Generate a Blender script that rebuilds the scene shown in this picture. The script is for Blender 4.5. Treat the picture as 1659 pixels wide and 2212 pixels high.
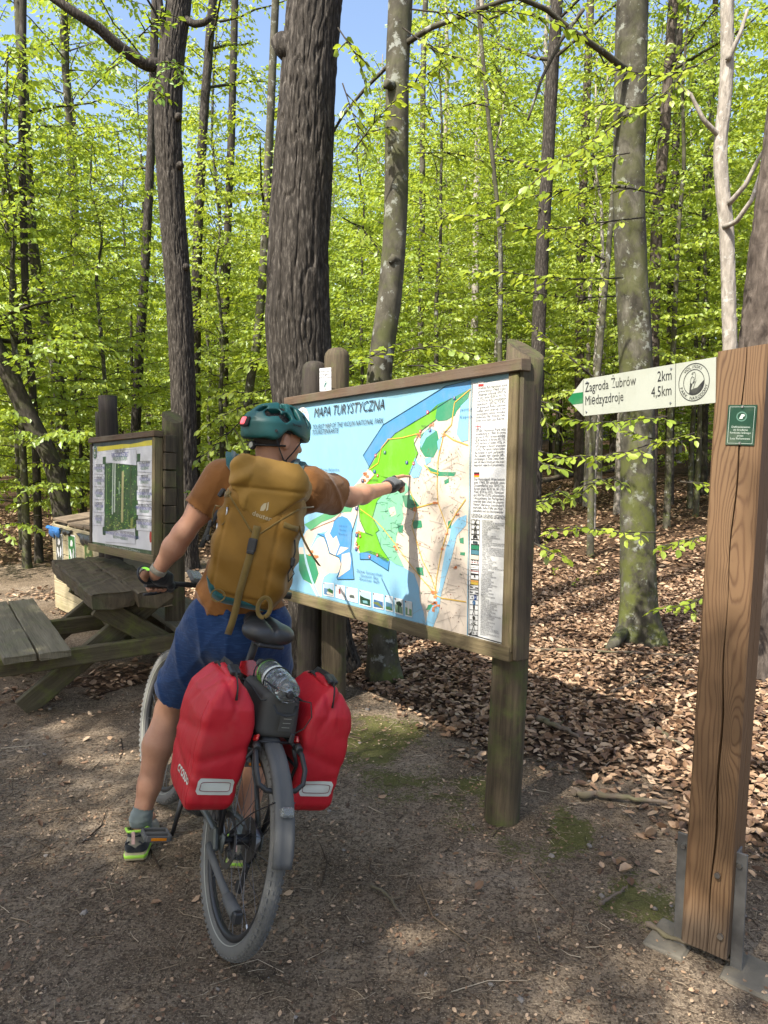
import bpy, bmesh, math, random, time
import numpy as np
from mathutils import Vector, Matrix
from mathutils.geometry import tessellate_polygon

T0 = time.time()
random.seed(7)
RNG = np.random.default_rng(7)
SC = bpy.context.scene
COL = SC.collection
for o in list(bpy.data.objects):
    bpy.data.objects.remove(o)

# ------------------------------------------------------------------ camera
CAM_H, PITCH, FPX = 1.70, math.radians(5.5), 1560.0     # eye height, downward pitch, focal length for a 1659 px wide frame
cam = bpy.data.cameras.new('camera')
cam.sensor_fit = 'HORIZONTAL'
cam.sensor_width = 36.0
cam.lens = 36.0 * FPX / 1659.0
cam.clip_end = 600
cam_o = bpy.data.objects.new('camera', cam)
COL.objects.link(cam_o)
cam_o.location = (0, 0, CAM_H)
cam_o.rotation_euler = (math.pi / 2 - PITCH, 0, 0)
SC.camera = cam_o

# ------------------------------------------------------------------ sky, sun, exposure
SUN_EL, SUN_AZ = math.radians(50), math.radians(222)    # azimuth clockwise from +Y: the sun stands behind and left of the viewer
world = bpy.data.worlds.new('World')
SC.world = world
world.use_nodes = True
wn = world.node_tree
wn.nodes.clear()
sky = wn.nodes.new('ShaderNodeTexSky')
sky.sky_type = 'NISHITA'
sky.sun_disc = False
sky.sun_elevation = SUN_EL
sky.sun_rotation = SUN_AZ
sky.air_density = 1.0
sky.dust_density = 3.0
bg = wn.nodes.new('ShaderNodeBackground')
bg.inputs['Strength'].default_value = 0.135
wo = wn.nodes.new('ShaderNodeOutputWorld')
wn.links.new(sky.outputs[0], bg.inputs[0])
wn.links.new(bg.outputs[0], wo.inputs[0])
sun = bpy.data.lights.new('sun', 'SUN')
sun.energy = 4.3
sun.angle = math.radians(0.53)
sun.color = (1.0, 0.95, 0.86)
sun_o = bpy.data.objects.new('sun', sun)
COL.objects.link(sun_o)
SUNV = Vector((math.sin(SUN_AZ) * math.cos(SUN_EL), math.cos(SUN_AZ) * math.cos(SUN_EL), math.sin(SUN_EL)))
sun_o.rotation_euler = SUNV.to_track_quat('Z', 'Y').to_euler()
sun_o.location = SUNV * 60
SC.view_settings.view_transform = 'Standard'
SC.view_settings.look = 'None'
SC.view_settings.gamma = 1.0
SC.view_settings.exposure = 1.36
SC.view_settings.use_curve_mapping = False
SC.render.engine = 'CYCLES'
SC.cycles.max_bounces = 7
SC.cycles.diffuse_bounces = 4
SC.cycles.glossy_bounces = 3
SC.cycles.transmission_bounces = 6
SC.cycles.transparent_max_bounces = 6
SC.cycles.sample_clamp_indirect = 6.0
SC.cycles.use_denoising = True
try:
    SC.cycles.denoiser = 'OPENIMAGEDENOISE'
except Exception:
    pass
SC.cycles.caustics_reflective = False
SC.cycles.caustics_refractive = False

# ------------------------------------------------------------------ measuring: photo pixel (1659 x 2212 view) -> place in the world
_c, _s = math.cos(PITCH), math.sin(PITCH)
EYE = np.array([0, 0, CAM_H])
def ray(x, y):
    r = (x - 829.5) / FPX
    u = -(y - 1106.0) / FPX
    return np.array([r, _c + u * _s, -_s + u * _c])
def at(x, y, Y):
    d = ray(x, y)
    return EYE + d * (Y / d[1])
def atz(x, y, z=0.0):
    d = ray(x, y)
    return EYE + d * ((z - CAM_H) / d[2])

# ------------------------------------------------------------------ noise
_TAB = np.random.default_rng(3).random((512, 512)).astype(np.float32)
def vnoise(x, y, per=0, seed=0):
    """smooth value noise 0..1; per>0 wraps x every per cells"""
    x = np.asarray(x, dtype=np.float64); y = np.asarray(y, dtype=np.float64)
    xi = np.floor(x).astype(int); yi = np.floor(y).astype(int)
    fx = x - xi; fy = y - yi
    fx = fx * fx * (3 - 2 * fx); fy = fy * fy * (3 - 2 * fy)
    def g(a, b):
        if per: a = a % per
        return _TAB[(a * 7 + seed * 131) % 512, (b * 3 + seed * 57 + a) % 512]
    return (g(xi, yi) * (1 - fx) + g(xi + 1, yi) * fx) * (1 - fy) + (g(xi, yi + 1) * (1 - fx) + g(xi + 1, yi + 1) * fx) * fy
def fbm(x, y, o=3, per=0, seed=0):
    s = 0; a = .5; t = 0
    for i in range(o):
        s = s + a * vnoise(x * 2**i, y * 2**i, per * 2**i if per else 0, seed + i); t += a; a *= .5
    return s / t
def n3(p, f, seed=0):
    return (vnoise(p[:, 0] * f + 9.1, p[:, 1] * f + p[:, 2] * f * .61, 0, seed) + vnoise(p[:, 1] * f + 3.3, p[:, 2] * f - p[:, 0] * f * .37, 0, seed + 5) +
            vnoise(p[:, 2] * f + 1.7, p[:, 0] * f + p[:, 1] * f * .43, 0, seed + 9)) / 1.5 - 1.0

# ------------------------------------------------------------------ materials
MATS = {}
class NT:
    def __init__(s, name):
        s.m = bpy.data.materials.new(name); s.m.use_nodes = True
        s.t = s.m.node_tree; s.t.nodes.clear()
        s.out = s.t.nodes.new('ShaderNodeOutputMaterial')
    def n(s, typ, **kw):
        nd = s.t.nodes.new('ShaderNode' + typ)
        for k, v in kw.items():
            if k.startswith('_'): setattr(nd, k[1:], v)
            else: s.set(nd, k.replace('__', ' '), v)
        return nd
    def set(s, nd, k, v):
        i = nd.inputs[int(k[1:])] if (k[0] == 'i' and k[1:].isdigit()) else nd.inputs[k]
        if hasattr(v, 'is_output') or isinstance(v, bpy.types.NodeSocket): s.t.links.new(v, i)
        elif isinstance(v, bpy.types.Node): s.t.links.new(v.outputs[0], i)
        else:
            if isinstance(v, (tuple, list)) and len(v) == 3 and i.type == 'RGBA': v = (*v, 1)
            i.default_value = v
    def math(s, op, a, b=0.0, c=0.0):
        nd = s.t.nodes.new('ShaderNodeMath'); nd.operation = op
        for i, v in enumerate((a, b, c)):
            s.set(nd, 'i%d' % i, v)
        return nd.outputs[0]
    def mix(s, f, a, b, typ='MIX'):
        nd = s.t.nodes.new('ShaderNodeMix'); nd.data_type = 'RGBA'; nd.blend_type = typ
        s.set(nd, 'i0', f); s.set(nd, 'i6', a); s.set(nd, 'i7', b)
        return nd.outputs[2]
    def ramp(s, f, stops):
        nd = s.t.nodes.new('ShaderNodeValToRGB'); e = nd.color_ramp.elements
        while len(e) < len(stops): e.new(0.5)
        for el, (p, c) in zip(e, stops):
            el.position = p; el.color = (*c, 1) if len(c) == 3 else c
        s.set(nd, 'i0', f); return nd.outputs[0]
    def map(s, vec, scale=(1, 1, 1), loc=(0, 0, 0), rot=(0, 0, 0)):
        nd = s.t.nodes.new('ShaderNodeMapping'); s.set(nd, 'Vector', vec)
        nd.inputs['Scale'].default_value = scale; nd.inputs['Location'].default_value = loc; nd.inputs['Rotation'].default_value = rot
        return nd.outputs[0]
    def noise(s, vec, scale, detail=4, rough=.55, dist=0.0):
        nd = s.t.nodes.new('ShaderNodeTexNoise'); s.set(nd, 'Vector', vec)
        nd.inputs['Scale'].default_value = scale; nd.inputs['Detail'].default_value = detail
        nd.inputs['Roughness'].default_value = rough; nd.inputs['Distortion'].default_value = dist
        return nd.outputs[0]
    def vor(s, vec, scale, feat='F1', out=0):
        nd = s.t.nodes.new('ShaderNodeTexVoronoi'); nd.feature = feat; s.set(nd, 'Vector', vec)
        nd.inputs['Scale'].default_value = scale
        return nd.outputs[out]
    def bump(s, h, strength=.5, dist=.01, normal=None):
        nd = s.t.nodes.new('ShaderNodeBump'); s.set(nd, 'Height', h)
        nd.inputs['Strength'].default_value = strength; nd.inputs['Distance'].default_value = dist
        if normal is not None: s.set(nd, 'Normal', normal)
        return nd.outputs[0]
    def obj(s): return s.n('TexCoord').outputs['Object']
    def uv(s): return s.n('TexCoord').outputs['UV']
    def pbsdf(s, **kw):
        b = s.n('BsdfPrincipled', **kw); s.t.links.new(b.outputs[0], s.out.inputs[0]); MATS[s.m.name] = s.m
        return b
def simple(name, col, rough=.6, metal=0.0, spec=.5, var=.15, vs=18.0, bs=0.0, bscale=60.0, bd=.004, **kw):
    t = NT(name); co = t.obj()
    nz = t.noise(co, vs, 4)
    c = t.mix(nz, tuple(v * (1 - var) for v in col), tuple(min(1, v * (1 + var)) for v in col))
    args = {'Base__Color': c, 'Metallic': metal, 'Specular__IOR__Level': spec,
            'Roughness': t.math('MULTIPLY_ADD', nz, .2, rough - .1)}
    if bs: args['Normal'] = t.bump(t.noise(co, bscale, 5), bs, bd)
    args.update(kw)
    t.pbsdf(**args)
    return t.m
def wood(name, c1, c2, dark=(.02, .014, .01), moss=None, rough=.75, gs=26.0, bs=.5, moss_amt=.5, grey=None):
    t = NT(name); uv = t.uv(); co = t.obj()
    g = t.noise(t.map(uv, (1.6, gs, 1)), 1.0, 6, .65, .6)
    g2 = t.noise(t.map(uv, (5, gs * 5, 1)), 1.0, 4, .7)
    c = t.ramp(g, [(.3, c1), (.7, c2)])
    c = t.mix(t.math('MULTIPLY', t.ramp(g2, [(.5, (0, 0, 0)), (.72, (1, 1, 1))]), .55), c, dark)
    big = t.noise(co, 3.2, 5, .6)
    if grey: c = t.mix(t.ramp(big, [(.42, (0, 0, 0)), (.62, (1, 1, 1))]), c, grey)
    if moss:
        mz = t.noise(t.map(co, (1, 1, 1), (5, 2, 1)), 6.0, 6, .7)
        c = t.mix(t.math('MULTIPLY', t.ramp(mz, [(.5, (0, 0, 0)), (.68, (1, 1, 1))]), moss_amt), c, moss)
    h = t.math('ADD', t.math('MULTIPLY', g, .6), g2)
    t.pbsdf(Base__Color=c, Roughness=rough, Specular__IOR__Level=.25, Normal=t.bump(h, bs, .004))
    return t.m

# ------------------------------------------------------------------ mesh building
def rotm(rx=0, ry=0, rz=0):
    return np.array((Matrix.Rotation(rz, 3, 'Z') @ Matrix.Rotation(ry, 3, 'Y') @ Matrix.Rotation(rx, 3, 'X')))
def unit(v):
    v = np.asarray(v, float); return v / (np.linalg.norm(v) + 1e-12)
def frame_of(d):
    d = unit(d); a = np.array([0, 0, 1.]) if abs(d[2]) < .9 else np.array([1., 0, 0])
    u = unit(np.cross(a, d)); return u, np.cross(d, u)
class MB:
    """collects shapes with uv (u along the grain, in metres) and face colours into one mesh"""
    def __init__(s): s.v = []; s.f = []; s.uv = []; s.c = []
    def add(s, v, f, uv=None, col=(1, 1, 1)):
        o = len(s.v); s.v += [tuple(map(float, p)) for p in v]
        for i, q in enumerate(f):
            s.f.append(tuple(int(a) + o for a in q))
            s.uv.append([tuple(w) for w in uv[i]] if uv is not None else [(0, 0)] * len(q))
            s.c.append(col)
        return s
    def box(s, c, size, R=None, bev=.004, jit=0.0, grain=None, col=(1, 1, 1)):
        c = np.asarray(c, float); h = np.asarray(size, float) / 2; b = min(bev, h.min() * .9)
        R = np.eye(3) if R is None else R
        bm = bmesh.new(); bmesh.ops.create_cube(bm, size=1.0)
        for vv in bm.verts: vv.co = Vector([vv.co[i] * 2 * h[i] for i in range(3)])
        if b > 0: bmesh.ops.bevel(bm, geom=bm.edges[:], offset=b, segments=1, affect='EDGES', profile=.5)
        bm.verts.index_update()
        ax = int(np.argmax(size)) if grain is None else grain
        o1, o2 = [i for i in range(3) if i != ax]
        off = random.random() * 40
        V = np.array([vv.co for vv in bm.verts]); 
        if jit: V = V + (np.random.default_rng(int(off * 1e4)).random(V.shape) - .5) * jit
        uv = []
        for fc in bm.faces:
            n = np.abs(np.array(fc.normal)); k = int(n.argmax())
            va = o2 if k == o1 else o1
            if k == ax: uv.append([(off + V[w.index][o1] * 3, off + V[w.index][o2] * .3) for w in fc.verts])
            else: uv.append([(off + V[w.index][ax], off * .7 + k * 3.1 + V[w.index][va]) for w in fc.verts])
        fs = [[w.index for w in fc.verts] for fc in bm.faces]; bm.free()
        return s.add(V @ np.asarray(R).T + c, fs, uv, col)
    def tube(s, P, r, n=10, cap=True, closed=False, flat=1.0, up=None, col=(1, 1, 1)):
        P = np.asarray(P, float); m = len(P); r = np.full(m, r) if np.isscalar(r) else np.asarray(r, float)
        T = np.zeros_like(P)
        if closed: T = np.roll(P, -1, 0) - np.roll(P, 1, 0)
        else: T[1:-1] = P[2:] - P[:-2]; T[0] = P[1] - P[0]; T[-1] = P[-1] - P[-2]
        u, w = frame_of(T[0])
        if up is not None:
            u = unit(np.cross(up, T[0])); w = np.cross(unit(T[0]), u)
        V = []; L = 0; uvs = []
        a = np.linspace(0, 2 * np.pi, n, endpoint=False)
        rows = []
        for i in range(m):
            t = unit(T[i]); u = unit(u - t * (u @ t)); w = np.cross(t, u)
            if i: L += np.linalg.norm(P[i] - P[i - 1])
            V.append(P[i] + r[i] * (np.cos(a)[:, None] * u + np.sin(a)[:, None] * w * flat)); rows.append(L)
        V = np.concatenate(V); F = []; UV = []
        per = 2 * np.pi * r.mean()
        for i in range(m if closed else m - 1):
            j = (i + 1) % m
            for k in range(n):
                k2 = (k + 1) % n
                F.append((i * n + k, i * n + k2, j * n + k2, j * n + k))
                la, lb = rows[i], (rows[j] if j else rows[-1] + .02)
                UV.append([(la, per * k / n), (la, per * (k + 1) / n), (lb, per * (k + 1) / n), (lb, per * k / n)])
        if cap and not closed:
            F.append(tuple(range(n))[::-1]); UV.append([(V[k][0] * 3, V[k][1] * .3) for k in range(n)][::-1])
            F.append(tuple((m - 1) * n + k for k in range(n))); UV.append([(V[k][0] * 3, V[k][1] * .3) for k in range(n)])
        return s.add(V, F, UV, col)
    def cyl(s, a, b, r, n=16, r2=None, col=(1, 1, 1)):
        return s.tube([a, b], [r, r if r2 is None else r2], n, col=col)
    def grid(s, G, closed_u=False, uv=None, col=(1, 1, 1), flip=False):
        """G (rows, cols, 3)"""
        G = np.asarray(G, float); a, b = G.shape[:2]; F = []
        for i in range(a - 1):
            for j in range(b if closed_u else b - 1):
                k = (j + 1) % b
                q = (i * b + j, i * b + k, (i + 1) * b + k, (i + 1) * b + j)
                F.append(q[::-1] if flip else q)
        return s.add(G.reshape(-1, 3), F, None, col)
    def poly(s, pts2, z=0.0, col=(1, 1, 1), M=None):
        """flat polygon in the local x-z plane facing -y, y = -z"""
        tri = tessellate_polygon([[Vector((p[0], p[1], 0)) for p in pts2]])
        V = [(p[0], -z, p[1]) for p in pts2]
        F = []
        for t in tri:
            a, b, c = [np.array(pts2[i], float) for i in t]
            cr = (b[0] - a[0]) * (c[1] - a[1]) - (b[1] - a[1]) * (c[0] - a[0])
            F.append(t if cr > 0 else t[::-1])
        return s.add(V, F, None, col)
    def build(s, name, mat, parent=None, smooth=False, off=None, colors=False, mod=None):
        V = np.array(s.v)
        if off is not None: V = V - np.asarray(off)
        me = bpy.data.meshes.new(name); me.from_pydata(V.tolist(), [], s.f)
        ul = me.uv_layers.new(name='UVMap')
        flat = np.array([w for f in s.uv for w in f], dtype=np.float32).ravel()
        ul.data.foreach_set('uv', flat)
        if colors:
            ca = me.color_attributes.new('Col', 'FLOAT_COLOR', 'CORNER')
            arr = np.array([(*c, 1.0) for f, c in zip(s.f, s.c) for _ in f], dtype=np.float32).ravel()
            ca.data.foreach_set('color', arr)
        me.update()
        if smooth: me.polygons.foreach_set('use_smooth', [len(f) < 7 for f in s.f])
        return link(name, me, mat, parent)
def link(name, me, mat=None, parent=None):
    o = bpy.data.objects.new(name, me); COL.objects.link(o)
    if mat is not None and me is not None:
        me.materials.append(MATS[mat] if isinstance(mat, str) else mat)
    if parent is not None: o.parent = parent
    return o
def raw(name, V, F, mat, parent=None, smooth=False, off=None):
    V = np.asarray(V, np.float64)
    if off is not None: V = V - np.asarray(off)
    F = np.asarray(F)
    me = bpy.data.meshes.new(name)
    k = F.shape[1]
    me.vertices.add(len(V)); me.vertices.foreach_set('co', V.astype(np.float32).ravel())
    me.loops.add(F.size); me.loops.foreach_set('vertex_index', F.astype(np.int32).ravel())
    me.polygons.add(len(F)); me.polygons.foreach_set('loop_start', np.arange(0, F.size, k, dtype=np.int32))
    me.polygons.foreach_set('use_smooth', np.full(len(F), smooth))
    me.update(calc_edges=True); me.validate()
    return link(name, me, mat, parent)
def tag(o, label=None, cat=None, group=None, kind=None):
    if label: o['label'] = label
    if cat: o['category'] = cat
    if group: o['group'] = group
    if kind: o['kind'] = kind
    return o
def thing(name, label, cat, loc=(0, 0, 0), group=None, M=None):
    o = bpy.data.objects.new(name, None); COL.objects.link(o)
    o.empty_display_size = .1
    if M is not None: o.matrix_world = Matrix(M)
    else: o.location = tuple(map(float, loc))
    return tag(o, label, cat, group)
def dup(o, parent=None):
    c = o.copy(); COL.objects.link(c); c.parent = parent
    for ch in list(o.children): dup(ch, c)
    return c
def m4(R, t):
    M = np.eye(4); M[:3, :3] = R; M[:3, 3] = t; return M.tolist()

# lettering: outlines of the built-in font turned into flat meshes
def text_geo(body, size=.1, sx=1.0, shear=0.0, align='LEFT', bold=0.0, space=1.0, line=1.0, width=0.0):
    cu = bpy.data.curves.new('t', 'FONT'); cu.body = body; cu.size = size; cu.shear = shear; cu.align_x = align
    cu.offset = bold; cu.resolution_u = 2; cu.space_character = space; cu.space_line = line
    if width: cu.text_boxes[0].width = width / sx; 
    ob = bpy.data.objects.new('t', cu); COL.objects.link(ob)
    dg = bpy.context.evaluated_depsgraph_get(); dg.update()
    me = bpy.data.meshes.new_from_object(ob.evaluated_get(dg))
    V = np.array([(v.co.x * sx, v.co.y) for v in me.vertices]).reshape(-1, 2)
    F = [tuple(p.vertices) for p in me.polygons]
    bpy.data.objects.remove(ob); bpy.data.curves.remove(cu); bpy.data.meshes.remove(me)
    return V, F
def put_text(mb, body, x, z, size, depth, col=(.02, .02, .02), rot=0.0, **kw):
    V, F = text_geo(body, size, **kw)
    if not len(V): return mb
    c, s_ = math.cos(rot), math.sin(rot)
    P = [(x + a * c - b * s_, -depth, z + a * s_ + b * c) for a, b in V]
    return mb.add(P, F, None, col)
def arc_text(mb, body, cx, cz, rad, a0, a1, size, depth, col=(.02, .02, .02), inside=False):
    n = len(body)
    for i, ch in enumerate(body):
        if ch == ' ': continue
        a = a0 + (a1 - a0) * (i / (n - 1) if n > 1 else .5)
        rot = a - math.pi / 2 if not inside else a + math.pi / 2
        put_text(mb, ch, cx + rad * math.cos(a), cz + rad * math.sin(a), size, depth, col, rot, align='CENTER')
def stroke(mb, pts, w, depth, col):
    for a, b in zip(pts[:-1], pts[1:]):
        a = np.array(a, float); b = np.array(b, float); d = b - a; L = np.linalg.norm(d)
        if L < 1e-6: continue
        d /= L; n = np.array([-d[1], d[0]]) * w / 2; e = d * w * .3
        mb.poly([a - n - e, b - n + e, b + n + e, a + n - e], depth, col)
def ring(mb, cx, cz, r0, r1, depth, col, n=32):
    for k in range(n):
        a, b = 2 * math.pi * k / n, 2 * math.pi * (k + 1) / n
        mb.poly([(cx + r0 * math.cos(a), cz + r0 * math.sin(a)), (cx + r1 * math.cos(a), cz + r1 * math.sin(a)),
                 (cx + r1 * math.cos(b), cz + r1 * math.sin(b)), (cx + r0 * math.cos(b), cz + r0 * math.sin(b))], depth, col)
def disc(mb, cx, cz, r, depth, col, n=24, ry=None):
    mb.poly([(cx + r * math.cos(2 * math.pi * k / n), cz + (ry or r) * math.sin(2 * math.pi * k / n)) for k in range(n)], depth, col)
def srgb(r, g, b):
    f = lambda c: ((c / 255 + .055) / 1.055) ** 2.4 if c > 10 else c / 255 / 12.92
    return (f(r), f(g), f(b))
def homog(src, dst):
    A = []
    for (x, y), (u, v) in zip(src, dst):
        A.append([x, y, 1, 0, 0, 0, -u * x, -u * y, -u]); A.append([0, 0, 0, x, y, 1, -v * x, -v * y, -v])
    H = np.linalg.svd(np.array(A))[2][-1].reshape(3, 3)
    def f(x, y):
        q = H @ np.array([x, y, 1.0]); return np.array([q[0] / q[2], q[1] / q[2]])
    return f

# implicit surfaces ------------------------------------------------------------
def nrm(v): return np.sqrt((v * v).sum(-1))
def cone(P, a, b, r1, r2):
    a = np.asarray(a, np.float32); b = np.asarray(b, np.float32); d = b - a
    t = np.clip(((P - a) @ d) / (d @ d + 1e-12), 0, 1)
    return nrm(P - a - t[:, None] * d) - (r1 + (r2 - r1) * t)
def ell(P, c, r, R=None):
    q = P - np.asarray(c, np.float32)
    if R is not None: q = q @ np.asarray(R, np.float32)
    r = np.asarray(r, np.float32); k0 = nrm(q / r); k1 = nrm(q / (r * r))
    return k0 * (k0 - 1) / (k1 + 1e-9)
def rbox(P, c, h, r, R=None):
    q = P - np.asarray(c, np.float32)
    if R is not None: q = q @ np.asarray(R, np.float32)
    q = np.abs(q) - np.asarray(h, np.float32) + r
    return nrm(np.maximum(q, 0)) + np.minimum(q.max(-1), 0) - r
def smin(a, b, k):
    h = np.clip(.5 + .5 * (b - a) / k, 0, 1)
    return b + (a - b) * h - k * h * (1 - h)
def smax(a, b, k): return -smin(-a, -b, k)
def chain(P, pts, rs, k=.02):
    d = None
    for i in range(len(pts) - 1):
        e = cone(P, pts[i], pts[i + 1], rs[i], rs[i + 1]); d = e if d is None else smin(d, e, k)
    return d
def sdf_mesh(fn, lo, hi, res, B=12):
    lo = np.asarray(lo, np.float64); hi = np.asarray(hi, np.float64)
    nb = np.ceil((hi - lo) / res / B).astype(int); n = nb * B
    bs = B * res
    bc = np.stack(np.meshgrid(*[np.arange(k) for k in nb], indexing='ij'), -1).reshape(-1, 3)
    cen = (lo + (bc + .5) * bs).astype(np.float32)
    dv = fn(cen)
    act = np.abs(dv) < bs * 1.15
    A = np.where(dv > 0, 1.0, -1.0).astype(np.float32).reshape(nb)
    A = A.repeat(B, 0).repeat(B, 1).repeat(B, 2)
    loc = np.stack(np.meshgrid(*[np.arange(B)] * 3, indexing='ij'), -1).reshape(-1, 3)
    idx = np.nonzero(act)[0]
    for ch in range(0, len(idx), 150):
        ii = idx[ch:ch + 150]
        g = bc[ii][:, None, :] * B + loc[None]
        g = g.reshape(-1, 3)
        A[g[:, 0], g[:, 1], g[:, 2]] = fn((lo + g * res).astype(np.float32))
    S = A < 0
    # cells with a sign change
    c = [S[i:n[0] - 1 + i, j:n[1] - 1 + j, k:n[2] - 1 + k] for i in (0, 1) for j in (0, 1) for k in (0, 1)]
    sm = np.add.reduce([x.astype(np.int8) for x in c])
    cell = (sm > 0) & (sm < 8)
    ci = np.argwhere(cell); vid = np.full(cell.shape, -1, np.int32); vid[cell] = np.arange(len(ci))
    acc = np.zeros((len(ci), 3)); cnt = np.zeros(len(ci))
    offs = [(i, j, k) for i in (0, 1) for j in (0, 1) for k in (0, 1)]
    vals = {o: A[ci[:, 0] + o[0], ci[:, 1] + o[1], ci[:, 2] + o[2]] for o in offs}
    for o in offs:
        for ax in range(3):
            if o[ax]: continue
            q = list(o); q[ax] = 1; q = tuple(q)
            a, b = vals[o], vals[q]; m = (a < 0) != (b < 0)
            t = np.where(m, a / np.where(m, a - b, 1), 0)
            p = np.tile(np.array(o, float), (len(ci), 1)); p[:, ax] = t
            acc += p * m[:, None]; cnt += m
    V = lo + (ci + acc / cnt[:, None]) * res
    F = []
    for ax in range(3):
        b, cc = [(1, 2), (2, 0), (0, 1)][ax]
        sl = [slice(1, n[i] - 1) for i in range(3)]; sl[ax] = slice(0, n[ax] - 1)
        s2 = list(sl); s2[ax] = slice(1, n[ax])
        s0 = S[tuple(sl)]; s1 = S[tuple(s2)]
        e = np.argwhere(s0 != s1)
        if not len(e): continue
        base = e + np.array([x.start for x in sl])
        flip = s0[tuple(e.T)]
        def vv(db, dc):
            q = base.copy(); q[:, b] -= db; q[:, cc] -= dc
            return vid[q[:, 0], q[:, 1], q[:, 2]]
        Q = np.stack([vv(1, 1), vv(0, 1), vv(0, 0), vv(1, 0)], -1)
        Q[~flip] = Q[~flip][:, ::-1]
        F.append(Q)
    F = np.concatenate(F); F = F[(F >= 0).all(1)]
    return V, F
def sdf_obj(name, fn, lo, hi, res, mat, parent=None, off=None, cut=None, relax=1, mod=None):
    V, F = sdf_mesh(fn, lo, hi, res)
    for _ in range(relax):
        s = np.zeros_like(V); k = np.zeros(len(V))
        for a, b in ((0, 1), (1, 2), (2, 3), (3, 0)):
            np.add.at(s, F[:, a], V[F[:, b]]); np.add.at(k, F[:, a], 1); np.add.at(s, F[:, b], V[F[:, a]]); np.add.at(k, F[:, b], 1)
        V = V * .45 + (s / np.maximum(k, 1)[:, None]) * .55
    if cut is not None:
        keep = ~cut(V[F].mean(1)); F = F[keep]
        u, inv = np.unique(F, return_inverse=True); V = V[u]; F = inv.reshape(F.shape)
    return raw(name, V, F, mat, parent, True, off)
# ================================================================== GROUND
def gz(x, y):
    x = np.asarray(x, float); y = np.asarray(y, float)
    near = np.clip((y - 5) / 8, 0, 1)
    z = .018 * (fbm(x * 1.3 + 40, y * 1.3 + 40, 3, 0, 2) - .5) + .010 * (fbm(x * 7 + 20, y * 7 + 70, 3, 0, 4) - .5)
    z = z + near * (.22 * (fbm(x * .22 + 50, y * .22 + 50, 3, 0, 6) - .5)) + .030 * np.clip(y - 9, 0, 60) * np.clip((x + 30) / 30, .2, 1.6)
    far = np.clip((np.hypot(x, y - 10) - 62) / 60, 0, 3)
    return z + far * 9.0
def litter(x, y):
    """0 trodden dirt .. 1 leaf litter"""
    x = np.asarray(x, float); y = np.asarray(y, float)
    edge = np.interp(x, [-30, -6, -3.2, -1.6, -.6, -.25, .4, .9, 1.4, 2.2, 6], [11, 9.5, 7.2, 6.2, 5.7, 5.0, 3.9, 3.45, 3.0, 2.6, 2.0])
    d = (y - edge) * np.where(x > -.6, .8, .45) + (fbm(x * 1.1 + 9, y * 1.1 + 3, 3, 0, 8) - .5) * 1.3
    v = np.clip(d * 1.8 + .5, 0, 1)
    tab = np.exp(-(((x + 1.75) / .9) ** 2 + ((y - 4.95) / .75) ** 2) * .9) * .75      # leaves gather under the picnic table
    path = np.exp(-((y - 9.6 - .15 * x) / 1.1) ** 2) * np.clip((-x - 1.6) / 1.2, 0, 1)      # bare track past the bins
    return np.clip(np.maximum(v, tab * (fbm(x * 2.1, y * 2.1, 3, 0, 3) > .42)) - path * 1.2, 0, 1)
def mossm(x, y):
    g = lambda a, b, s: np.exp(-(((x - a) ** 2 + (y - b) ** 2) / s ** 2))
    m = g(-.05, 3.95, .42) + g(.28, 3.35, .28) + g(.75, 3.05, .3) + g(.95, 2.55, .16) + .7 * g(-2.6, 7.0, .7) + .8 * g(-1.2, 6.4, .4)
    return np.clip(m * (fbm(x * 6 + 4, y * 6 + 4, 3, 0, 1) - .22) * 2.6, 0, 1)
def axis(lo, a, b, hi, fine, coarse):
    L = [a]
    st = fine
    while L[0] > lo: st *= 1.09; L.insert(0, L[0] - min(st, coarse))
    n = int((b - a) / fine); L += list(a + (np.arange(1, n + 1)) * (b - a) / n)
    st = fine
    while L[-1] < hi: st *= 1.09; L.append(L[-1] + min(st, coarse))
    return np.array(L)
gx = axis(-150, -2.6, 2.4, 150, .028, 6); gy = axis(-60, 1.2, 6.0, 170, .028, 6)
GX, GY = np.meshgrid(gx, gy); GZ = gz(GX, GY)
LT, MS = litter(GX, GY), mossm(GX, GY)
nr = (np.abs(GX) < 3.2) & (GY > .8) & (GY < 6.5)
GZ = GZ + np.where(nr, (fbm(GX * 26, GY * 26, 3, 0, 11) - .5) * .011 * (1 - .5 * LT), 0)
b = len(gx); ii, jj = np.meshgrid(np.arange(len(gy) - 1), np.arange(b - 1), indexing='ij')
q = (ii * b + jj).ravel()
t = NT('forest_floor'); co = t.obj()
att = t.n('Attribute', _attribute_name='Mask'); sep = t.n('SeparateColor'); t.t.links.new(att.outputs['Color'], sep.inputs[0])
lit, mos = sep.outputs[0], sep.outputs[1]
n1 = t.noise(co, 2.1, 6, .6); n2 = t.noise(co, 24, 7, .72); n4 = t.noise(co, 140, 4, .7)
dirt = t.ramp(n1, [(.32, (.130, .094, .062)), (.52, (.225, .170, .118)), (.68, (.32, .252, .182))])
dirt = t.mix(t.math('MULTIPLY', t.ramp(n2, [(.36, (1, 1, 1)), (.56, (0, 0, 0))]), .6), dirt, (.055, .040, .028))
n5 = t.noise(co, 70, 5, .7)
dirt = t.mix(t.math('MULTIPLY', t.ramp(n5, [(.42, (1, 1, 1)), (.50, (0, 0, 0))]), .75), dirt, (.050, .036, .026))
dirt = t.mix(t.math('MULTIPLY', t.ramp(n4, [(.55, (0, 0, 0)), (.64, (1, 1, 1))]), .8), dirt, (.36, .29, .20))
fib = t.noise(t.map(co, (9, 130, 1), rot=(0, 0, .6)), 1, 3, .6); fib2 = t.noise(t.map(co, (120, 11, 1), rot=(0, 0, .25)), 1, 3, .6)
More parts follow.
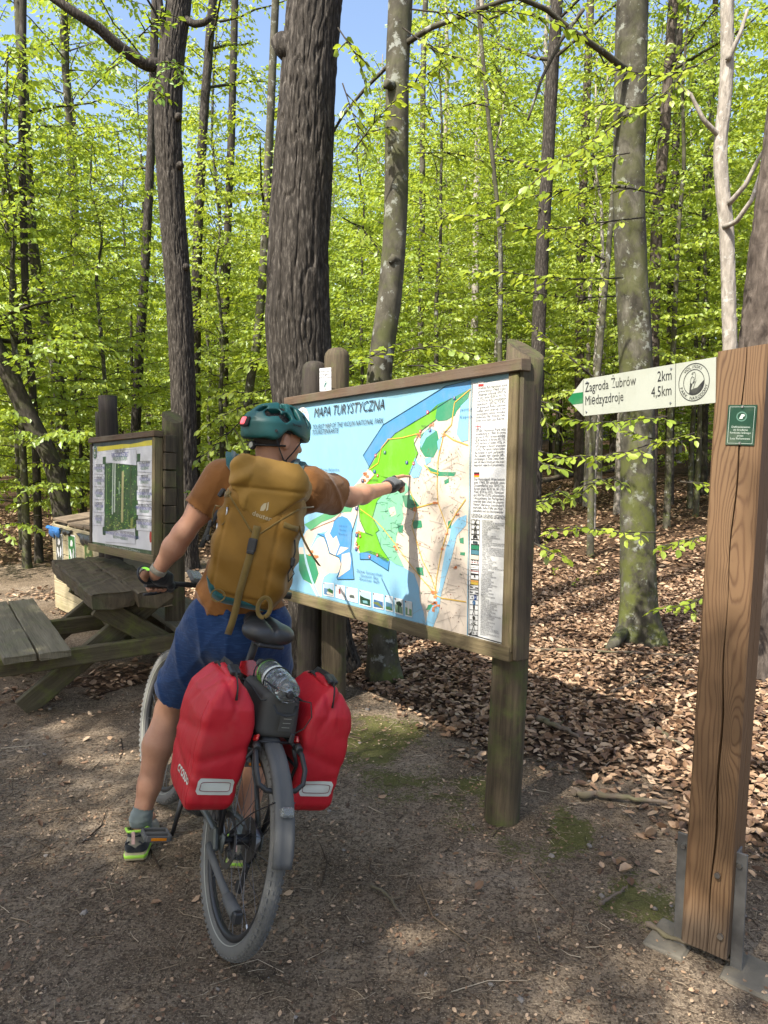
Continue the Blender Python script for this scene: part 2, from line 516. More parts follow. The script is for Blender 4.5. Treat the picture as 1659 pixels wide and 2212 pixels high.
dirt = t.mix(t.math('MULTIPLY', t.ramp(t.math('MAXIMUM', fib, fib2), [(.66, (0, 0, 0)), (.74, (1, 1, 1))]), .5), dirt, (.27, .19, .115))
v1 = t.n('TexVoronoi', Vector=t.map(co, (1, 1, .3)), Scale=24.0)
hum = t.mix(v1.outputs['Color'], (.060, .036, .022), (.19, .115, .066))
hum = t.mix(t.ramp(v1.outputs['Distance'], [(.3, (0, 0, 0)), (.6, (.8, .8, .8))]), hum, (.02, .012, .008))
lf = t.math('ADD', lit, t.math('MULTIPLY', t.math('SUBTRACT', n2, .5), .9))
c = t.mix(t.ramp(lf, [(.4, (0, 0, 0)), (.62, (1, 1, 1))]), dirt, hum)
n6 = t.noise(co, 55, 6, .75); mf = t.math('MULTIPLY', t.ramp(t.math('ADD', mos, t.math('MULTIPLY', t.math('SUBTRACT', n6, .5), 2.2)), [(.42, (0, 0, 0)), (.62, (1, 1, 1))]), .8)
c = t.mix(mf, c, t.mix(n4, (.045, .052, .014), (.135, .140, .032)))
hh = t.math('ADD', t.math('MULTIPLY', n2, 1.0), t.math('MULTIPLY', n4, .5))
hh = t.math('ADD', hh, t.math('MULTIPLY', t.math('MAXIMUM', fib, fib2), .5))
t.pbsdf(Base__Color=c, Roughness=.95, Specular__IOR__Level=.12, Normal=t.bump(hh, .9, .02))
ground = raw('ground', np.stack([GX, GY, GZ], -1).reshape(-1, 3), np.stack([q, q + 1, q + b + 1, q + b], -1), 'forest_floor', None, True)
ca = ground.data.color_attributes.new('Mask', 'FLOAT_COLOR', 'POINT')
ca.data.foreach_set('color', np.stack([LT, MS, LT * 0, LT * 0 + 1], -1).astype(np.float32).ravel())
tag(ground, kind='structure')

# fallen leaves, one by one too many to count -------------------------------
def leaf_scatter(name, X, Y, L, mat, label, lift=.006, curl=.35, seed=0, far=False):
    r = np.random.default_rng(seed); n = len(X)
    yaw = r.random(n) * 6.283; pit = r.normal(0, .22, n); rol = r.normal(0, .26, n)
    ex = np.stack([np.cos(yaw) * np.cos(pit), np.sin(yaw) * np.cos(pit), np.sin(pit)], -1)
    sd = np.stack([-np.sin(yaw), np.cos(yaw), 0 * yaw], -1); up = np.cross(ex, sd)
    sd = sd * np.cos(rol)[:, None] + up * np.sin(rol)[:, None]; up = np.cross(ex, sd)
    W = L * r.uniform(.5, .68, n); cu = r.normal(.1, curl, n)
    Z = gz(X, Y) + lift + np.abs(r.normal(0, .006, n)) + L * (np.abs(np.sin(pit)) + np.abs(np.sin(rol))) * .22
    C = np.stack([X, Y, Z], -1)
    u = np.array([-.5, -.18, -.18, -.16, .2, .2, .22, .5]); s = np.array([0, .47, 0, -.47, .40, 0, -.40, 0])
    V = C[:, None] + ex[:, None] * (u[None, :, None] * L[:, None, None]) + sd[:, None] * (s[None, :, None] * W[:, None, None])
    hgt = (cu[:, None] * (np.abs(s)[None] * 1.1 + (u[None] ** 2) * .9)) * L[:, None]
    V = V + up[:, None] * hgt[..., None]
    f = np.array([(0, 2, 1), (0, 3, 2), (1, 2, 5), (1, 5, 4), (2, 3, 6), (2, 6, 5), (4, 5, 7), (5, 6, 7)])
    if far: V = V[:, [0, 1, 4, 7, 6, 3]]; f = np.array([(0, 5, 1), (1, 5, 4), (1, 4, 2), (2, 4, 3)])
    F = (np.arange(n)[:, None, None] * (6 if far else 8) + f[None]).reshape(-1, 3)
    o = raw(name, V.reshape(-1, 3), F, mat, None, False)
    return tag(o, label, 'leaves', kind='stuff')
t = NT('dead_leaf'); g = t.n('NewGeometry'); rnd = g.outputs['Random Per Island']
c = t.ramp(rnd, [(0, (.060, .034, .021)), (.25, (.155, .088, .050)), (.5, (.285, .175, .100)), (.72, (.41, .275, .168)), (.9, (.54, .39, .255)), (1, (.11, .072, .05))])
c = t.mix(t.math('MULTIPLY', t.noise(t.obj(), 90, 3), .5), c, (.10, .055, .03))
t.pbsdf(Base__Color=c, Roughness=.62, Specular__IOR__Level=.35)
def scat(n, x0, x1, y0, y1, fn, seed, pw=1.0):
    r = np.random.default_rng(seed); X = r.uniform(x0, x1, n); Y = y0 + (y1 - y0) * r.random(n) ** pw
    k = r.random(n) < fn(X, Y); return X[k], Y[k], r
X, Y, r = scat(62000, -1.6, 5.2, 2.4, 9.5, lambda x, y: np.clip(litter(x, y) * 1.2 - .1, 0, 1) * np.clip((4.4 - np.abs(x - y * .24 - .2) * 1.0) , 0, 1), 21, 1.25)
leaf_scatter('leaf_litter', X, Y, r.uniform(.026, .066, len(X)), 'dead_leaf', 'thick layer of dry brown beech leaves covering the forest floor', seed=1)
X, Y, r = scat(24000, -9, 10, 8.5, 22, lambda x, y: np.clip(litter(x, y) * 1.2 - .1, 0, 1), 22, 1.3)
leaf_scatter('leaf_litter', X, Y, r.uniform(.06, .11, len(X)), 'dead_leaf', 'dry brown beech leaves on the forest floor deep between the trunks', seed=2, far=True)
X, Y, r = scat(14000, -4.6, -.6, 3.6, 8.5, lambda x, y: np.clip(litter(x, y) * .9 - .05, 0, 1), 23, 1.0)
leaf_scatter('leaf_litter', X, Y, r.uniform(.028, .068, len(X)), 'dead_leaf', 'brown leaves gathered under and behind the picnic table', seed=3)
X, Y, r = scat(900, -2.6, 2.4, 1.3, 6, lambda x, y: (1 - litter(x, y)) * (.10 + .55 * np.exp(-((y - 4.2) / 1.2) ** 2)), 24)
leaf_scatter('dry_leaves', X, Y, r.uniform(.018, .05, len(X)), 'dead_leaf', 'scattered small dry leaves lying on the trodden dirt', lift=.004, seed=4)

X, Y, r = scat(13000, -2.3, 2.1, 1.25, 5.2, lambda x, y: (1.05 - litter(x, y)) * (.35 + .65 * (fbm(x * 1.7 + 3, y * 1.7 + 8, 3, 0, 7) > .47)), 25, 1.1)
leaf_scatter('leaf_crumbs', X, Y, r.uniform(.005, .022, len(X)), 'dead_leaf', 'crumbs of dry leaf and bark trodden into the dirt', lift=.003, seed=6, far=True)
# twig litter and pebbles on the dirt ----------------------------------------
t = NT('twig'); rnd = t.n('NewGeometry').outputs['Random Per Island']
t.pbsdf(Base__Color=t.ramp(rnd, [(0, (.035, .024, .017)), (.35, (.10, .068, .044)), (.65, (.20, .145, .095)), (.88, (.34, .265, .18)), (1, (.48, .40, .29))]), Roughness=.85, Specular__IOR__Level=.2)
def sticks(name, n, x0, x1, y0, y1, l0, l1, r0, seed, fn, label):
    r = np.random.default_rng(seed); X = r.uniform(x0, x1, n); Y = y0 + (y1 - y0) * r.random(n)
    k = r.random(n) < fn(X, Y); X, Y = X[k], Y[k]; n = len(X)
    L = l0 + (l1 - l0) * r.random(n) ** 3; a = r.random(n) * 6.283; b = a + r.normal(0, .5, n); R = r0 * (.4 + .6 * r.random(n)) * (.4 + .6 * L / l1)
    p0 = np.stack([X, Y], -1); p1 = p0 + np.stack([np.cos(a), np.sin(a)], -1) * L[:, None] * .5; p2 = p1 + np.stack([np.cos(b), np.sin(b)], -1) * L[:, None] * .5
    V = []
    for i, p in enumerate((p0, p1, p2)):
        z = gz(p[:, 0], p[:, 1]) + R * .7 + .004; rr = R * (1, .9, .45)[i]; d = a if i < 2 else b
        for k in range(3):
            an = 2.094 * k + 1.57
            V.append(np.stack([p[:, 0] - np.sin(d) * np.cos(an) * rr, p[:, 1] + np.cos(d) * np.cos(an) * rr, z + np.sin(an) * rr], -1))
    V = np.stack(V, 1); f = []
    for i in (0, 3):
        for k in range(3):
            k2 = (k + 1) % 3; f.append((i + k, i + k2, i + 3 + k2, i + 3 + k))
    F = (np.arange(n)[:, None, None] * 9 + np.array(f)[None]).reshape(-1, 4)
    return tag(raw(name, V.reshape(-1, 3), F, 'twig', None, True), label, 'twigs', kind='stuff')
sticks('twig_litter', 21000, -2.4, 2.2, 1.2, 5.6, .012, .085, .0020, 31, lambda x, y: np.clip(1.1 - litter(x, y), 0, 1) * np.clip(1.25 - y / 7, 0, 1), 'fine broken twigs and needles strewn over the trodden dirt')
sticks('twigs', 420, -2.2, 2.6, 1.25, 6.5, .10, .38, .0052, 32, lambda x, y: .35 + .5 * fbm(x * 1.5, y * 1.5, 2, 0, 5), 'loose thin twigs lying about on the dirt')
def pebbles(n, seed):
    r = np.random.default_rng(seed); V = []; F = []
    bm = bmesh.new(); bmesh.ops.create_icosphere(bm, subdivisions=1, radius=1); base = np.array([v.co for v in bm.verts]); fs = np.array([[v.index for v in f.verts] for f in bm.faces]); bm.free()
    for i in range(n):
        x, y = r.uniform(-2.2, 2), r.uniform(1.25, 4.6)
        s = .003 + .013 * r.random() ** 6
        v = base * (1 + .35 * (r.random((len(base), 1)) - .5)) * np.array([1, r.uniform(.6, 1), r.uniform(.4, .7)]) * s
        v = v @ rotm(r.normal(0, .3), r.normal(0, .3), r.random() * 6).T + np.array([x, y, gz(x, y) + s * .15 + .003])
        F.append(fs + len(base) * i); V.append(v)
    simple('pebble', (.19, .165, .14), .8, var=.5, vs=6)
    return tag(raw('pebbles', np.concatenate(V), np.concatenate(F), 'pebble'), 'small grey pebbles and wood chips pressed into the dirt', 'pebbles', kind='stuff')
pebbles(420, 5)

# fallen branches ------------------------------------------------------------
t = NT('dead_branch'); uv = t.uv(); co = t.obj()
g = t.noise(t.map(uv, (6, 40, 1)), 1, 5, .6)
c = t.mix(g, (.055, .040, .030), (.19, .145, .105)); c = t.mix(t.math('MULTIPLY', t.ramp(t.noise(co, 5, 4), [(.5, (0, 0, 0)), (.65, (1, 1, 1))]), .5), c, (.09, .095, .03))
t.pbsdf(Base__Color=c, Roughness=.9, Normal=t.bump(g, .7, .006))
def branch(px, r, label, side=None, cut=False, z=0.0):
    P = np.array([atz(x, y, z) for x, y in px]); P[:, 2] = gz(P[:, 0], P[:, 1]) + r * .7 + .012
    u = np.linspace(0, 1, len(P)); uu = np.linspace(0, 1, 22)
    Q = np.stack([np.interp(uu, u, P[:, k]) for k in range(3)], -1)
    w = np.random.default_rng(int(px[0][0])).normal(0, r * .45, Q.shape); w = (w + np.roll(w, 1, 0) + np.roll(w, -1, 0)) / 1.7; w[:, 2] = np.abs(w[:, 2]) * .5; Q = Q + w
    root = thing('fallen_branch', label, 'branch', P[0])
    MB().tube(Q, r * (1 - .55 * uu) * (1 + .18 * np.sin(uu * 31)), 9).build('stem', 'dead_branch', root, True, P[0])
    for (i, dx, dy, L) in (side or []):
        a = Q[i]; bb = a + np.array([dx, dy, .25]) * L; m = (a + bb) / 2 + np.array([.02, .02, -.02])
        MB().tube([a, m, bb], [r * .5, r * .4, r * .15], 6).build('side_twig', 'dead_branch', root, True, P[0])
    return root
branch([(1165, 1560), (1205, 1580), (1260, 1605)], .020, 'mossy dead stick half buried in leaves right of the map post', [(8, .5, -.2, .12)])
branch([(1235, 1722), (1300, 1732), (1440, 1748)], .019, 'barked stick with a pale peeled end lying in dead leaves')
branch([(1420, 1582), (1450, 1605), (1510, 1640)], .013, 'dark bent stick leaning against the squared timber post', [(10, -.4, -.5, .12)])
branch([(1320, 1500), (1420, 1455), (1500, 1415)], .010, 'long thin branch slanting through leaves towards the timber post', [(7, .7, -.1, .22)])
branch([(1130, 1408), (1300, 1412), (1500, 1420)], .013, 'long straight branch lying across the leaves in front of the mossy beech')
branch([(1160, 1075), (1240, 1060), (1330, 1052)], .09, 'mossy fallen log among thin trunks beyond the map board', z=.05)
branch([(1400, 2010), (1440, 2035), (1520, 2060), (1600, 2100)], .010, 'grey root lying at the foot of the timber post')
branch([(800, 1920), (840, 1945), (860, 1975), (885, 2000)], .0065, 'crooked twig on the dirt right of the rear wheel', [(9, .6, .3, .08)])
branch([(1295, 1965), (1330, 1942), (1352, 1925)], .007, 'short crooked root on the dirt in front of the timber post', [(12, .4, .5, .05)])
# ================================================================== SIGNS AND BOARDS
wood('frame_wood', (.060, .036, .022), (.135, .085, .052), moss=(.09, .10, .035), moss_amt=.35, grey=(.11, .083, .060))
wood('frame_wood_pale', (.085, .063, .032), (.18, .140, .075), moss=(.13, .145, .04), moss_amt=.55)
wood('post_wood', (.038, .029, .018), (.120, .092, .055), moss=(.085, .10, .028), moss_amt=.8, gs=34, bs=1.0)
wood('post_dark', (.022, .018, .015), (.060, .048, .038), moss=(.06, .07, .025), moss_amt=.4, gs=30, bs=1.0)
wood('board_dark', (.035, .027, .018), (.08, .062, .04), moss=(.08, .09, .03), moss_amt=.4)
t = NT('print'); at_ = t.n('Attribute', _attribute_name='Col'); co = t.obj()
dirt_n = t.noise(co, 7, 6, .65)
c = t.mix(1.0, at_.outputs['Color'], (.70, .69, .67), 'MULTIPLY'); c = t.mix(t.math('MULTIPLY', t.ramp(dirt_n, [(.48, (0, 0, 0)), (.75, (1, 1, 1))]), .30), c, (.24, .24, .17))
wav = t.noise(t.map(co, (3.2, 3.2, .7)), 2.0, 3, .5)
t.pbsdf(Base__Color=c, Roughness=.42, Specular__IOR__Level=.4, Normal=t.bump(wav, .35, .03))
simple('steel', (.42, .42, .41), .35, 1.0, var=.3, vs=60)
simple('rusty_steel', (.17, .165, .155), .6, .7, var=.6, vs=14, bs=.3)

def log_post(mb, a, b, r, n=18, rows=14, seed=0, top=None, r2=None, flat=1.0):
    """a rough round post from a to b; top='dome' | 'slant'"""
    a = np.asarray(a, float); b = np.asarray(b, float); d = unit(b - a); u, w = frame_of(d); rr = np.random.default_rng(seed)
    L = np.linalg.norm(b - a); an = np.linspace(0, 2 * np.pi, n, endpoint=False); G = []; UV = []
    lob = 1 + .035 * np.sin(2 * an + seed) + .03 * np.sin(3 * an + 2 * seed) + .012 * rr.normal(size=n)
    zs = list(np.linspace(0, 1, rows)); rs = [r + ((r2 or r) - r) * z for z in zs]
    if top == 'dome':
        zs = list(np.linspace(0, 1 - r * .7 / L, rows)) + [1 - r * .4 / L, 1 - r * .15 / L, 1 - r * .02 / L, 1]; rs = [r] * rows + [r * .92, r * .72, r * .40, r * .02]
    for z, q in zip(zs, rs):
        c = a + d * L * z + (u * math.sin(z * 5 + seed) + w * math.cos(z * 4)) * r * .05
        zz = np.zeros(n)
        if top == 'slant': zz = np.clip((z - .9) / .1, 0, 1) * (-(np.cos(an) * u[0] + np.sin(an) * w[0]) * r * .65)
        G.append(c + (np.cos(an)[:, None] * u + np.sin(an)[:, None] * w * flat) * (q * lob * (1 + .012 * np.sin(z * 37 + an * 3)))[:, None] + d * zz[:, None])
    G = np.array(G); F = []; U = []
    for i in range(len(zs) - 1):
        for k in range(n):
            k2 = (k + 1) % n; F.append((i * n + k, i * n + k2, (i + 1) * n + k2, (i + 1) * n + k)); p = 2 * np.pi * r / n
            U.append([(zs[i] * L, k * p), (zs[i] * L, (k + 1) * p), (zs[i + 1] * L, (k + 1) * p), (zs[i + 1] * L, k * p)])
    m = len(zs) - 1
    F.append(tuple(m * n + k for k in range(n))); U.append([(an_, .02 * an_) for an_ in an])
    return mb.add(G.reshape(-1, 3), F, U)

def board_M(X, Y, Z, yaw, tilt, roll):
    R = np.array(Matrix.Rotation(yaw, 3, 'Z') @ Matrix.Rotation(tilt, 3, 'X') @ Matrix.Rotation(roll, 3, 'Y'))
    return R, np.array([X, Y, Z])

# ------------------------------------------------------------------ the big map board
R, Cc = board_M(-.021, 3.809, 1.375, -.922, -.051, -.034)
W, H = 1.96, 1.282
base = Cc + R @ np.array([0, 0, -H / 2]); base[2] = 0
TM = thing('map_board', 'large wooden framed tourist map board standing on round posts in front of the oak', 'information board', M=m4(R, Cc))
def wl(p): return R.T @ (np.asarray(p, float) - Cc)           # world -> board
TR, BR_, SL, SR = .052, .064, .045, .066
MB().box((0, .0, H / 2 - TR / 2), (W + .03, .062, TR), jit=.004).build('top_rail', 'frame_wood', TM)
MB().box((-.01, .004, -H / 2 + BR_ / 2), (W - .02, .054, BR_), jit=.004).build('bottom_rail', 'frame_wood_pale', TM)
MB().box((W / 2 - SR / 2 - .012, .008, -.01), (SR - .01, .046, H - TR - BR_ + .015), jit=.003).build('stile', 'frame_wood_pale', TM)
MB().box((-W / 2 + SL / 2, .006, -.004), (SL, .050, H - TR - BR_ - .004)).build('stile', 'frame_wood', TM)
for i in range(6):
    z0 = -H / 2 + BR_ + (H - TR - BR_) * (i + .5) / 6
    MB().box((0, .052, z0), (W - .02, .022, (H - TR - BR_) / 6 - .004), jit=.002).build('back_plank', 'frame_wood', TM)
MB().box((W / 2 - .004, .034, -.004), (.022, .080, H - .02), jit=.003).build('side_board', 'board_dark', TM)  # dark wood stands in for the shade on this side of the frame
# posts
for nm, px0, py0, px1, py1, Y0, rr, mt, tp, sd in (('post', 1088, 1800, 1124, 712, 3.06, .078, 'post_wood', 'slant', 3),):
    a = atz(px0, py0, -.12); b_ = at(px1, py1, 3.16); a[1] = 3.12
    mb = MB(); log_post(mb, wl([.525, 3.13, -.15]), wl([.612, 3.16, 2.10]), rr, top=tp, seed=sd, rows=18); mb.build(nm, mt, TM, True)
pL = at(724, 760, 4.62)
mb = MB(); log_post(mb, wl([-.34, 4.66, -.15]), wl([pL[0] + .01, 4.70, pL[2] + .035]), .083, top='dome', seed=5, rows=18); mb.build('post', 'post_wood', TM, True)
mb = MB(); log_post(mb, wl([-.52, 4.72, -.15]), wl([pL[0] - .135, 4.73, pL[2] - .045]), .078, top='dome', seed=9, rows=18); mb.build('post', 'post_dark', TM, True)
# opening and print
ox0, ox1, oz0, oz1 = -W / 2 + SL, W / 2 - SR - .007, -H / 2 + BR_, H / 2 - TR
HM = homog([(100, 497), (1375, 292), (1308, 1890), (72, 1578)], [(ox0, oz1), (ox1, oz1), (ox1, oz0), (ox0, oz0)])
def Q(*pts): return [tuple(np.clip(HM(x, y), (ox0, oz0), (ox1, oz1))) for x, y in pts]
def C5(*pts): return Q(*[(115.4 + .3783 * x, 894.4 + .3783 * y) for x, y in pts])
YF = .003                                                     # the sheet lies just in front of the planks (local y of the layers is -depth)
SEA, DEEP, LAND = srgb(140, 192, 222), srgb(80, 148, 204), srgb(222, 208, 192)
PARK, TEAL, MINT, OUT = srgb(112, 190, 38), srgb(62, 146, 108), srgb(132, 200, 164), srgb(24, 70, 70)
ROAD, RED, INK, WHITE = srgb(222, 182, 70), srgb(190, 40, 40), (.015, .015, .018), srgb(232, 233, 232)
d0 = YF + .0; D = lambda k: d0 + .0006 * k
panel = MB()
panel.poly([(ox0 - .006, oz0 - .006), (ox1 + .006, oz0 - .006), (ox1 + .006, oz1 + .006), (ox0 - .006, oz1 + .006)], D(0), srgb(120, 165, 180))  # darker blue left bare along the top stands in for the rail's shadow
sheet = panel.build('backing_sheet', 'print', TM, colors=True)
mp = MB()
mp.poly(Q((108, 525), (240, 490), (420, 478), (560, 440), (700, 447), (830, 418), (960, 385), (1130, 345), (1104, 1838), (85, 1572), (72, 1578)), D(1), SEA)
mp.poly(Q((512, 785), (630, 605), (1000, 372), (1145, 335), (1142, 390), (1030, 445), (860, 550), (700, 655), (600, 765), (548, 855)), D(2), DEEP)
mp.poly(Q((1143, 385), (1030, 445), (880, 545), (700, 655), (590, 775), (540, 865), (475, 945), (440, 985), (490, 1000), (485, 1070), (475, 1150), (462, 1250), (448, 1330), (480, 1360), (545, 1335), (600, 1345), (655, 1395), (745, 1445), (800, 1480), (825, 1560), (830, 1640), (850, 1700), (862, 1790), (1100, 1838), (1110, 1400), (1130, 800)), D(2), LAND)
for p in ([(1040, 440), (880, 545), (700, 657), (600, 770), (545, 862), (575, 900), (600, 905), (640, 920), (650, 935), (780, 900), (795, 850), (832, 770), (810, 715), (808, 690), (850, 640), (940, 570), (950, 480)],
          [(575, 900), (520, 960), (480, 1060), (490, 1170), (520, 1240), (560, 1255), (600, 1225), (562, 1150), (590, 1055), (640, 1000), (690, 920)],
          [(480, 1230), (560, 1255), (580, 1240), (612, 1330), (655, 1395), (645, 1418), (585, 1378), (530, 1357), (485, 1357), (462, 1300)]):
    mp.poly(Q(*p), D(3), PARK)
for p in ([(950, 480), (1040, 440), (1142, 388), (1130, 440), (1060, 520), (1050, 545), (1000, 575), (950, 580), (935, 560)],
          [(850, 660), (900, 618), (945, 640), (958, 720), (920, 795), (870, 790), (842, 745)],
          [(735, 1020), (790, 1015), (838, 1085), (800, 1112), (750, 1085)], [(880, 845), (960, 878), (1052, 880), (1040, 903), (940, 903), (905, 880)],
          [(790, 1165), (845, 1165), (850, 1205), (800, 1215)], [(1000, 1170), (1025, 1160), (1015, 1210), (1000, 1210)], [(1065, 1270), (1090, 1262), (1090, 1300), (1068, 1295)],
          [(1070, 1350), (1098, 1350), (1095, 1370), (1068, 1365)], [(880, 1660), (915, 1650), (905, 1690), (862, 1690)], [(705, 1190), (740, 1195), (735, 1240), (712, 1235)],
          [(980, 930), (1010, 915), (1010, 940), (985, 952)], [(810, 1440), (850, 1440), (855, 1490), (820, 1480)]):
    mp.poly(Q(*p), D(4), TEAL)
mp.poly(Q((640, 1000), (690, 925), (760, 945), (780, 985), (745, 1020), (735, 1100), (742, 1150), (700, 1250), (690, 1330), (742, 1440), (690, 1422), (655, 1395), (612, 1330), (580, 1240), (600, 1225), (562, 1150), (590, 1055)), D(4), MINT)
mp.poly(Q((655, 1095), (690, 1085), (700, 1130), (670, 1145)), D(5), LAND)
for p in ([(790, 860), (815, 795), (830, 830), (856, 850), (835, 912), (800, 918), (780, 890)], [(870, 800), (910, 792), (905, 820), (875, 842)], [(945, 700), (970, 665), (975, 690), (950, 770)],
          [(840, 700), (875, 640), (912, 622), (935, 640), (880, 680), (850, 740)],
          [(1134, 440), (1085, 490), (1072, 560), (1058, 655), (1085, 702), (1126, 690)],
          [(1110, 1130), (1060, 1150), (1018, 1200), (1008, 1270), (985, 1330), (962, 1450), (945, 1560), (918, 1640), (878, 1705), (860, 1788), (905, 1798), (940, 1700), (955, 1600), (982, 1500), (1020, 1380), (1052, 1250), (1106, 1190)]):
    mp.poly(Q(*p), D(5), srgb(140, 195, 226))
mp.poly(Q((485, 1360), (545, 1345), (600, 1362), (655, 1408), (650, 1462), (545, 1396), (487, 1396)), D(3), DEEP)
for p, cl in (([(150, 900), (400, 700), (720, 610), (900, 480), (965, 470), (960, 600), (870, 880), (850, 760), (790, 690), (710, 655), (620, 690), (580, 740), (560, 830), (450, 900), (330, 925), (180, 1230), (120, 1150), (100, 1000)], LAND),
              ([(180, 1230), (330, 1000), (420, 980), (510, 1230), (660, 1300), (682, 1380), (672, 1500), (620, 1545), (500, 1540), (420, 1600), (390, 1700), (380, 1905), (300, 1900), (200, 1700), (120, 1660), (40, 1500), (40, 1150), (100, 1140)], LAND)):
    mp.poly(C5(*p), D(2), cl)
mp.poly(C5((585, 740), (640, 680), (710, 657), (790, 692), (848, 780), (872, 860), (864, 905), (836, 1200), (850, 1240), (885, 1635), (630, 1637), (620, 1605), (690, 1400), (660, 1300), (510, 1235), (470, 1080), (430, 985), (335, 935), (450, 930), (560, 830)), D(3), DEEP)
for p in ([(440, 940), (560, 830), (520, 930), (570, 1010), (620, 960), (668, 1100), (600, 1270), (520, 1225), (478, 1060)], [(680, 1130), (810, 1150), (680, 1240), (625, 1265)], [(700, 1250), (820, 1220), (840, 1340), (822, 1480), (640, 1612), (690, 1420)]):
    mp.poly(C5(*p), D(4), LAND)
mp.poly(C5((120, 1250), (260, 1270), (300, 1400), (340, 1550), (285, 1700), (250, 1720), (100, 1640), (40, 1500), (40, 1250)), D(4), TEAL)
mp.poly(C5((130, 790), (400, 640), (700, 500), (890, 480), (850, 590), (700, 600), (560, 690), (400, 755), (225, 885)), D(4), srgb(92, 168, 120))
mp.poly(C5((105, 1140), (125, 1150), (175, 1380), (250, 1650), (355, 1900), (320, 1900), (215, 1640), (140, 1390)), D(5), srgb(170, 205, 222))
for p in ([(1030, 445), (880, 545), (700, 655), (590, 775), (540, 865)], [(630, 605), (1000, 372), (1145, 335)], [(512, 785), (630, 605)], [(512, 785), (548, 855)], [(485, 1360), (487, 1396), (545, 1396), (650, 1462), (656, 1405)],
          [(562, 1150), (600, 1225), (580, 1240), (612, 1330), (655, 1395)], [(590, 1055), (562, 1150)], [(650, 935), (780, 900), (832, 770), (810, 715), (850, 640), (940, 570)], [(490, 1170), (520, 1240), (560, 1255)], [(480, 1060), (488, 1170)]):
    stroke(mp, Q(*p), .0035, D(6), OUT)
for p in ([(575, 900), (520, 960)],): stroke(mp, Q(*p), .004, D(6), ROAD)
for p in ([(620, 635), (885, 1635), (630, 1637), (620, 1605)],): stroke(mp, C5(*p[1:]), .004, D(6), OUT)
stroke(mp, C5((960, 480), (940, 640), (862, 900), (838, 1200), (852, 1240), (885, 1635)), .004, D(6), OUT)
stroke(mp, C5((330, 935), (430, 985), (470, 1080), (510, 1235), (660, 1300), (690, 1400), (660, 1530), (620, 1605)), .004, D(6), OUT)
stroke(mp, C5((225, 885), (400, 800), (600, 720), (700, 610)), .003, D(6), srgb(150, 70, 60))
for p in ([(1143, 390), (1050, 470), (1030, 600), (985, 650), (950, 800), (940, 960), (945, 1060), (1000, 1220), (965, 1330), (930, 1500), (920, 1600), (960, 1620), (1098, 1640)], [(985, 650), (1040, 690), (1125, 720)], [(655, 690), (740, 680), (850, 650)], [(545, 870), (600, 830), (620, 740), (660, 690)],
          [(780, 985), (820, 1090), (930, 1060), (945, 1060)], [(820, 1090), (790, 1200), (850, 1400), (900, 1500), (930, 1590)], [(490, 1100), (560, 1150), (620, 1210), (690, 1300), (760, 1400), (830, 1490), (915, 1590)], [(1106, 1040), (1050, 1120), (1000, 1210)], [(870, 840), (905, 880), (950, 890)]):
    stroke(mp, Q(*p), .005, D(7), ROAD)
rr = np.random.default_rng(4)
for i in range(26):                                               # forest rides and field tracks
    x, y = rr.uniform(600, 740), rr.uniform(960, 1400); a = rr.uniform(0, 3.14); L = rr.uniform(25, 70)
    if (x - 560) * .9 + 900 < y + 250 : stroke(mp, Q((x, y), (x + L * math.cos(a), y + L * math.sin(a) * .8)), .0016, D(6), srgb(60, 110, 90))
for i in range(170):
    x, y = rr.uniform(760, 1085), rr.uniform(720, 1780); a = rr.choice([.3, 1.9, 1.2, 2.7]) + rr.normal(0, .15); L = rr.uniform(25, 90)
    if y > 1450 and x < 830: continue
    stroke(mp, Q((x, y), (x + L * math.cos(a), y + L * math.sin(a))), .0014, D(6), srgb(165, 155, 145))
for i in range(170):
    x, y = rr.uniform(770, 1090), rr.uniform(640, 1760)
    if y > 1450 and x < 840: continue
    w = rr.uniform(1.2, 3); mp.poly(Q((x - w, y - w), (x + w, y - w), (x + w, y + w), (x - w, y + w)), D(7), [srgb(120, 100, 95), srgb(60, 120, 90), srgb(150, 90, 70)][i % 3])
for i in range(46):
    x, y = rr.uniform(600, 740), rr.uniform(960, 1400); a = rr.uniform(0, 3.14); L = rr.uniform(20, 50); c_ = HM(x, y)
    if 560 + (y - 960) * .25 < x < 745 - (y - 960) * .02: stroke(mp, Q((x, y), (x + L * math.cos(a) * .6, y + L * math.sin(a) * .6)), .0018, D(6), srgb(62, 118, 96))
for x, y, s in ((840, 660, 12), (525, 900, 16), (505, 930, 14), (915, 600, 9), (700, 1320, 11), (805, 1095, 13), (930, 1060, 12), (905, 1590, 15), (925, 1640, 17), (915, 1680, 12), (1060, 1130, 9), (965, 1330, 8), (990, 1240, 7), (1045, 1440, 9), (985, 660, 9), (830, 1300, 8), (200, 1365, 14), (235, 1380, 10), (470, 1330, 12), (480, 1240, 9)):
    for k in range(5):
        dx, dy = rr.normal(0, s * .7, 2); w = s * rr.uniform(.35, .7)
        mp.poly(Q((x + dx - w, y + dy - w * .6), (x + dx + w, y + dy - w * .7), (x + dx + w * .8, y + dy + w), (x + dx - w, y + dy + w * .5)), D(8), srgb(222, 140, 90))
for x, y, cl in ((1050, 443, srgb(30, 60, 130)), (905, 635, srgb(30, 60, 130)), (640, 767, srgb(40, 110, 90)), (767, 825, srgb(30, 60, 130)), (578, 880, srgb(30, 90, 140)), (508, 935, srgb(60, 60, 90)), (470, 1255, srgb(40, 60, 120)), (466, 1335, srgb(30, 60, 130)), (470, 1098, srgb(30, 50, 120))):
    mp.poly(Q((x - 7, y - 9), (x + 7, y - 10), (x + 7, y + 9), (x - 7, y + 10)), D(9), cl)
    p = HM(x, y); put_text(mp, 'P', p[0] - .004, p[1] - .005, .017, D(10), WHITE)
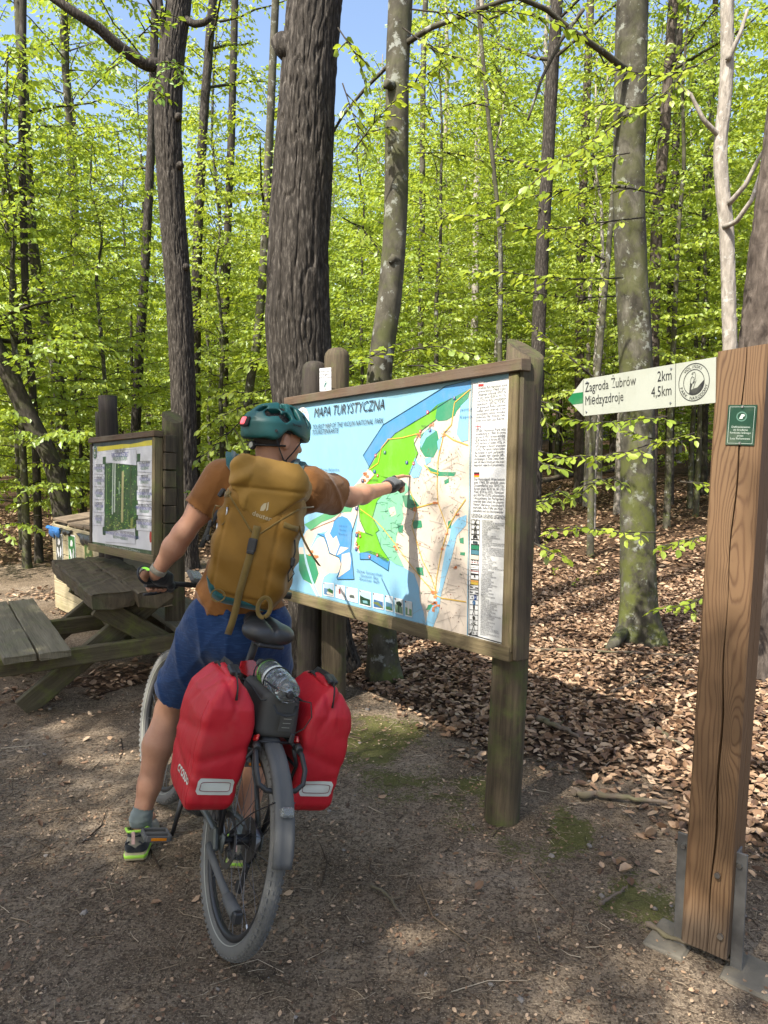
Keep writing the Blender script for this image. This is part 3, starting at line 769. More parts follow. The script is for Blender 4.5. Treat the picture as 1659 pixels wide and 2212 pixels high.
for x, y in ((893, 528), (585, 786), (806, 830), (596, 903), (543, 1380), (588, 1370), (848, 640), (490, 1260), (468, 1305)):
    p = HM(x, y); disc(mp, p[0], p[1], .009, D(9), RED, 12); disc(mp, p[0], p[1], .004, D(10), WHITE, 8)
# small pictures along the foot of the map
PIC = [(272, 332, 1532, 1537, 1607, 1617), (342, 397, 1543, 1552, 1620, 1635), (406, 470, 1556, 1568, 1636, 1652), (480, 547, 1573, 1588, 1660, 1677), (559, 620, 1590, 1602, 1680, 1690), (631, 675, 1604, 1612, 1692, 1702), (685, 733, 1618, 1628, 1708, 1722), (745, 786, 1634, 1642, 1724, 1734)]
for i, (x0, x1, ya, yb, yc, yd) in enumerate(PIC):
    P = lambda u, v: (x0 + (x1 - x0) * u, (ya + (yb - ya) * u) * (1 - v) + (yc + (yd - yc) * u) * v)
    mp.poly(Q(P(0, 0), P(1, 0), P(1, 1), P(0, 1)), D(6), srgb(228, 228, 226))
    sky_c, low = [(srgb(170, 195, 215), srgb(70, 120, 165)), (srgb(225, 225, 222), srgb(200, 205, 205)), (srgb(215, 222, 226), srgb(205, 212, 215)), (srgb(175, 205, 215), srgb(40, 80, 66)), (srgb(190, 210, 220), srgb(60, 100, 150)), (srgb(195, 212, 222), srgb(80, 125, 150)), (srgb(205, 215, 215), srgb(120, 150, 120)), (srgb(205, 215, 212), srgb(110, 150, 110))][i]
    mp.poly(Q(P(.06, .06), P(.94, .06), P(.94, .5), P(.06, .42)), D(7), sky_c)
    mp.poly(Q(P(.06, .42), P(.94, .5), P(.94, .92), P(.06, .92)), D(7), low)
    e = [[(.35, .5), (.6, .4), (.93, .55), (.93, .78), (.5, .7)], [(.35, .3), (.52, .26), (.55, .62), (.38, .66)], [(.25, .62), (.4, .5), (.68, .52), (.75, .72), (.3, .74)], [(.06, .35), (.3, .42), (.6, .5), (.94, .5), (.94, .6), (.4, .62), (.06, .7)], [(.06, .6), (.5, .55), (.94, .85), (.94, .93), (.4, .75), (.06, .68)], [(.06, .75), (.6, .7), (.94, .85), (.94, .93), (.06, .93)], [(.2, .25), (.6, .15), (.9, .3), (.75, .5), (.55, .45), (.55, .9), (.42, .9), (.45, .48), (.2, .4)], [(.4, .2), (.55, .2), (.62, .85), (.35, .85)]][i]
    cl = [srgb(45, 95, 50), srgb(150, 70, 70), srgb(70, 80, 80), srgb(30, 60, 40), srgb(110, 120, 60), srgb(60, 110, 70), srgb(35, 60, 45), srgb(225, 222, 215)][i]
    mp.poly(Q(*[P(*w) for w in e]), D(8), cl)
    if i == 0: mp.poly(Q(P(.3, .72), P(.5, .64), P(.92, .78), P(.92, .9), P(.4, .86)), D(8), srgb(215, 205, 190))
    if i == 3: mp.poly(Q(P(.3, .66), P(.7, .62), P(.75, .8), P(.35, .82)), D(9), srgb(120, 170, 175))
    p = HM(*P(.08, .07)); disc(mp, p[0], p[1], .005, D(9), srgb(90, 30, 40), 8)
# round park badge in the corner
p = HM(160, 595); disc(mp, p[0], p[1], .082, D(6), WHITE, 28, .092); disc(mp, p[0], p[1], .050, D(7), srgb(96, 160, 220), 24, .058)
mp.poly([(p[0] - .028, p[1] - .045), (p[0] + .012, p[1] - .055), (p[0] + .045, p[1] - .01), (p[0] + .02, p[1] - .02)], D(8), srgb(205, 170, 110))
mp.poly([(p[0] - .008, p[1] + .03), (p[0] + .008, p[1] + .034), (p[0] + .012, p[1] - .01), (p[0] + .002, p[1] - .045), (p[0] - .014, p[1] - .02)], D(9), srgb(120, 95, 80))
arc_text(mp, 'WOLIŃSKI', p[0], p[1], .060, 2.5, .75, .021, D(8)); arc_text(mp, 'PARK NARODOWY', p[0], p[1], .074, 3.75, 5.9, .019, D(8), inside=True)
mp.build('map_print', 'print', sheet, colors=True)
# lettering on the map
tx = MB(); rel = lambda a, b_: float(np.linalg.norm(HM(*a) - HM(*b_)))
def lab(body, x, y, size, k=11, col=INK, **kw):
    q_ = HM(x, y); put_text(tx, body, q_[0], q_[1], size, D(k), col, **kw)
w_ = rel((228, 566), (638, 515)); V_, _ = text_geo('MAPA TURYSTYCZNA', .080, shear=.22)
lab('MAPA TURYSTYCZNA', 228, 566, .080, shear=.22, sx=w_ / np.ptp(V_[:, 0]))
w_ = rel((220, 637), (632, 602)); V_, _ = text_geo('TOURIST MAP OF THE WOLIN NATIONAL PARK', .040, shear=.22)
lab('TOURIST MAP OF THE WOLIN NATIONAL PARK', 220, 637, .040, shear=.22, sx=w_ / np.ptp(V_[:, 0]))
w_ = rel((217, 668), (370, 657)); V_, _ = text_geo('TOURISTENKARTE', .040, shear=.22)
lab('TOURISTENKARTE', 217, 668, .040, shear=.22, sx=w_ / np.ptp(V_[:, 0]))
BL = srgb(60, 100, 140)
lab('Morze Bałtyckie\nBaltic Sea\nOstsee', 318, 879, .024, col=BL, align='CENTER', space=1.25, line=.9)
lab('Zalew Szczeciński\nSzczecin Bay\nStettiner Haff', 540, 1482, .024, col=BL, align='CENTER', space=1.3, line=.85)
lab('Jezioro\nWicko\nWielkie', 390, 1205, .017, col=BL, align='CENTER', space=1.6, line=1.4)
lab('MIĘDZYZDROJE', 538, 935, .013); lab('WOLIN', 878, 1645, .018); lab('V-3', 492, 1125, .014); lab('Jezioro\nKoprowo', 1085, 520, .02, col=BL, space=1.3, line=1.7)
lab('Morze K', 205, 912, .016, col=INK)
for x, y, s_ in ((855, 615, 'Wisełka'), (985, 645, 'Kołczewo'), (680, 1350, 'Karnocice'), (790, 1075, 'Dargobądz'), (915, 1040, 'Kodrąb'), (1050, 1430, 'Laska'), (970, 1310, 'Sierosław'), (880, 1000, 'Ładzin'), (1075, 1030, 'Kamień'), (740, 1130, 'Warnowo'), (915, 910, 'Żółwino')):
    lab(s_, x, y, .012)
# the white strip with texts and legend
lg = MB(); lg.poly(Q((1150, 352), (1240, 350), (1374, 318), (1308, 1890), (1106, 1838), (1112, 1500)), D(2), WHITE)
stroke(lg, Q((1154, 360), (1110, 1700), (1107, 1828), (1305, 1882)), .005, D(3), INK)
lgo = lg.build('legend_sheet', 'print', sheet, colors=True)
def para(body, pts, n):
    """lines of text squeezed between the two ends of each line"""
    for ln, (xa, ya, xb, yb) in zip(body, pts):
        V_, _ = text_geo(ln, .03)
        hgt = n; V2, _ = text_geo(ln, hgt)
        q_ = HM(xa, ya); put_text(tx, ln, q_[0], q_[1], hgt, D(5), (.07, .07, .075), sx=rel((xa, ya), (xb, yb)) / np.ptp(V2[:, 0]))
def block(lines, x0, y0, x1, y1, dx, dyl, dyr, n):
    para(lines, [(x0 - dx * i, y0 + dyl * i, x1 - dx * i, y1 + dyr * i) for i in range(len(lines))], n)
block(['Woliński Park Narodowy został', 'utworzony 1960 roku.', 'Obejmuje ochroną 10937 ha,', 'w tym: lasów 4530 ha (41,1%),', 'wód 4710 ha (43%), ekosystemów', 'nieleśnych 1697 ha (15,9%).', 'W granicach Parku ochronie', 'podlega całość przyrody, w tym', 'szczególnie cenne, wysokie', 'Nadmorskie Klify, Wsteczna Delta', 'Świny oraz stare Lasy Bukowe.'], 1188, 392, 1358, 368, 1.7, 19.0, 19.9, .0175)
block(['Wolin National Park was', 'established in 1960. It coves', 'the area of 10937 hectares including:', '4530 hectares of forests (41,1%),', '4710 hectares of waters (43%), an', "1697 hectares of forest's ecosystems", '(15,9%). The whole Nature within', 'the bounds of park, particuralry', 'the valuable high seaside cliffs,', 'Archipelagoo of Delta Świna Riwer', 'and old beech forests,are the most', 'important subjects of preservation.'], 1170, 643, 1346, 634, 1.2, 18.3, 18.8, .0175)
block(['Der Nationalpark Wolin besteht', 'seit 1960. Er umfaßt eine', 'Gesamtfläche von 10937 ha,', 'davon etwa 4530 ha (41,1%)', 'Wald, 4710 ha (43%), Gewässer', 'und 1697 ha (15,9%) unbewaldete', 'Ökosysteme. Im Parkgebiet', 'unterliegt dem Schutz die gesamte', 'Natur, daruner besonders', 'wertvolle, hohe Kliffe am Meer,', 'Swinedelta und alte Buchenwälder'], 1156, 927, 1335, 926, 1.1, 18.4, 19.0, .0175)
para(['LEGENDA LEGEND LEGENDE'], [(1138, 1143, 1334, 1150)], .024)
LEG = ['DYREKCJA WPN\nMANAGEMENT OF WOLIN NATIONAL PARK\nDIREKTION DES NATIONALPARK', 'OBWODY OCHRONNE\nFOREST ADMINISTRATION\nFORSTREVIRE', 'MUZEUM\nMUSEUM\nMUSEEN', 'REZERWAT ŻUBRÓW\nEUROPEAN BISON RESERVE\nWISENTGEHEGE', 'GRANICA WPN\nBOUNDARY OF WOLIN NATIONAL PARK\nGRENZE DES NATIONALPARK WOLIN', 'TERENY WPN\nAREAS OF WOLIN NATIONAL PARK\nLAND DES NATIONALPARK WOLIN', 'LASY NADLEŚNICTWA MIĘDZYZDROJE\nFOREST STANDS OF MIĘDZYZDROJE\nGEBIET STAATLICHES IN MIĘDZYZDROJE', 'INNE TERENY\nOTHER AREAS\nANDERE LANDS', 'SZLAKI TURYSTYCZNE\nTOURIST ROUTES\nWANDERWEGE', 'ŚCIEŻKI DYDAKTYCZNE\nDIDACTIC PATH OF WOLIN NATIONAL PARK\nLEHRPFAD', 'SZLAKI KAJAKOWE\nCANOE ROUTES\nKAJAKSTRECKEN', 'ŚCIEŻKA ROWEROWA\nCYCLE TRACK\nFAHRRADWEG', 'DROGI PUBLICZNE\nPUBLIC ROADS\nÖFFENTLICHE STRASSEN', 'LINIA KOLEJOWA\nRAILWAYS\nBAHNSTRECKEN', 'STACJA PKP\nRAILWAY STATION\nBAHNHOF', 'MIEJSCA POSTOJOWE\nSTAND\nPARKPLÄTZE', 'INFORMACJA TURYSTYCZNA WPN\nTOURIST INFORMATION\nTURISTIK INFORMATION', 'POMNIK PRZYRODY\nMONUMENT OF NATURE\nNATURDENKMAL', 'WIATY TURYSTYCZNE\nTOURIST SHEDS\nTOURISTENÜBERDACHUNGEN', 'GŁAZY NARZUTOWE\nERRATIC BOULDERS\nDIE FELSEN', 'PUNKTY WIDOKOWE\nVIEW POINTS\nAUSSICHTSPUNKTE', 'ZEJŚCIE NA PLAŻĘ\nENTRANCE TO THE BEACH\nDURCHGANG ZUM STRAND', 'POLIGON V-3\nTRUPPENÜBUNGSPLATZ V-3\nRANGE V-3']
ic = MB()
for i, s_ in enumerate(LEG):
    v = i / 22.0; x0 = 1137 - 18 * v - (3 if i > 12 else 0); x1 = 1185 - 20 * v; y = 1158 + (1804 - 1158) * v
    h_ = 24 + 6 * v; a_, b_, c_, e_ = (x0, y), (x1, y + 3), (x1 - 1, y + 3 + h_), (x0 - 1, y + h_)
    q_ = HM(1201 - 21 * v, y + 9); put_text(tx, s_, q_[0], q_[1], .0088, D(5), (.10, .10, .105), line=.85)
    stroke(ic, Q(a_, b_, c_, e_, a_), .0022, D(4), INK)
    pc = HM((x0 + x1) / 2, y + 3 + h_ / 2); X_, Z_ = pc
    if i in (0, 1): disc(ic, X_, Z_ - .005, .007, D(5), INK, 10); stroke(ic, [(X_ - .010, Z_ + .014), (X_, Z_), (X_ + .010, Z_ + .014)], .003, D(5), INK)
    elif i == 2: [ic.poly([(X_ + k - .002, Z_ - .011), (X_ + k + .002, Z_ - .011), (X_ + k + .002, Z_ + .007), (X_ + k - .002, Z_ + .007)], D(5), INK) for k in (-.007, 0, .007)]; ic.poly([(X_ - .011, Z_ + .007), (X_ + .011, Z_ + .007), (X_, Z_ + .015)], D(5), INK)
    elif i == 3: ic.poly([(X_ - .015, Z_ + .002), (X_ - .010, Z_ + .011), (X_ + .002, Z_ + .012), (X_ + .015, Z_ + .004), (X_ + .014, Z_ - .012), (X_ + .009, Z_ - .012), (X_ + .008, Z_ - .003), (X_ - .004, Z_ - .003), (X_ - .006, Z_ - .012), (X_ - .013, Z_ - .006)], D(5), INK)
    elif i in (4, 5, 6, 7, 12):
        cl = {4: srgb(48, 66, 70), 5: srgb(45, 125, 92), 6: srgb(80, 128, 142), 7: srgb(214, 206, 186), 12: srgb(214, 184, 82)}[i]; f_ = .6 if i == 4 else .95
        hw, hz = rel(a_, b_) / 2 * f_, rel(a_, e_) / 2 * (.55 if i == 4 else .95)
        ic.poly([(X_ - hw, Z_ - hz), (X_ + hw, Z_ - hz), (X_ + hw, Z_ + hz), (X_ - hw, Z_ + hz)], D(5), cl)
        if i == 12: ic.poly([(X_ - hw, Z_ + hz * .3), (X_ + hw, Z_ + hz * .3), (X_ + hw, Z_ + hz * .9), (X_ - hw, Z_ + hz * .9)], D(6), srgb(226, 160, 90))
    elif i == 8: [ic.poly([(X_ + k - .005, Z_ + j), (X_ + k + .005, Z_ + j), (X_ + k + .005, Z_ + j + .004), (X_ + k - .005, Z_ + j + .004)], D(5), cl) for k in (-.016, 0, .016) for j, cl in ((-.011, INK), (-.002, srgb(150, 40, 50)), (.006, INK))]
    elif i in (9, 11): [disc(ic, X_ + k * .007, Z_ - (.009 if i == 11 else 0), .0018, D(5), INK, 6) for k in range(-3, 4)]; stroke(ic, [(X_ - .004, Z_), (X_, Z_ + .012), (X_ + .004, Z_)], .003, D(5), INK) if i == 11 else None
    elif i == 10: [stroke(ic, [(X_ - .026, Z_ + k), (X_ + .026, Z_ + k)], .003, D(5), cl) for k, cl in ((.006, srgb(150, 40, 50)), (-.006, INK))]
    elif i in (13, 14): stroke(ic, [(X_ - .026, Z_), (X_ + .026, Z_)], .005, D(5), INK); ic.poly([(X_ - .008, Z_ - .004 - .004 * (i == 14)), (X_ + .008, Z_ - .004 - .004 * (i == 14)), (X_ + .008, Z_ + .004 + .004 * (i == 14)), (X_ - .008, Z_ + .004 + .004 * (i == 14))], D(6), WHITE)
    elif i == 15: disc(ic, X_ - .012, Z_, .005, D(5), srgb(80, 100, 120), 10); ic.poly([(X_, Z_ - .010), (X_ + .016, Z_ - .010), (X_ + .016, Z_ + .011), (X_, Z_ + .011)], D(5), srgb(30, 70, 140)); put_text(ic, 'P', X_ + .003, Z_ - .006, .018, D(6), WHITE)
    elif i == 16: disc(ic, X_, Z_, .010, D(5), srgb(40, 100, 150), 14); put_text(ic, 'i', X_ - .002, Z_ - .006, .017, D(6), WHITE)
    elif i == 17: disc(ic, X_, Z_ + .002, .006, D(5), INK, 10, .012); stroke(ic, [(X_, Z_ - .015), (X_, Z_)], .002, D(5), INK)
    elif i in (18, 21): stroke(ic, [(X_ - .009, Z_ - .011), (X_ - .001, Z_ + .011), (X_ + .009, Z_ - .011)], .003, D(5), INK)
    elif i == 19: disc(ic, X_, Z_, .009, D(5), INK, 14)
    elif i == 20: [stroke(ic, [(X_ + .005 * math.cos(a), Z_ - .008 + .005 * math.sin(a)), (X_ + .016 * math.cos(a), Z_ - .008 + .018 * math.sin(a))], .003, D(5), INK) for a in (.2, .9, 1.57, 2.25, 2.95)]
    elif i == 22: put_text(ic, 'V-3', X_ - .010, Z_ - .008, .024, D(5), INK); ic.poly([(X_ - .026, Z_ - .008), (X_ - .012, Z_ - .008), (X_ - .012, Z_ + .008)], D(5), srgb(60, 60, 60))
# flags
for (x, y, kind) in ((1191, 345, 0), (1170, 597, 1), (1157, 880, 2)):
    P = lambda u, v: (x + 31 * u - 2 * v, y + 28 * v - (2 * u if kind == 0 else 1 * u))
    qd = lambda u0, v0, u1, v1, cl, k=4: ic.poly(Q(P(u0, v0), P(u1, v0), P(u1, v1), P(u0, v1)), D(k), cl)
    if kind == 0: qd(0, 0, 1, .5, srgb(225, 225, 225)); qd(0, .5, 1, 1, srgb(180, 40, 40))
    elif kind == 1:
        qd(0, 0, 1, 1, srgb(40, 50, 110)); stroke(ic, Q(P(0, 0), P(1, 1)), .006, D(5), WHITE); stroke(ic, Q(P(1, 0), P(0, 1)), .006, D(5), WHITE)
        qd(.38, 0, .62, 1, WHITE, 6); qd(0, .34, 1, .66, WHITE, 6); qd(.44, 0, .56, 1, srgb(185, 40, 50), 7); qd(0, .42, 1, .58, srgb(185, 40, 50), 7)
    else: qd(0, 0, 1, .34, (.02, .02, .02)); qd(0, .34, 1, .67, srgb(190, 40, 40)); qd(0, .67, 1, 1, srgb(225, 180, 40))
tag(ic.build('legend_symbols', 'print', lgo, colors=True), kind='stuff')
tag(tx.build('lettering', 'print', sheet, colors=True), kind='stuff')
# funding plate on the left post
pc = at(703, 820, 4.53); Rp = rotm(0, 0, -.62)
mb = MB().box((0, 0, 0), (.094, .003, .142), bev=.001, col=srgb(226, 228, 232))
for i, s_ in enumerate(('DOFINANSOWANO', 'ZE ŚRODKÓW', 'FUNDUSZU LEŚNEGO')): put_text(mb, s_, 0, .046 - i * .019, .0135, .0022, INK, align='CENTER', sx=.8)
ring(mb, 0, -.032, .017, .021, .0022, srgb(150, 170, 170), 20); arc_text(mb, 'LASY PAŃSTWOWE', 0, -.032, .022, 2.9, .2, .007, .0022, srgb(90, 110, 110))
mb.poly([(-.011, -.044), (-.002, -.020), (.010, -.020), (.012, -.030), (.003, -.032), (.002, -.044), (-.003, -.044)], .0026, srgb(40, 110, 110))
PP = thing('funding_plate', 'small white printed plate nailed to the post tops above the map', 'sign', M=m4(Rp, pc)); mb.build('plate', 'print', PP, colors=True)
for z_ in (.026, -.058): MB().cyl((.001, -.0018, z_), (.001, -.004, z_), .0028, 8).build('nail', 'rusty_steel', PP)

# ------------------------------------------------------------------ the forest-functions board by the picnic table
R2, C2 = board_M(-1.954, 5.382, 1.304, -.861, -.054, -.037); W2, H2 = 1.274, .91
FB = thing('information_board', 'smaller wooden framed forest information board behind the picnic table', 'information board', M=m4(R2, C2))
wl2 = lambda p: R2.T @ (np.asarray(p, float) - C2)
MB().box((0, 0, H2 / 2 - .022), (W2 + .02, .07, .044), jit=.004).build('top_rail', 'frame_wood', FB)
MB().box((0, 0, -H2 / 2 + .03), (W2 + .01, .07, .060), jit=.004).build('bottom_rail', 'frame_wood_pale', FB)
MB().box((W2 / 2 - .022, .004, .007), (.044, .062, H2 - .108)).build('stile', 'frame_wood_pale', FB)
MB().box((-W2 / 2 + .022, .004, .007), (.044, .062, H2 - .108)).build('stile', 'board_dark', FB)
for i in range(7):
    MB().box((W2 / 2 + .018, .075, H2 / 2 - .05 - (H2 - .06) * (i + .3) / 7), (.035, .085, (H2 - .06) / 7 - .006), jit=.004).build('edge_plank', 'board_dark', FB)
    MB().box((0, .055, H2 / 2 - .05 - (H2 - .06) * (i + .3) / 7), (W2 - .02, .03, (H2 - .06) / 7 - .006)).build('back_plank', 'board_dark', FB)
pr = at(365, 905, 5.02); mb = MB(); log_post(mb, wl2([pr[0] - .02, 5.06, -.1]), wl2([pr[0] + .015, 5.06, pr[2] + .015]), .068, top='slant', seed=2, rows=16); mb.build('post', 'post_wood', FB, True)
plf = at(233, 858, 6.05); mb = MB(); log_post(mb, wl2([plf[0] + .04, 5.98, -.1]), wl2([plf[0], 6.03, plf[2] + .01]), .075, top=None, seed=6, rows=16); mb.build('post', 'post_dark', FB, True)
pl2 = at(217, 895, 6.05); mb = MB(); log_post(mb, wl2([plf[0] - .06, 6.02, .7]), wl2([plf[0] - .062, 6.06, plf[2] - .12]), .05, top=None, seed=7); mb.build('post', 'post_dark', FB, True)
ax0, ax1, az0, az1 = -W2 / 2 + .04, W2 / 2 - .042, -H2 / 2 + .058, H2 / 2 - .042
# crop: photo view 360..720 x 1720..2280 at 3.95
HB = homog([(78, 200), (1075, 105), (1000, 2010), (100, 1790)], [(ax0, az1), (ax1, az1), (ax1, az0), (ax0, az0)])
def B(*pts): return [tuple(np.clip(HB(x, y), (ax0, az0), (ax1, az1))) for x, y in pts]
d0 = .016
bp = MB(); bp.poly([(ax0 - .004, az0 - .004), (ax1 + .004, az0 - .004), (ax1 + .004, az1 + .004), (ax0 - .004, az1 + .004)], D(0), srgb(28, 52, 60)); bsh = bp.build('backing_sheet', 'print', FB, colors=True)
bp = MB(); PW = srgb(226, 228, 234)
bp.poly(B((78, 258), (250, 262), (420, 245), (560, 225), (700, 228), (830, 205), (940, 175), (1075, 160), (1003, 1950), (100, 1770)), D(1), PW)
bp.poly(B((150, 262), (250, 262), (420, 245), (560, 225), (700, 228), (830, 205), (940, 175), (1075, 160), (1070, 255), (830, 275), (420, 318), (160, 345)), D(2), srgb(228, 214, 50))
bp.poly(B((100, 1765), (1003, 1945), (1000, 2010), (100, 1812)), D(2), srgb(60, 92, 62))
bp.poly(B((245, 440), (295, 435), (300, 550), (795, 520), (795, 400), (852, 395), (845, 530), (800, 540), (790, 1760), (750, 1770), (745, 1680), (300, 1620), (298, 1680), (255, 1672), (250, 1560), (280, 1550), (278, 570), (245, 565)), D(2), srgb(34, 84, 38))
for i in range(520):
    x, y = rr.uniform(295, 775), rr.uniform(545, 1640); s_ = rr.uniform(6, 20)
    bp.poly(B((x, y), (x + s_, y - s_ * .4), (x + s_ * 1.2, y + s_ * .7), (x + s_ * .2, y + s_)), D(3), [srgb(60, 130, 45), srgb(110, 165, 60), srgb(28, 66, 34), srgb(150, 190, 90), srgb(40, 105, 60)][i % 5])
for x0, x1, ya, yb, w0, cl in ((412, 400, 545, 1370, 18, srgb(190, 205, 190)), (445, 432, 545, 1340, 20, srgb(200, 212, 196)), (510, 505, 850, 1060, 14, srgb(170, 195, 165)), (568, 548, 690, 1500, 34, srgb(176, 172, 120)), (690, 690, 560, 1250, 16, srgb(60, 80, 45)), (312, 308, 600, 1200, 12, srgb(120, 150, 95)), (640, 640, 1300, 1540, 12, srgb(120, 140, 80)), (700, 690, 1440, 1620, 34, srgb(150, 160, 80))):
    bp.poly(B((x0 - w0 / 2, ya), (x0 + w0 / 2, ya), (x1 + w0 / 2, yb), (x1 - w0 / 2, yb)), D(4), cl)
for i in range(60):
    x, y = rr.uniform(300, 760), rr.uniform(1440, 1640); bp.poly(B((x, y), (x + 26, y + 4), (x + 20, y + 20), (x - 4, y + 12)), D(5), [srgb(120, 150, 60), srgb(84, 110, 50), srgb(160, 175, 90)][i % 3])
def card(x0, y0, x1, y1, lines, k=6):
    sl = .10
    bp.poly(B((x0, y0), (x1, y0 - (x1 - x0) * .06), (x1, y1 + (x1 - x0) * .12), (x0, y1)), D(k), srgb(222, 224, 232))
    for yy in (y0, y1): stroke(bp, B((x0, yy), (x1, yy + (x1 - x0) * (-.06 if yy == y0 else .12))), .0015, D(k + 1), srgb(90, 90, 100))
    for i, (s_, cl) in enumerate(lines):
        q_ = HB((x0 + x1) / 2, y0 + (y1 - y0) * (i + .75) / (len(lines) + .4)); put_text(bp, s_, q_[0], q_[1], .030, D(k + 2), cl, align='CENTER', sx=.62)
K_, B_, G_ = srgb(60, 62, 70), srgb(70, 80, 170), srgb(70, 130, 90)
card(300, 345, 790, 535, [('', K_)])
for s_, y_, cl in (('FUNKCJE LASU', 375, K_), ('FUNCTIONS OF FOREST', 437, B_), ('WALDFUNKTIONEN', 497, G_)):
    q_ = HB(525, y_ + 12); put_text(bp, s_, q_[0], q_[1], .050, D(8), cl, align='CENTER', sx=.62)
for i, ls in enumerate((['PRODUKCYJNA', 'IT IS THE WOOD FACTORY', 'PRODUKTION'], ['RETENCYJNA', 'IT IS THE WATER STORE', 'SPEICHER'], ['KLIMATYCZNA', 'IT IS THE WINDBREAK', 'WINDSCHUTZ'], ['KRAJOBRAZOWA', 'IT MAKES THE SCENERY', 'LANDSCHAFT'], ['TURYSTYCZNA', 'IT INVITES TO REST', 'ERHOLUNG'])):
    card(118, 572 + i * 204, 276, 718 + i * 201, list(zip(ls, (K_, B_, G_))))
for i, ls in enumerate((['DOSTARCZA DREWNA', 'IT DELIVERS WOOD', 'HOLZLIEFERANT'], ['CHRONI GLEBĘ', 'IT PROTECTS THE SOIL', 'BODENSCHUTZ'], ['JEST OSTOJĄ FAUNY', 'IT IS THE MAINSTAY OF FAUNA', 'LEBENSRAUM DER TIERE'], ['PEŁNI FUNKCJE LECZNICZE', 'IT PERFORMS MEDICINAL FUNCTIONS', 'ERHOLUNGSRAUM'], ['POCHŁANIA DWUTLENEK WĘGLA', 'IT ABSORBS CARBON DIOXIDE', 'KLIMASCHUTZ'])):
    card(803 - i * 8, 536 + i * 234, 1040 - i * 9, 700 + i * 232, list(zip(ls, (K_, B_, G_))))
card(302, 1625, 748, 1780, [('ODGRYWA WAŻNĄ ROLĘ W OBIEGU WODY W PRZYRODZIE', K_), ('IT IS THE MOST IMPORTANT CLIMATE IN CIRCULATION OF WATER IN THE NATURE', B_), ('BEDEUTSAM IM WASSERKREISLAUF', G_)])
q_ = HB(540, 1900); put_text(bp, 'Woliński Park Narodowy, ul. Niepodległości 3a, 72-500 Międzyzdroje', q_[0], q_[1], .030, D(4), srgb(215, 220, 210), align='CENTER', sx=.8)
q_ = HB(124, 360); disc(bp, q_[0], q_[1], .042, D(6), srgb(30, 95, 62), 22, .052); ring(bp, q_[0], q_[1], .032, .036, D(7), PW, 22); disc(bp, q_[0], q_[1] - .006, .013, D(8), PW, 12); disc(bp, q_[0], q_[1] + .016, .009, D(8), srgb(220, 200, 70), 10)
q_ = HB(990, 1740); disc(bp, q_[0] - .01, q_[1], .022, D(4), srgb(180, 50, 45), 14, .04)
bp.build('poster_print', 'print', bsh, colors=True)

# ------------------------------------------------------------------ squared timber signpost
t = NT('larch'); uv = t.uv()
kn = t.n('TexVoronoi', Vector=t.map(uv, (2.3, 7.5, 1)), Scale=1.0); kn.inputs['Randomness'].default_value = .9
kd = kn.outputs['Distance']
bumpk = t.math('POWER', 2.718, t.math('MULTIPLY', t.math('MULTIPLY', kd, kd), -16.0))
sep = t.n('SeparateXYZ', Vector=uv)
low = t.noise(t.map(uv, (1.1, 5.5, 1)), 1.0, 3, .5)
fine = t.noise(t.map(uv, (6, 60, 1)), 1.0, 4, .6)
ph = t.math('ADD', t.math('MULTIPLY', sep.outputs[1], 520.0), t.math('ADD', t.math('MULTIPLY', low, 95.0), t.math('ADD', t.math('MULTIPLY', bumpk, 34.0), t.math('MULTIPLY', fine, 3.5))))
rg = t.math('MULTIPLY_ADD', t.math('SINE', ph), .5, .5)
rg = t.math('POWER', rg, 3.6)
c = t.mix(rg, (.150, .090, .045), (.072, .038, .019))
c = t.mix(t.math('MULTIPLY', t.ramp(t.noise(t.map(uv, (.8, 9, 1)), 1, 3), [(.35, (1, 1, 1)), (.7, (0, 0, 0))]), .45), c, (.135, .072, .034))
c = t.mix(t.ramp(kd, [(.05, (1, 1, 1)), (.12, (0, 0, 0))]), c, (.10, .045, .018))
oz = t.n('SeparateXYZ', Vector=t.obj()).outputs[2]
wet = t.ramp(t.math('ADD', oz, t.math('MULTIPLY', t.noise(t.obj(), 9, 4), .10)), [(.17, (1, 1, 1)), (.30, (0, 0, 0))])
c = t.mix(wet, c, t.mix(rg, (.115, .080, .052), (.05, .032, .02)))
t.pbsdf(Base__Color=c, Roughness=.62, Specular__IOR__Level=.3, Normal=t.bump(t.math('MULTIPLY', rg, -1.0), .25, .003))
pA, pB, pC = atz(1474.6, 2034, .055), atz(1568, 2075, .055), atz(1613, 2043, .055)
fx = unit(pB - pA)                      # along the front-left face
fx[2] = 0; fx = unit(fx); fy = np.array([-fx[1], fx[0], 0])
S_ = .142; cen = pB - fx * S_ / 2 + fy * S_ / 2
topc = at(1620, 757, 2.27)
lean = (topc[:2] - cen[:2]) * 0 + np.array([.045, .015])
SPo = thing('signpost', 'squared larch timber signpost in steel brackets at the path edge', 'signpost', (cen[0], cen[1], 0))
rows = 46; Htop = 1.985; G = []; ths = []
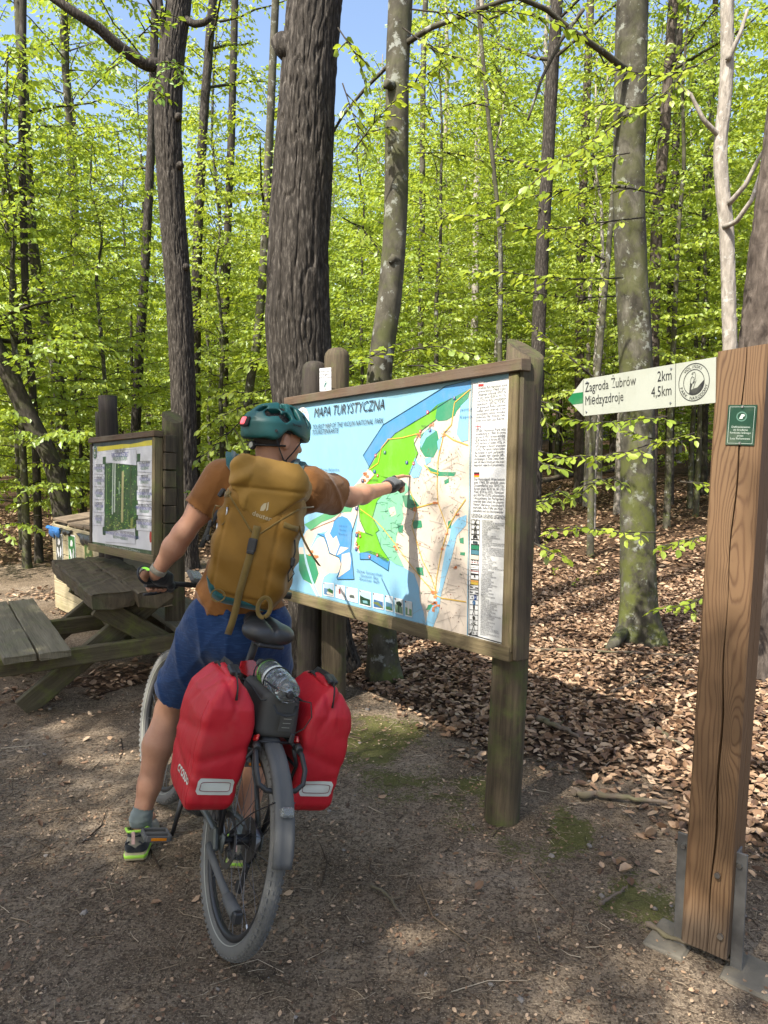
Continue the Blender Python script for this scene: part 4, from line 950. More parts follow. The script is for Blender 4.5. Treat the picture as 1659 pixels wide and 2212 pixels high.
for i in range(rows + 1):
    z = .055 + (Htop - .055) * i / rows; c0 = np.array([cen[0], cen[1], 0]) + np.array([*lean, 0]) * (z / 2)
    h = S_ / 2; b_ = .006
    wN = .0028 * max(0, math.sin(min(1, max(0, (z - .12) / 1.05)) * math.pi)) + .0010 + .0016 * max(0, math.sin(min(1, max(0, (z - 1.25) / .72)) * math.pi))
    nx = .004 + .010 * math.sin(z * 2.3 + .5) + .003 * math.sin(z * 17) + (.016 if z > 1.2 else 0) * min(1, max(0, (z - 1.2) * 2))
    sec = [(-h + b_, -h), (nx - wN, -h), (nx, -h + .02), (nx + wN, -h), (h - b_, -h), (h, -h + b_), (h, .0 - .0015), (h - .008, 0), (h, .0015), (h, h - b_), (h - b_, h), (-h + b_, h), (-h, h - b_), (-h, -h + b_)]
    per = np.cumsum([0] + [math.dist(sec[k], sec[(k + 1) % len(sec)]) for k in range(len(sec))])
    G.append([c0 + fx * a + fy * b2 + np.array([0, 0, z + (.006 * a / h if i == rows else 0)]) for a, b2 in sec]); ths.append(per)
G = np.array(G); n_ = len(sec); F = []; U = []
for i in range(rows):
    for k in range(n_):
        k2 = (k + 1) % n_; zz = [.055 + (Htop - .055) * (i + e) / rows for e in (0, 1)]; u0 = ths[0][k] * 1.0; u1 = ths[0][k + 1] * 1.0
        F.append((i * n_ + k, i * n_ + k2, (i + 1) * n_ + k2, (i + 1) * n_ + k)); U.append([(zz[0], u0), (zz[0], u1), (zz[1], u1), (zz[1], u0)])
F.append(tuple(rows * n_ + k for k in range(n_))); U.append([(p_[0] * 4, p_[1] * .4) for p_ in G[-1]])
F.append(tuple(range(n_))[::-1]); U.append([(p_[0] * 4, p_[1] * .4) for p_ in G[0]][::-1])
MB().add(G.reshape(-1, 3), F, U).build('timber_post', 'larch', SPo, False, (cen[0], cen[1], 0))
Rz = np.stack([fx, fy, [0, 0, 1]], 1)
loc0 = np.array([cen[0], cen[1], 0])
for s_ in (-1, 1):                                               # steel straps left and right of the timber
    o_ = Rz @ np.array([s_ * (S_ / 2 + .019), -.020, .17])
    MB().box(o_, (.036, .009, .46), Rz, bev=.001).box(Rz @ np.array([s_ * (S_ / 2 + .005), .004, .17]), (.009, .040, .46), Rz, bev=.001).build('steel_bracket', 'rusty_steel', SPo)
    MB().cyl(Rz @ np.array([s_ * (S_ / 2 + .016), -.024, .36]), Rz @ np.array([s_ * (S_ / 2 + .016), -.034, .36]), .008, 6).build('bolt', 'steel', SPo)
for a, z_ in ((.035, .33), (.052, .13)): MB().cyl(Rz @ np.array([a, -S_ / 2, z_]), Rz @ np.array([a, -S_ / 2 - .010, z_]), .009, 8).build('bolt', 'steel', SPo)
simple('concrete', (.12, .105, .080), .9, var=.3, vs=30, bs=.5, bscale=80)
for s_, w_ in ((-1, .13), (1, .20)):
    MB().box(Rz @ np.array([s_ * (S_ / 2 + w_ / 2 - .015), -.01, -.006]), (w_, .17, .03), Rz, bev=.006, jit=.012).build('concrete_foot', 'concrete', SPo)
# arrow panel
pr_, pl_ = at(1546, 821, 2.27), at(1262, 859, 2.80)
ex = unit(pr_ - pl_); ez = unit(np.array([0, 0, 1]) - ex * ex[2]); ey = np.cross(ez, ex); RA = np.stack([ex, ey, ez], 1)
L_ = np.linalg.norm(pr_ - pl_); HA = .140
AR = thing('arrow_sign', 'white pointed trail sign with green arrow tip fixed to the timber post', 'sign', M=m4(RA, pl_))
simple('sign_back', (.16, .12, .08), .8, var=.3)
tip = .088; out = [(-tip, 0), (0, -HA / 2), (L_ + .004, -HA / 2), (L_ + .004, HA / 2), (0, HA / 2)]
mb = MB(); m_ = len(out); V_ = [(a, y, b2) for y in (-.003, .012) for a, b2 in out]
mb.add(V_, [tuple(range(m_))] + [tuple(m_ + k for k in range(m_))[::-1]] + [(k, m_ + k, m_ + (k + 1) % m_, (k + 1) % m_) for k in range(m_)]); mb.build('board', 'sign_back', AR)
SW = srgb(184, 188, 176); GR = srgb(22, 120, 68)
mb = MB(); mb.poly([(-tip, 0), (0, -HA / 2), (L_ + .004, -HA / 2), (L_ + .004, HA / 2), (0, HA / 2)], .0045, SW); face = mb.build('face_sheet', 'print', AR, colors=True)
mb = MB(); mb.poly([(-tip, 0), (-tip * .68, -.0215), (-.002, -.0215), (-.002, .0215), (-tip * .68, .0215)], .0051, GR)
mb.build('arrow', 'print', face, colors=True); xd = L_ * .745
for x_ in (0, xd):
    mb = MB(); stroke(mb, [(x_, -HA / 2 + .001), (x_, HA / 2 - .001)], .0018, .0053, INK); mb.build('dividing_line', 'print', face, colors=True)
mb = MB()
def fitw(s_, size, w): V_, _ = text_geo(s_, size); return w / np.ptp(V_[:, 0])
put_text(mb, 'Zagroda Żubrów', .010, .020, .050, .0056, INK, sx=fitw('Zagroda Żubrów', .050, xd * .585))
put_text(mb, 'Międzyzdroje', .010, -.030, .050, .0056, INK, sx=fitw('Międzyzdroje', .050, xd * .445))
put_text(mb, '2km', xd - .014, .020, .050, .0056, INK, sx=.72, align='RIGHT'); put_text(mb, '4,5km', xd - .014, -.030, .050, .0056, INK, sx=.72, align='RIGHT')
cx, cz = xd + .073, .002
ring(mb, cx, cz, .0580, .0602, .0056, INK, 40); ring(mb, cx, cz, .0390, .0410, .0056, INK, 36)
arc_text(mb, 'WOLIŃSKI', cx, cz, .0445, 2.25, .95, .0145, .0056); arc_text(mb, 'PARK NARODOWY', cx, cz, .0555, 3.45, 5.98, .0145, .0056, inside=True)
mb.poly([(cx + .0395, cz + .004), (cx + .036, cz - .016), (cx + .024, cz - .031), (cx + .008, cz - .039), (cx - .012, cz - .038), (cx - .014, cz - .024), (cx + .002, cz - .020), (cx + .014, cz - .018)], .0057, INK)
for p in ([(-.008, .026), (-.004, .031), (.003, .031), (.006, .025), (.006, .014), (.009, .004), (.002, -.010), (-.002, -.020)], [(-.008, .026), (-.002, .026)], [(-.005, .020), (-.011, .012), (-.013, -.002), (-.017, -.036)], [(-.004, .016), (.002, .014), (.000, .004), (-.010, -.010)], [(.003, .010), (-.001, -.004), (.004, .002)]):
    stroke(mb, [(cx + a, cz + b2) for a, b2 in p], .0014, .0058, INK)
mb.poly([(cx - .013, cz), (cx - .006, cz - .006), (cx - .010, cz - .020), (cx - .012, cz - .036), (cx - .017, cz - .036)], .0058, INK)
tag(mb.build('lettering', 'print', face, colors=True), kind='stuff')
for a, b2 in ((.022, .056), (.018, -.056), (xd - .018, .056), (xd - .020, -.056)):
    MB().cyl((a, -.0045, b2), (a, -.0075, b2), .0045, 10, r2=.003).build('screw', 'steel', AR)
# green plate on the timber
pc = at(1588, 918, 2.18); zc = pc[2]; c0 = loc0 + np.array([*lean, 0]) * (zc / 2) + Rz @ np.array([.012, -S_ / 2 - .0035, 0]); c0[2] = zc
Rg = Rz @ rotm(0, .03, 0)
GP = thing('green_plate', 'small dark green plate with white print screwed to the timber post', 'sign', M=m4(Rg, c0))
pw, ph_ = .082, .122
mb = MB().box((0, 0, 0), (pw, .003, ph_), bev=.001, col=srgb(14, 62, 44)); LG = srgb(200, 214, 205)
x_, z_ = pw / 2 - .006, ph_ / 2 - .006; stroke(mb, [(-x_, -z_), (x_, -z_), (x_, z_), (-x_, z_), (-x_, -z_)], .0009, .0022, LG)
for i, s_ in enumerate(('Dofinansowano', 'ze środków', 'funduszu leśnego', 'przez', 'Lasy Państwowe')): put_text(mb, s_, 0, -.008 - i * .0088, .0084, .0022, LG, align='CENTER')
ring(mb, 0, .026, .0115, .0150, .0022, srgb(90, 130, 115), 22); mb.poly([(-.007, .019), (-.001, .033), (.007, .033), (.009, .028), (.004, .025), (.003, .019)], .0022, LG)
mb.build('plate', 'print', GP, colors=True)
for z_ in (ph_ / 2 - .006, -ph_ / 2 + .006): MB().cyl((0, -.0015, z_), (0, -.005, z_), .0048, 10, r2=.003).build('screw', 'steel', GP)
# ================================================================== PICNIC TABLE
wood('table_wood', (.040, .029, .017), (.105, .080, .048), moss=(.075, .080, .030), moss_amt=.55, gs=22, bs=.9)
wood('bench_wood', (.095, .080, .052), (.19, .165, .112), moss=(.13, .14, .055), moss_amt=.35, gs=30, bs=.6)
wood('leg_wood', (.050, .040, .024), (.125, .104, .060), moss=(.13, .145, .03), moss_amt=.6, gs=20, bs=.8)
def beam(a, b, wv, w, h, seed=0, amp=.004, rows=16, notch=0.0):
    """rough sawn beam from a to b; wv = width direction; worn edges"""
    a = np.asarray(a, float); b = np.asarray(b, float); d = unit(b - a); wv = unit(np.asarray(wv) - d * (np.asarray(wv) @ d)); hv = np.cross(d, wv)
    if hv[2] < 0: hv = -hv; wv = -wv
    L = np.linalg.norm(b - a); r_ = np.random.default_rng(seed); c = min(w, h) * .10
    x, y = w / 2, h / 2
    sec = np.array([(-x + c, -y), (0, -y), (x - c, -y), (x, -y + c), (x, 0), (x, y - c), (x - c, y), (x * .35, y), (-x * .1, y), (-x * .5, y), (-x + c, y), (-x, y - c), (-x, 0), (-x, -y + c)])
    n = len(sec); G = []
    for i in range(rows + 1):
        z = i / rows; s = sec + r_.normal(0, amp, sec.shape) * .55
        s = s * (1 + .02 * math.sin(z * 9 + seed)); 
        if i in (0, rows): s = s * .985
        e = r_.normal(0, amp * 1.2, n) if i in (0, rows) else np.zeros(n)
        G.append([a + d * (L * z + ek) + wv * p[0] + hv * p[1] for p, ek in zip(s, e)])
    G = np.array(G); F = []; U = []; per = np.cumsum([0] + [math.dist(sec[k], sec[(k + 1) % n]) for k in range(n)]); o_ = seed * 1.37
    for i in range(rows):
        for k in range(n):
            k2 = (k + 1) % n; F.append((i * n + k, i * n + k2, (i + 1) * n + k2, (i + 1) * n + k)); u0, u1 = L * i / rows + o_, L * (i + 1) / rows + o_
            U.append([(u0, per[k] + o_), (u0, per[k + 1] + o_), (u1, per[k + 1] + o_), (u1, per[k] + o_)])
    F.append(tuple(range(n))); U.append([(p[1] * 4 + o_, p[0] + o_) for p in sec]); F.append(tuple(rows * n + k for k in range(n))[::-1]); U.append([(p[1] * 4 + o_, p[0] + o_) for p in sec][::-1])
    # make faces point outwards
    cr = np.cross(G[0][1] - G[0][0], G[1][0] - G[0][0])
    if cr @ (G[0][0] - a) < 0: F = [f[::-1] for f in F]; U = [u[::-1] for u in U]
    return MB().add(G.reshape(-1, 3), F, U)
tv = np.array([.84, .543, 0]); tu = np.array([-.543, .84, 0]); TE = np.array([-1.61, 4.60, 0])
PT = thing('picnic_table', 'weathered heavy timber picnic table with attached benches left of the bicycle', 'picnic table', TE)
def tp(u, v, z): return TE + tu * u + tv * v + np.array([0, 0, z])
for k, (v0, w_, u0, sd) in enumerate(((-.130, .255, .03, 1), (.118, .225, -.06, 2))):
    beam(tp(u0, v0, .690), tp(1.66, v0, .690), tv, w_, .105, sd, .007, 22).build('tabletop_slab', 'table_wood', PT, False, TE)
for s_ in (-1, 1):
    for k in (0, 1):
        beam(tp((-.10 if s_ < 0 else -.50) + .03 * k, s_ * ((.50 if s_ < 0 else .37) + .19 * k), .425), tp(1.62 if s_ < 0 else 1.00, s_ * ((.50 if s_ < 0 else .37) + .19 * k), .425), tv, .182, .042, 5 + k + s_, .002, 14).build('bench_plank', 'bench_wood', PT, False, TE)
for u0 in (.20, 1.05):
    for s_ in (-1, 1):
        beam(tp(u0 + .034 * s_, -s_ * .66, .02), tp(u0 + .034 * s_, s_ * .20, .640), tu, .062, .135, int(20 + s_ + u0 * 3), .003, 12).build('leg', 'leg_wood', PT, False, TE)
    beam(tp(u0 - .10, -.82, .345), tp(u0 - .10, .82, .345), tu, .060, .110, int(31 + u0 * 5), .003, 14).build('cross_beam', 'leg_wood', PT, False, TE)
    beam(tp(u0, -.22, .630), tp(u0, .22, .630), tu, .07, .012, int(41 + u0 * 5), .001, 6).build('batten', 'leg_wood', PT, False, TE)
beam(tp(.24, 0, .40), tp(1.18, 0, .40), tv, .05, .12, 51, .003, 10).build('stretcher', 'leg_wood', PT, False, TE)

# ================================================================== RECYCLING BINS
wood('bin_wood', (.26, .215, .125), (.40, .34, .215), moss=(.22, .22, .07), moss_amt=.35, gs=24, bs=.4)
wood('bin_lid', (.12, .09, .06), (.22, .165, .11), gs=24)
bx = unit([.81, -.88, 0]); by = np.array([-bx[1], bx[0], 0]); BO = np.array([-3.36, 7.28, 0]); RB = np.stack([bx, by, [0, 0, 1]], 1)
BB = thing('recycling_bins', 'pale plank enclosure for four recycling bags behind the forest board', 'bin', M=m4(RB, BO))
LB, HBn, DB = 1.66, .90, .42
for i in range(6):
    MB().box((LB / 2, 0, .09 + i * .145), (LB, .022, .140), jit=.002).build('front_plank', 'bin_wood', BB)
    MB().box((LB + .004, DB / 2, .09 + i * .145), (.022, DB, .140), jit=.002).build('side_plank', 'bin_wood', BB)
for x_ in (.0, .415, .83, 1.245, LB): MB().box((x_ - .01, .035 if x_ < LB - .1 else -.012, .45), (.05, .045, .9)).build('upright', 'bin_wood', BB)
MB().box((LB + .0, DB, .46), (.06, .05, .92)).build('upright', 'bin_wood', BB)
for x_ in (.21, .62, 1.04, 1.45): MB().box((x_, .20, HBn + .035 + .012 * math.sin(x_ * 9)), (.40, .40, .03), rotm(.10, 0, 0), jit=.004).build('lid', 'bin_lid', BB)
simple('bag_blue', (.03, .16, .42), .35, var=.3, vs=20, bs=.6, bscale=30, bd=.02)
simple('bag_black', (.030, .032, .030), .3, var=.3, vs=20, bs=.6, bscale=30, bd=.02)
for k, (x_, wd, hh_, mt) in enumerate(((.10, .20, .11, 'bag_blue'), (.46, .14, .05, 'bag_black'), (.98, .21, .11, 'bag_black'), (1.40, .13, .12, 'bag_blue'))):
    G = []
    for i in range(9):
        v = i / 8
        G.append([(x_ - wd + 2 * wd * j / 14, -.018 - .020 * math.sin(v * 3.1) * (1 + .5 * math.sin(j * 1.9 + k)), HBn - .04 + .02 * math.sin(j + k) * v - hh_ * v * (math.sin(math.pi * min(1, (j + .6) / 15)) ** .6) * (1 + .15 * math.sin(j * 2.3))) for j in range(15)])
    o_ = MB().grid(G, flip=True).build('bag_rim', mt, BB, True); md = o_.modifiers.new('thick', 'SOLIDIFY'); md.thickness = .008
for k, (x_, z_, cl, tx_, ink) in enumerate(((.21, .60, srgb(70, 76, 70), 'ZMIESZANE', WHITE), (.56, .62, srgb(40, 120, 56), 'SZKŁO', WHITE), (.98, .60, srgb(72, 104, 48), 'SZKŁO', srgb(180, 180, 130)), (1.40, .57, srgb(214, 190, 40), 'PLASTIK\nMETAL', INK))):
    mb = MB().box((x_, -.014, z_), (.19, .004, .40), bev=.001, col=WHITE if k != 2 else srgb(150, 150, 90)); w_ = .087
    mb.poly([(x_ - w_, z_ - .19), (x_ + w_, z_ - .19), (x_ + w_, z_ + .19), (x_ - w_, z_ + .19)], .0168, cl)
    for a in range(3):                                            # three bent arrows chasing each other
        an = math.pi / 2 + a * 2.094; q_ = lambda r, t: (x_ + r * .058 * math.cos(an + t), z_ + .05 + r * .095 * math.sin(an + t))
        mb.poly([q_(.5, -.65), q_(1.02, -.65), q_(1.12, -.1), q_(1.0, .45), q_(.55, .55)], .0172, ink); mb.poly([q_(.35, .45), q_(1.2, .40), q_(.8, .95)], .0176, ink)
    mb.poly([(x_ - .068, z_ - .155), (x_ + .068, z_ - .155), (x_ + .068, z_ - .085), (x_ - .068, z_ - .085)], .0172, ink if k != 3 else cl)
    put_text(mb, tx_, x_, z_ - .135 + (.02 if k == 3 else 0), .040, .0178, cl if k != 3 else INK, align='CENTER', sx=.7, bold=.0006)
    mb.build('sticker', 'print', BB, colors=True)
# ================================================================== BICYCLE
HEAD, LEAN = .482, .245
b_d = np.array([-math.sin(HEAD), math.cos(HEAD), 0]); b_s = np.array([math.cos(HEAD), math.sin(HEAD), 0])
b_u = np.array([0, 0, 1.]) * math.cos(LEAN) + b_s * math.sin(LEAN); b_l = -(b_s * math.cos(LEAN) - np.array([0, 0, 1.]) * math.sin(LEAN))
RBK = np.stack([b_d, b_l, b_u], 1); OB = np.array([-.568, 2.303, .003])
MBK = m4(RBK, OB)
def bw(p): return OB + RBK @ np.asarray(p, float)
simple('rubber', (.060, .060, .056), .85, var=.5, vs=8, bs=.3, bscale=120, spec=.25)
simple('rubber_dusty', (.135, .132, .122), .92, var=.4, vs=7, bs=.3, bscale=160, spec=.15)
simple('black_metal', (.022, .022, .023), .45, .2, var=.3)
simple('black_plastic', (.020, .020, .020), .55, var=.3, vs=40)
simple('grey_plastic', (.090, .090, .086), .72, var=.3, vs=9, bs=.15, bscale=200, spec=.3)
simple('bike_paint', (.075, .082, .075), .42, .25, var=.2)
simple('alloy', (.45, .45, .44), .38, 1.0, var=.2, vs=40)
simple('spoke_metal', (.16, .16, .16), .4, .9)
simple('stripe', (.25, .25, .21), .5, var=.15)
simple('red_lens', (.42, .012, .015), .12, var=.35, vs=160, spec=.8)
simple('amber_lens', (.55, .18, .01), .2, var=.35, vs=160)
t = NT('clear_plastic'); t.pbsdf(Base__Color=(.9, .95, .93), Roughness=.06, Transmission__Weight=.85, IOR=1.38)
BK = thing('bicycle', 'dusty black touring bicycle leaning to the right under the rider', 'bicycle', M=MBK)
RW = .36
def torus(R0, r0, n=120, m=14, knob=True, wid=1.0, y0=0.0):
    G = np.zeros((n, m, 3))
    for i in range(n):
        a = 2 * math.pi * i / n
        for j in range(m):
            b_ = 2 * math.pi * j / m + math.pi / m; cr = math.cos(b_); r = r0
            if knob and cr > -.05: r += .0062 * (1 if (i // 2 + (j % 2)) % 2 else -.5) * (1 if .05 < cr < .86 else .3)
            G[i, j] = (math.cos(a) * (R0 + r * cr), y0 + r * math.sin(b_) * wid, math.sin(a) * (R0 + r * cr))
    G = np.concatenate([G, G[:1]], 0)
    return MB().grid(G, True)
spoke_me = {}
def wheel(parent, cx, cz, T=None, disc_side=.045, nm='rear_wheel'):
    T = T or (lambda p: p)
    def tr(mb):
        mb.v = [tuple(T(np.array(p) + np.array([cx, 0, cz]))) for p in mb.v]; return mb
    rim = tr(torus(RW - .066, .013, 72, 8, False, .95)).build(nm, 'black_metal', parent, True)
    tr(torus(RW - .031, .0275, 110, 16, False, .92)).build('tyre', 'rubber_dusty', rim, True)
    kb_ = MB()
    for k in range(84):
        for b_, hh_, ww in ((.92, .0050, .0085), (-.92, .0050, .0085), (.40, .0028, .0060), (-.40, .0028, .0060), (0, .0024, .0050)):
            a = 2 * math.pi * (k + (.5 if abs(b_) > .3 else 0)) / 84; rr_ = RW - .031 + .0265 * math.cos(b_)
            Rk = rotm(0, -a, 0) @ rotm(0, 0, b_); kb_.box((math.cos(a) * rr_, .0245 * math.sin(b_), math.sin(a) * rr_), (hh_ * 2, ww, .0135), Rk, bev=0)
    tag(tr(kb_).build('tread_knobs', 'rubber_dusty', rim), kind='stuff')
    for s_ in (-1, 1):
        a = np.linspace(0, 2 * np.pi, 97); G = [[(math.cos(x) * r, s_ * y, math.sin(x) * r) for r, y in ((RW - .0505, .0196), (RW - .0475, .0216))] for x in a]
        tr(MB().grid(G, False, flip=s_ > 0)).build('reflective_stripe', 'stripe', rim, True)
    hub = MB().cyl((0, -.06, 0), (0, .06, 0), .011, 12).cyl((0, -.034, 0), (0, -.026, 0), .030, 18).cyl((0, .022, 0), (0, .030, 0), .030, 18).cyl((0, -.03, 0), (0, .03, 0), .017, 14)
    tr(hub).build('hub', 'black_metal', rim, False)
    for k in range(28):
        a = 2 * math.pi * k / 28; s_ = 1 if k % 2 else -1; tw = .55 * (1 if (k // 2) % 2 else -1)
        p0 = np.array([math.cos(a + tw) * .028, s_ * .026, math.sin(a + tw) * .028]); p1 = np.array([math.cos(a) * (RW - .075), s_ * .003, math.sin(a) * (RW - .075)])
        tr(MB().tube([p0, p1], .0011, 5, cap=False)).build('spoke', 'spoke_metal', rim)
        if k % 7 == 3: tr(MB().cyl(p1 * .99, p1 * .945, .003, 6)).build('spoke_nipple', 'alloy', rim)
    d_ = MB()
    n = 40
    for k in range(n):                                          # vented disc
        a, b_ = 2 * math.pi * k / n, 2 * math.pi * (k + 1) / n; w = .003 * math.sin(k * 1.6)
        P = [(math.cos(x) * r, disc_side + y, math.sin(x) * r) for y in (-.001, .001) for x, r in ((a, .070), (b_, .070), (b_, .090 + w), (a, .090 - w))]
        if k % 4 != 3: d_.add(P, [(0, 1, 2, 3)[::-1], (4, 5, 6, 7), (0, 4, 5, 1), (2, 6, 7, 3)])
        else: d_.add([(p[0] * .97, p[1], p[2] * .97) for p in P], [(0, 1, 2, 3)[::-1], (4, 5, 6, 7)])
    for k in range(6):
        a = 2 * math.pi * k / 6; d_.tube([(math.cos(a) * .02, disc_side, math.sin(a) * .02), (math.cos(a + .35) * .072, disc_side, math.sin(a + .35) * .072)], .004, 5)
    tr(d_).build('brake_disc', 'spoke_metal', rim)
    return rim
rwheel = wheel(BK, 0, RW)
# cassette, derailleur, chain guard on the right side
cs = MB()
for k in range(7): cs.cyl((0, -.030 - .005 * k, RW), (0, -.033 - .005 * k, RW), .072 - .007 * k, 26)
cs.build('cassette', 'spoke_metal', BK)
der = MB().tube([(0, -.055, RW), (.005, -.065, RW - .06), (.02, -.06, RW - .09)], .010, 8).box((.03, -.055, RW - .15), (.028, .012, .12), rotm(0, -.25, 0))
for zz in (RW - .10, RW - .195): der.cyl((.035 + (RW - .10 - zz) * .2, -.062, zz), (.035 + (RW - .10 - zz) * .2, -.05, zz), .020, 14)
der.build('derailleur', 'black_metal', BK)
STEER = .13
HA, HB_ = np.array([.80, 0, .93]), np.array([.885, 0, .70])        # head tube top and bottom
ax_ = unit(HA - HB_)
def steer(p):
    p = np.asarray(p, float) - HB_; c, s_ = math.cos(STEER), math.sin(STEER)
    return HB_ + p * c + np.cross(ax_, p) * s_ + ax_ * (ax_ @ p) * (1 - c)
fwheel = wheel(BK, 1.14, RW, lambda p: steer(p), nm='front_wheel')
BBk = np.array([.47, 0, .30]); STt = np.array([.325, 0, .80])
fr = MB()
fr.tube([BBk, (BBk + STt) / 2, STt], .019, 14); fr.tube([STt + np.array([.0, 0, -.06]), (.56, 0, .83), HA - np.array([-.01, 0, .03])], [.019, .021, .023], 14)
fr.tube([BBk + np.array([.03, 0, .0]), (.66, 0, .50), HB_ + np.array([-.01, 0, .03])], [.034, .036, .032], 16); fr.tube([HB_, HA], .026, 14)
for s_ in (-1, 1):
    fr.tube([(.44, s_ * .035, .31), (.33, s_ * .048, .33), (.20, s_ * .058, .345), (0, s_ * .068, RW)], [.015, .013, .011, .011], 10)
    fr.tube([(.335, s_ * .020, .74), (.28, s_ * .05, .66), (.12, s_ * .066, .50), (0, s_ * .068, RW)], [.010, .010, .009, .010], 10)
    fr.box((-.005, s_ * .068, RW), (.06, .008, .06), bev=.003)
fr.build('frame', 'bike_paint', BK, True)
MB().box((.50, 0, .30), (.20, .11, .15), rotm(0, .3, 0), bev=.03).build('motor', 'black_plastic', BK)
fk = MB().tube([steer(HB_), steer((.895, 0, .66))], .030, 12)
for s_ in (-1, 1): fk.tube([steer((.90, s_ * .01, .67)), steer((.91, s_ * .058, .655)), steer((.955, s_ * .060, .56)), steer((1.14, s_ * .064, RW))], [.020, .020, .018, .013], 12)
fk.build('fork', 'black_metal', BK, True)
# crank set
ck = MB().cyl((.47, -.062, .30), (.47, -.066, .30), .095, 36); ck.build('chainring', 'black_metal', BK)
cl_ = BBk + np.array([.03, .088, -.165])
for s_, e in ((1, cl_), (-1, BBk + np.array([-.03, -.105, .165]))):
    MB().tube([BBk + np.array([0, s_ * .06, 0]), BBk + np.array([0, s_ * .080, 0]), e - np.array([0, s_ * .008, 0])], [.017, .016, .011], 8, flat=.7).build('crank_arm', 'black_metal', BK, True)
def pedal(c, s_):
    pr_ = bpy.data.objects.new('pedal', None)
    Rp = rotm(0, .10, 0); w, l = .095, .085; mb = MB()
    cc = c + np.array([0, s_ * .054, 0])
    for dx in (-l / 2, l / 2): mb.box(cc + Rp @ np.array([dx, 0, 0]), (.011, w, .024), Rp, bev=.003)
    for dy in (-w / 2, w / 2): mb.box(cc + Rp @ np.array([0, dy, 0]), (l, .010, .022), Rp, bev=.003)
    mb.box(cc, (l * .28, w, .020), Rp, bev=.004); mb.cyl(c, c + np.array([0, s_ * .03, 0]), .006, 8)
    o_ = mb.build('pedal', 'grey_plastic', BK)
    for dx in (-l / 2 - .0062, l / 2 + .0062): MB().box(cc + Rp @ np.array([dx, 0, 0]), (.0025, w * .62, .011), Rp, bev=.0005).build('reflector', 'amber_lens', o_)
    tx_ = MB(); V_, F_ = text_geo('ACID', .018); 
    tx_.add([cc + Rp @ np.array([-.022 + .036 * 0 + (.03 - a) * 1.0 - .0, s_ * (w / 2 + .0056), b_ - .006]) for a, b_ in V_], F_ if s_ < 0 else F_); tx_.build('lettering', 'stripe', o_)
pedal(cl_, 1); pedal(BBk + np.array([-.03, -.105, .165]), -1)
# mudguards
def guard(cx, cz, a0, a1, T=None, r=.386, wd=.033, name='rear_mudguard'):
    T = T or (lambda p: p); n = 40; G = []
    prof = [(-1, -.012), (-.86, -.002), (-.45, .0025), (-.36, .0008), (0, .003), (.36, .0008), (.45, .0025), (.86, -.002), (1, -.012)]
    for i in range(n + 1):
        a = math.radians(a0 + (a1 - a0) * i / n); sq = 1 if i < n - 1 else .93
        G.append([T(np.array([cx + math.cos(a) * (r + q), y * wd * sq, cz + math.sin(a) * (r + q)])) for y, q in prof])
    o_ = MB().grid(G).build(name, 'grey_plastic', BK, True); md = o_.modifiers.new('thick', 'SOLIDIFY'); md.thickness = .003; md.offset = 0
    return o_
gd = guard(0, RW, 62, 166)
a = math.radians(143); rl = np.array([math.cos(a) * .396, 0, RW + math.sin(a) * .396]); Rr = rotm(0, -a + math.pi, 0)
MB().box(rl, (.020, .042, .030), Rr, bev=.005).build('tail_lamp', 'clear_plastic', BK)
for s_ in (-1, 1): MB().tube([(0, s_ * .072, RW), (-.17, s_ * .05, RW + .17), (-.285, s_ * .033, RW + .255)], .0022, 6).build('mudguard_stay', 'black_metal', BK)
# rack
rk = MB(); Zr = .735
for s_ in (-1, 1):
    rk.tube([(.30, s_ * .045, Zr - .03), (.22, s_ * .062, Zr), (0, s_ * .064, Zr), (-.13, s_ * .064, Zr)], .0065, 8)
    rk.tube([(0, s_ * .074, RW + .02), (.03, s_ * .10, .52), (.06, s_ * .10, .66), (.05, s_ * .064, Zr - .01)], .0065, 8); rk.tube([(0, s_ * .074, RW + .02), (-.05, s_ * .10, .54), (-.10, s_ * .10, .66), (-.12, s_ * .066, Zr - .012)], .0065, 8)
    rk.tube([(.06, s_ * .10, .655), (-.10, s_ * .10, .655)], .0055, 8)
for x_ in (.2, .1, 0, -.1): rk.tube([(x_, -.064, Zr), (x_, .064, Zr)], .005, 8)
rko = rk.build('rack', 'black_metal', BK, True)
lp = [(-.12, .072, Zr - .004), (-.165, .080, Zr - .016), (-.205, .083, Zr - .050), (-.228, .075, Zr - .086), (-.238, .050, Zr - .102), (-.240, 0, Zr - .106), (-.238, -.050, Zr - .102), (-.228, -.075, Zr - .086), (-.205, -.083, Zr - .050), (-.165, -.080, Zr - .016), (-.12, -.072, Zr - .004)]
MB().tube(lp, .0085, 10).build('rear_loop', 'black_plastic', rko, True)
for s_ in (-1, 1):
    MB().tube([(-.13, s_ * .072, Zr + .002), (-.155, s_ * .074, Zr - .006)], .0125, 10).build('clamp', 'black_plastic', rko, True)
    MB().box((-.115, s_ * .07, Zr + .018), (.035, .010, .022), rotm(.3 * s_, .4, 0), bev=.004).build('pannier_hook', 'red_lens', rko)
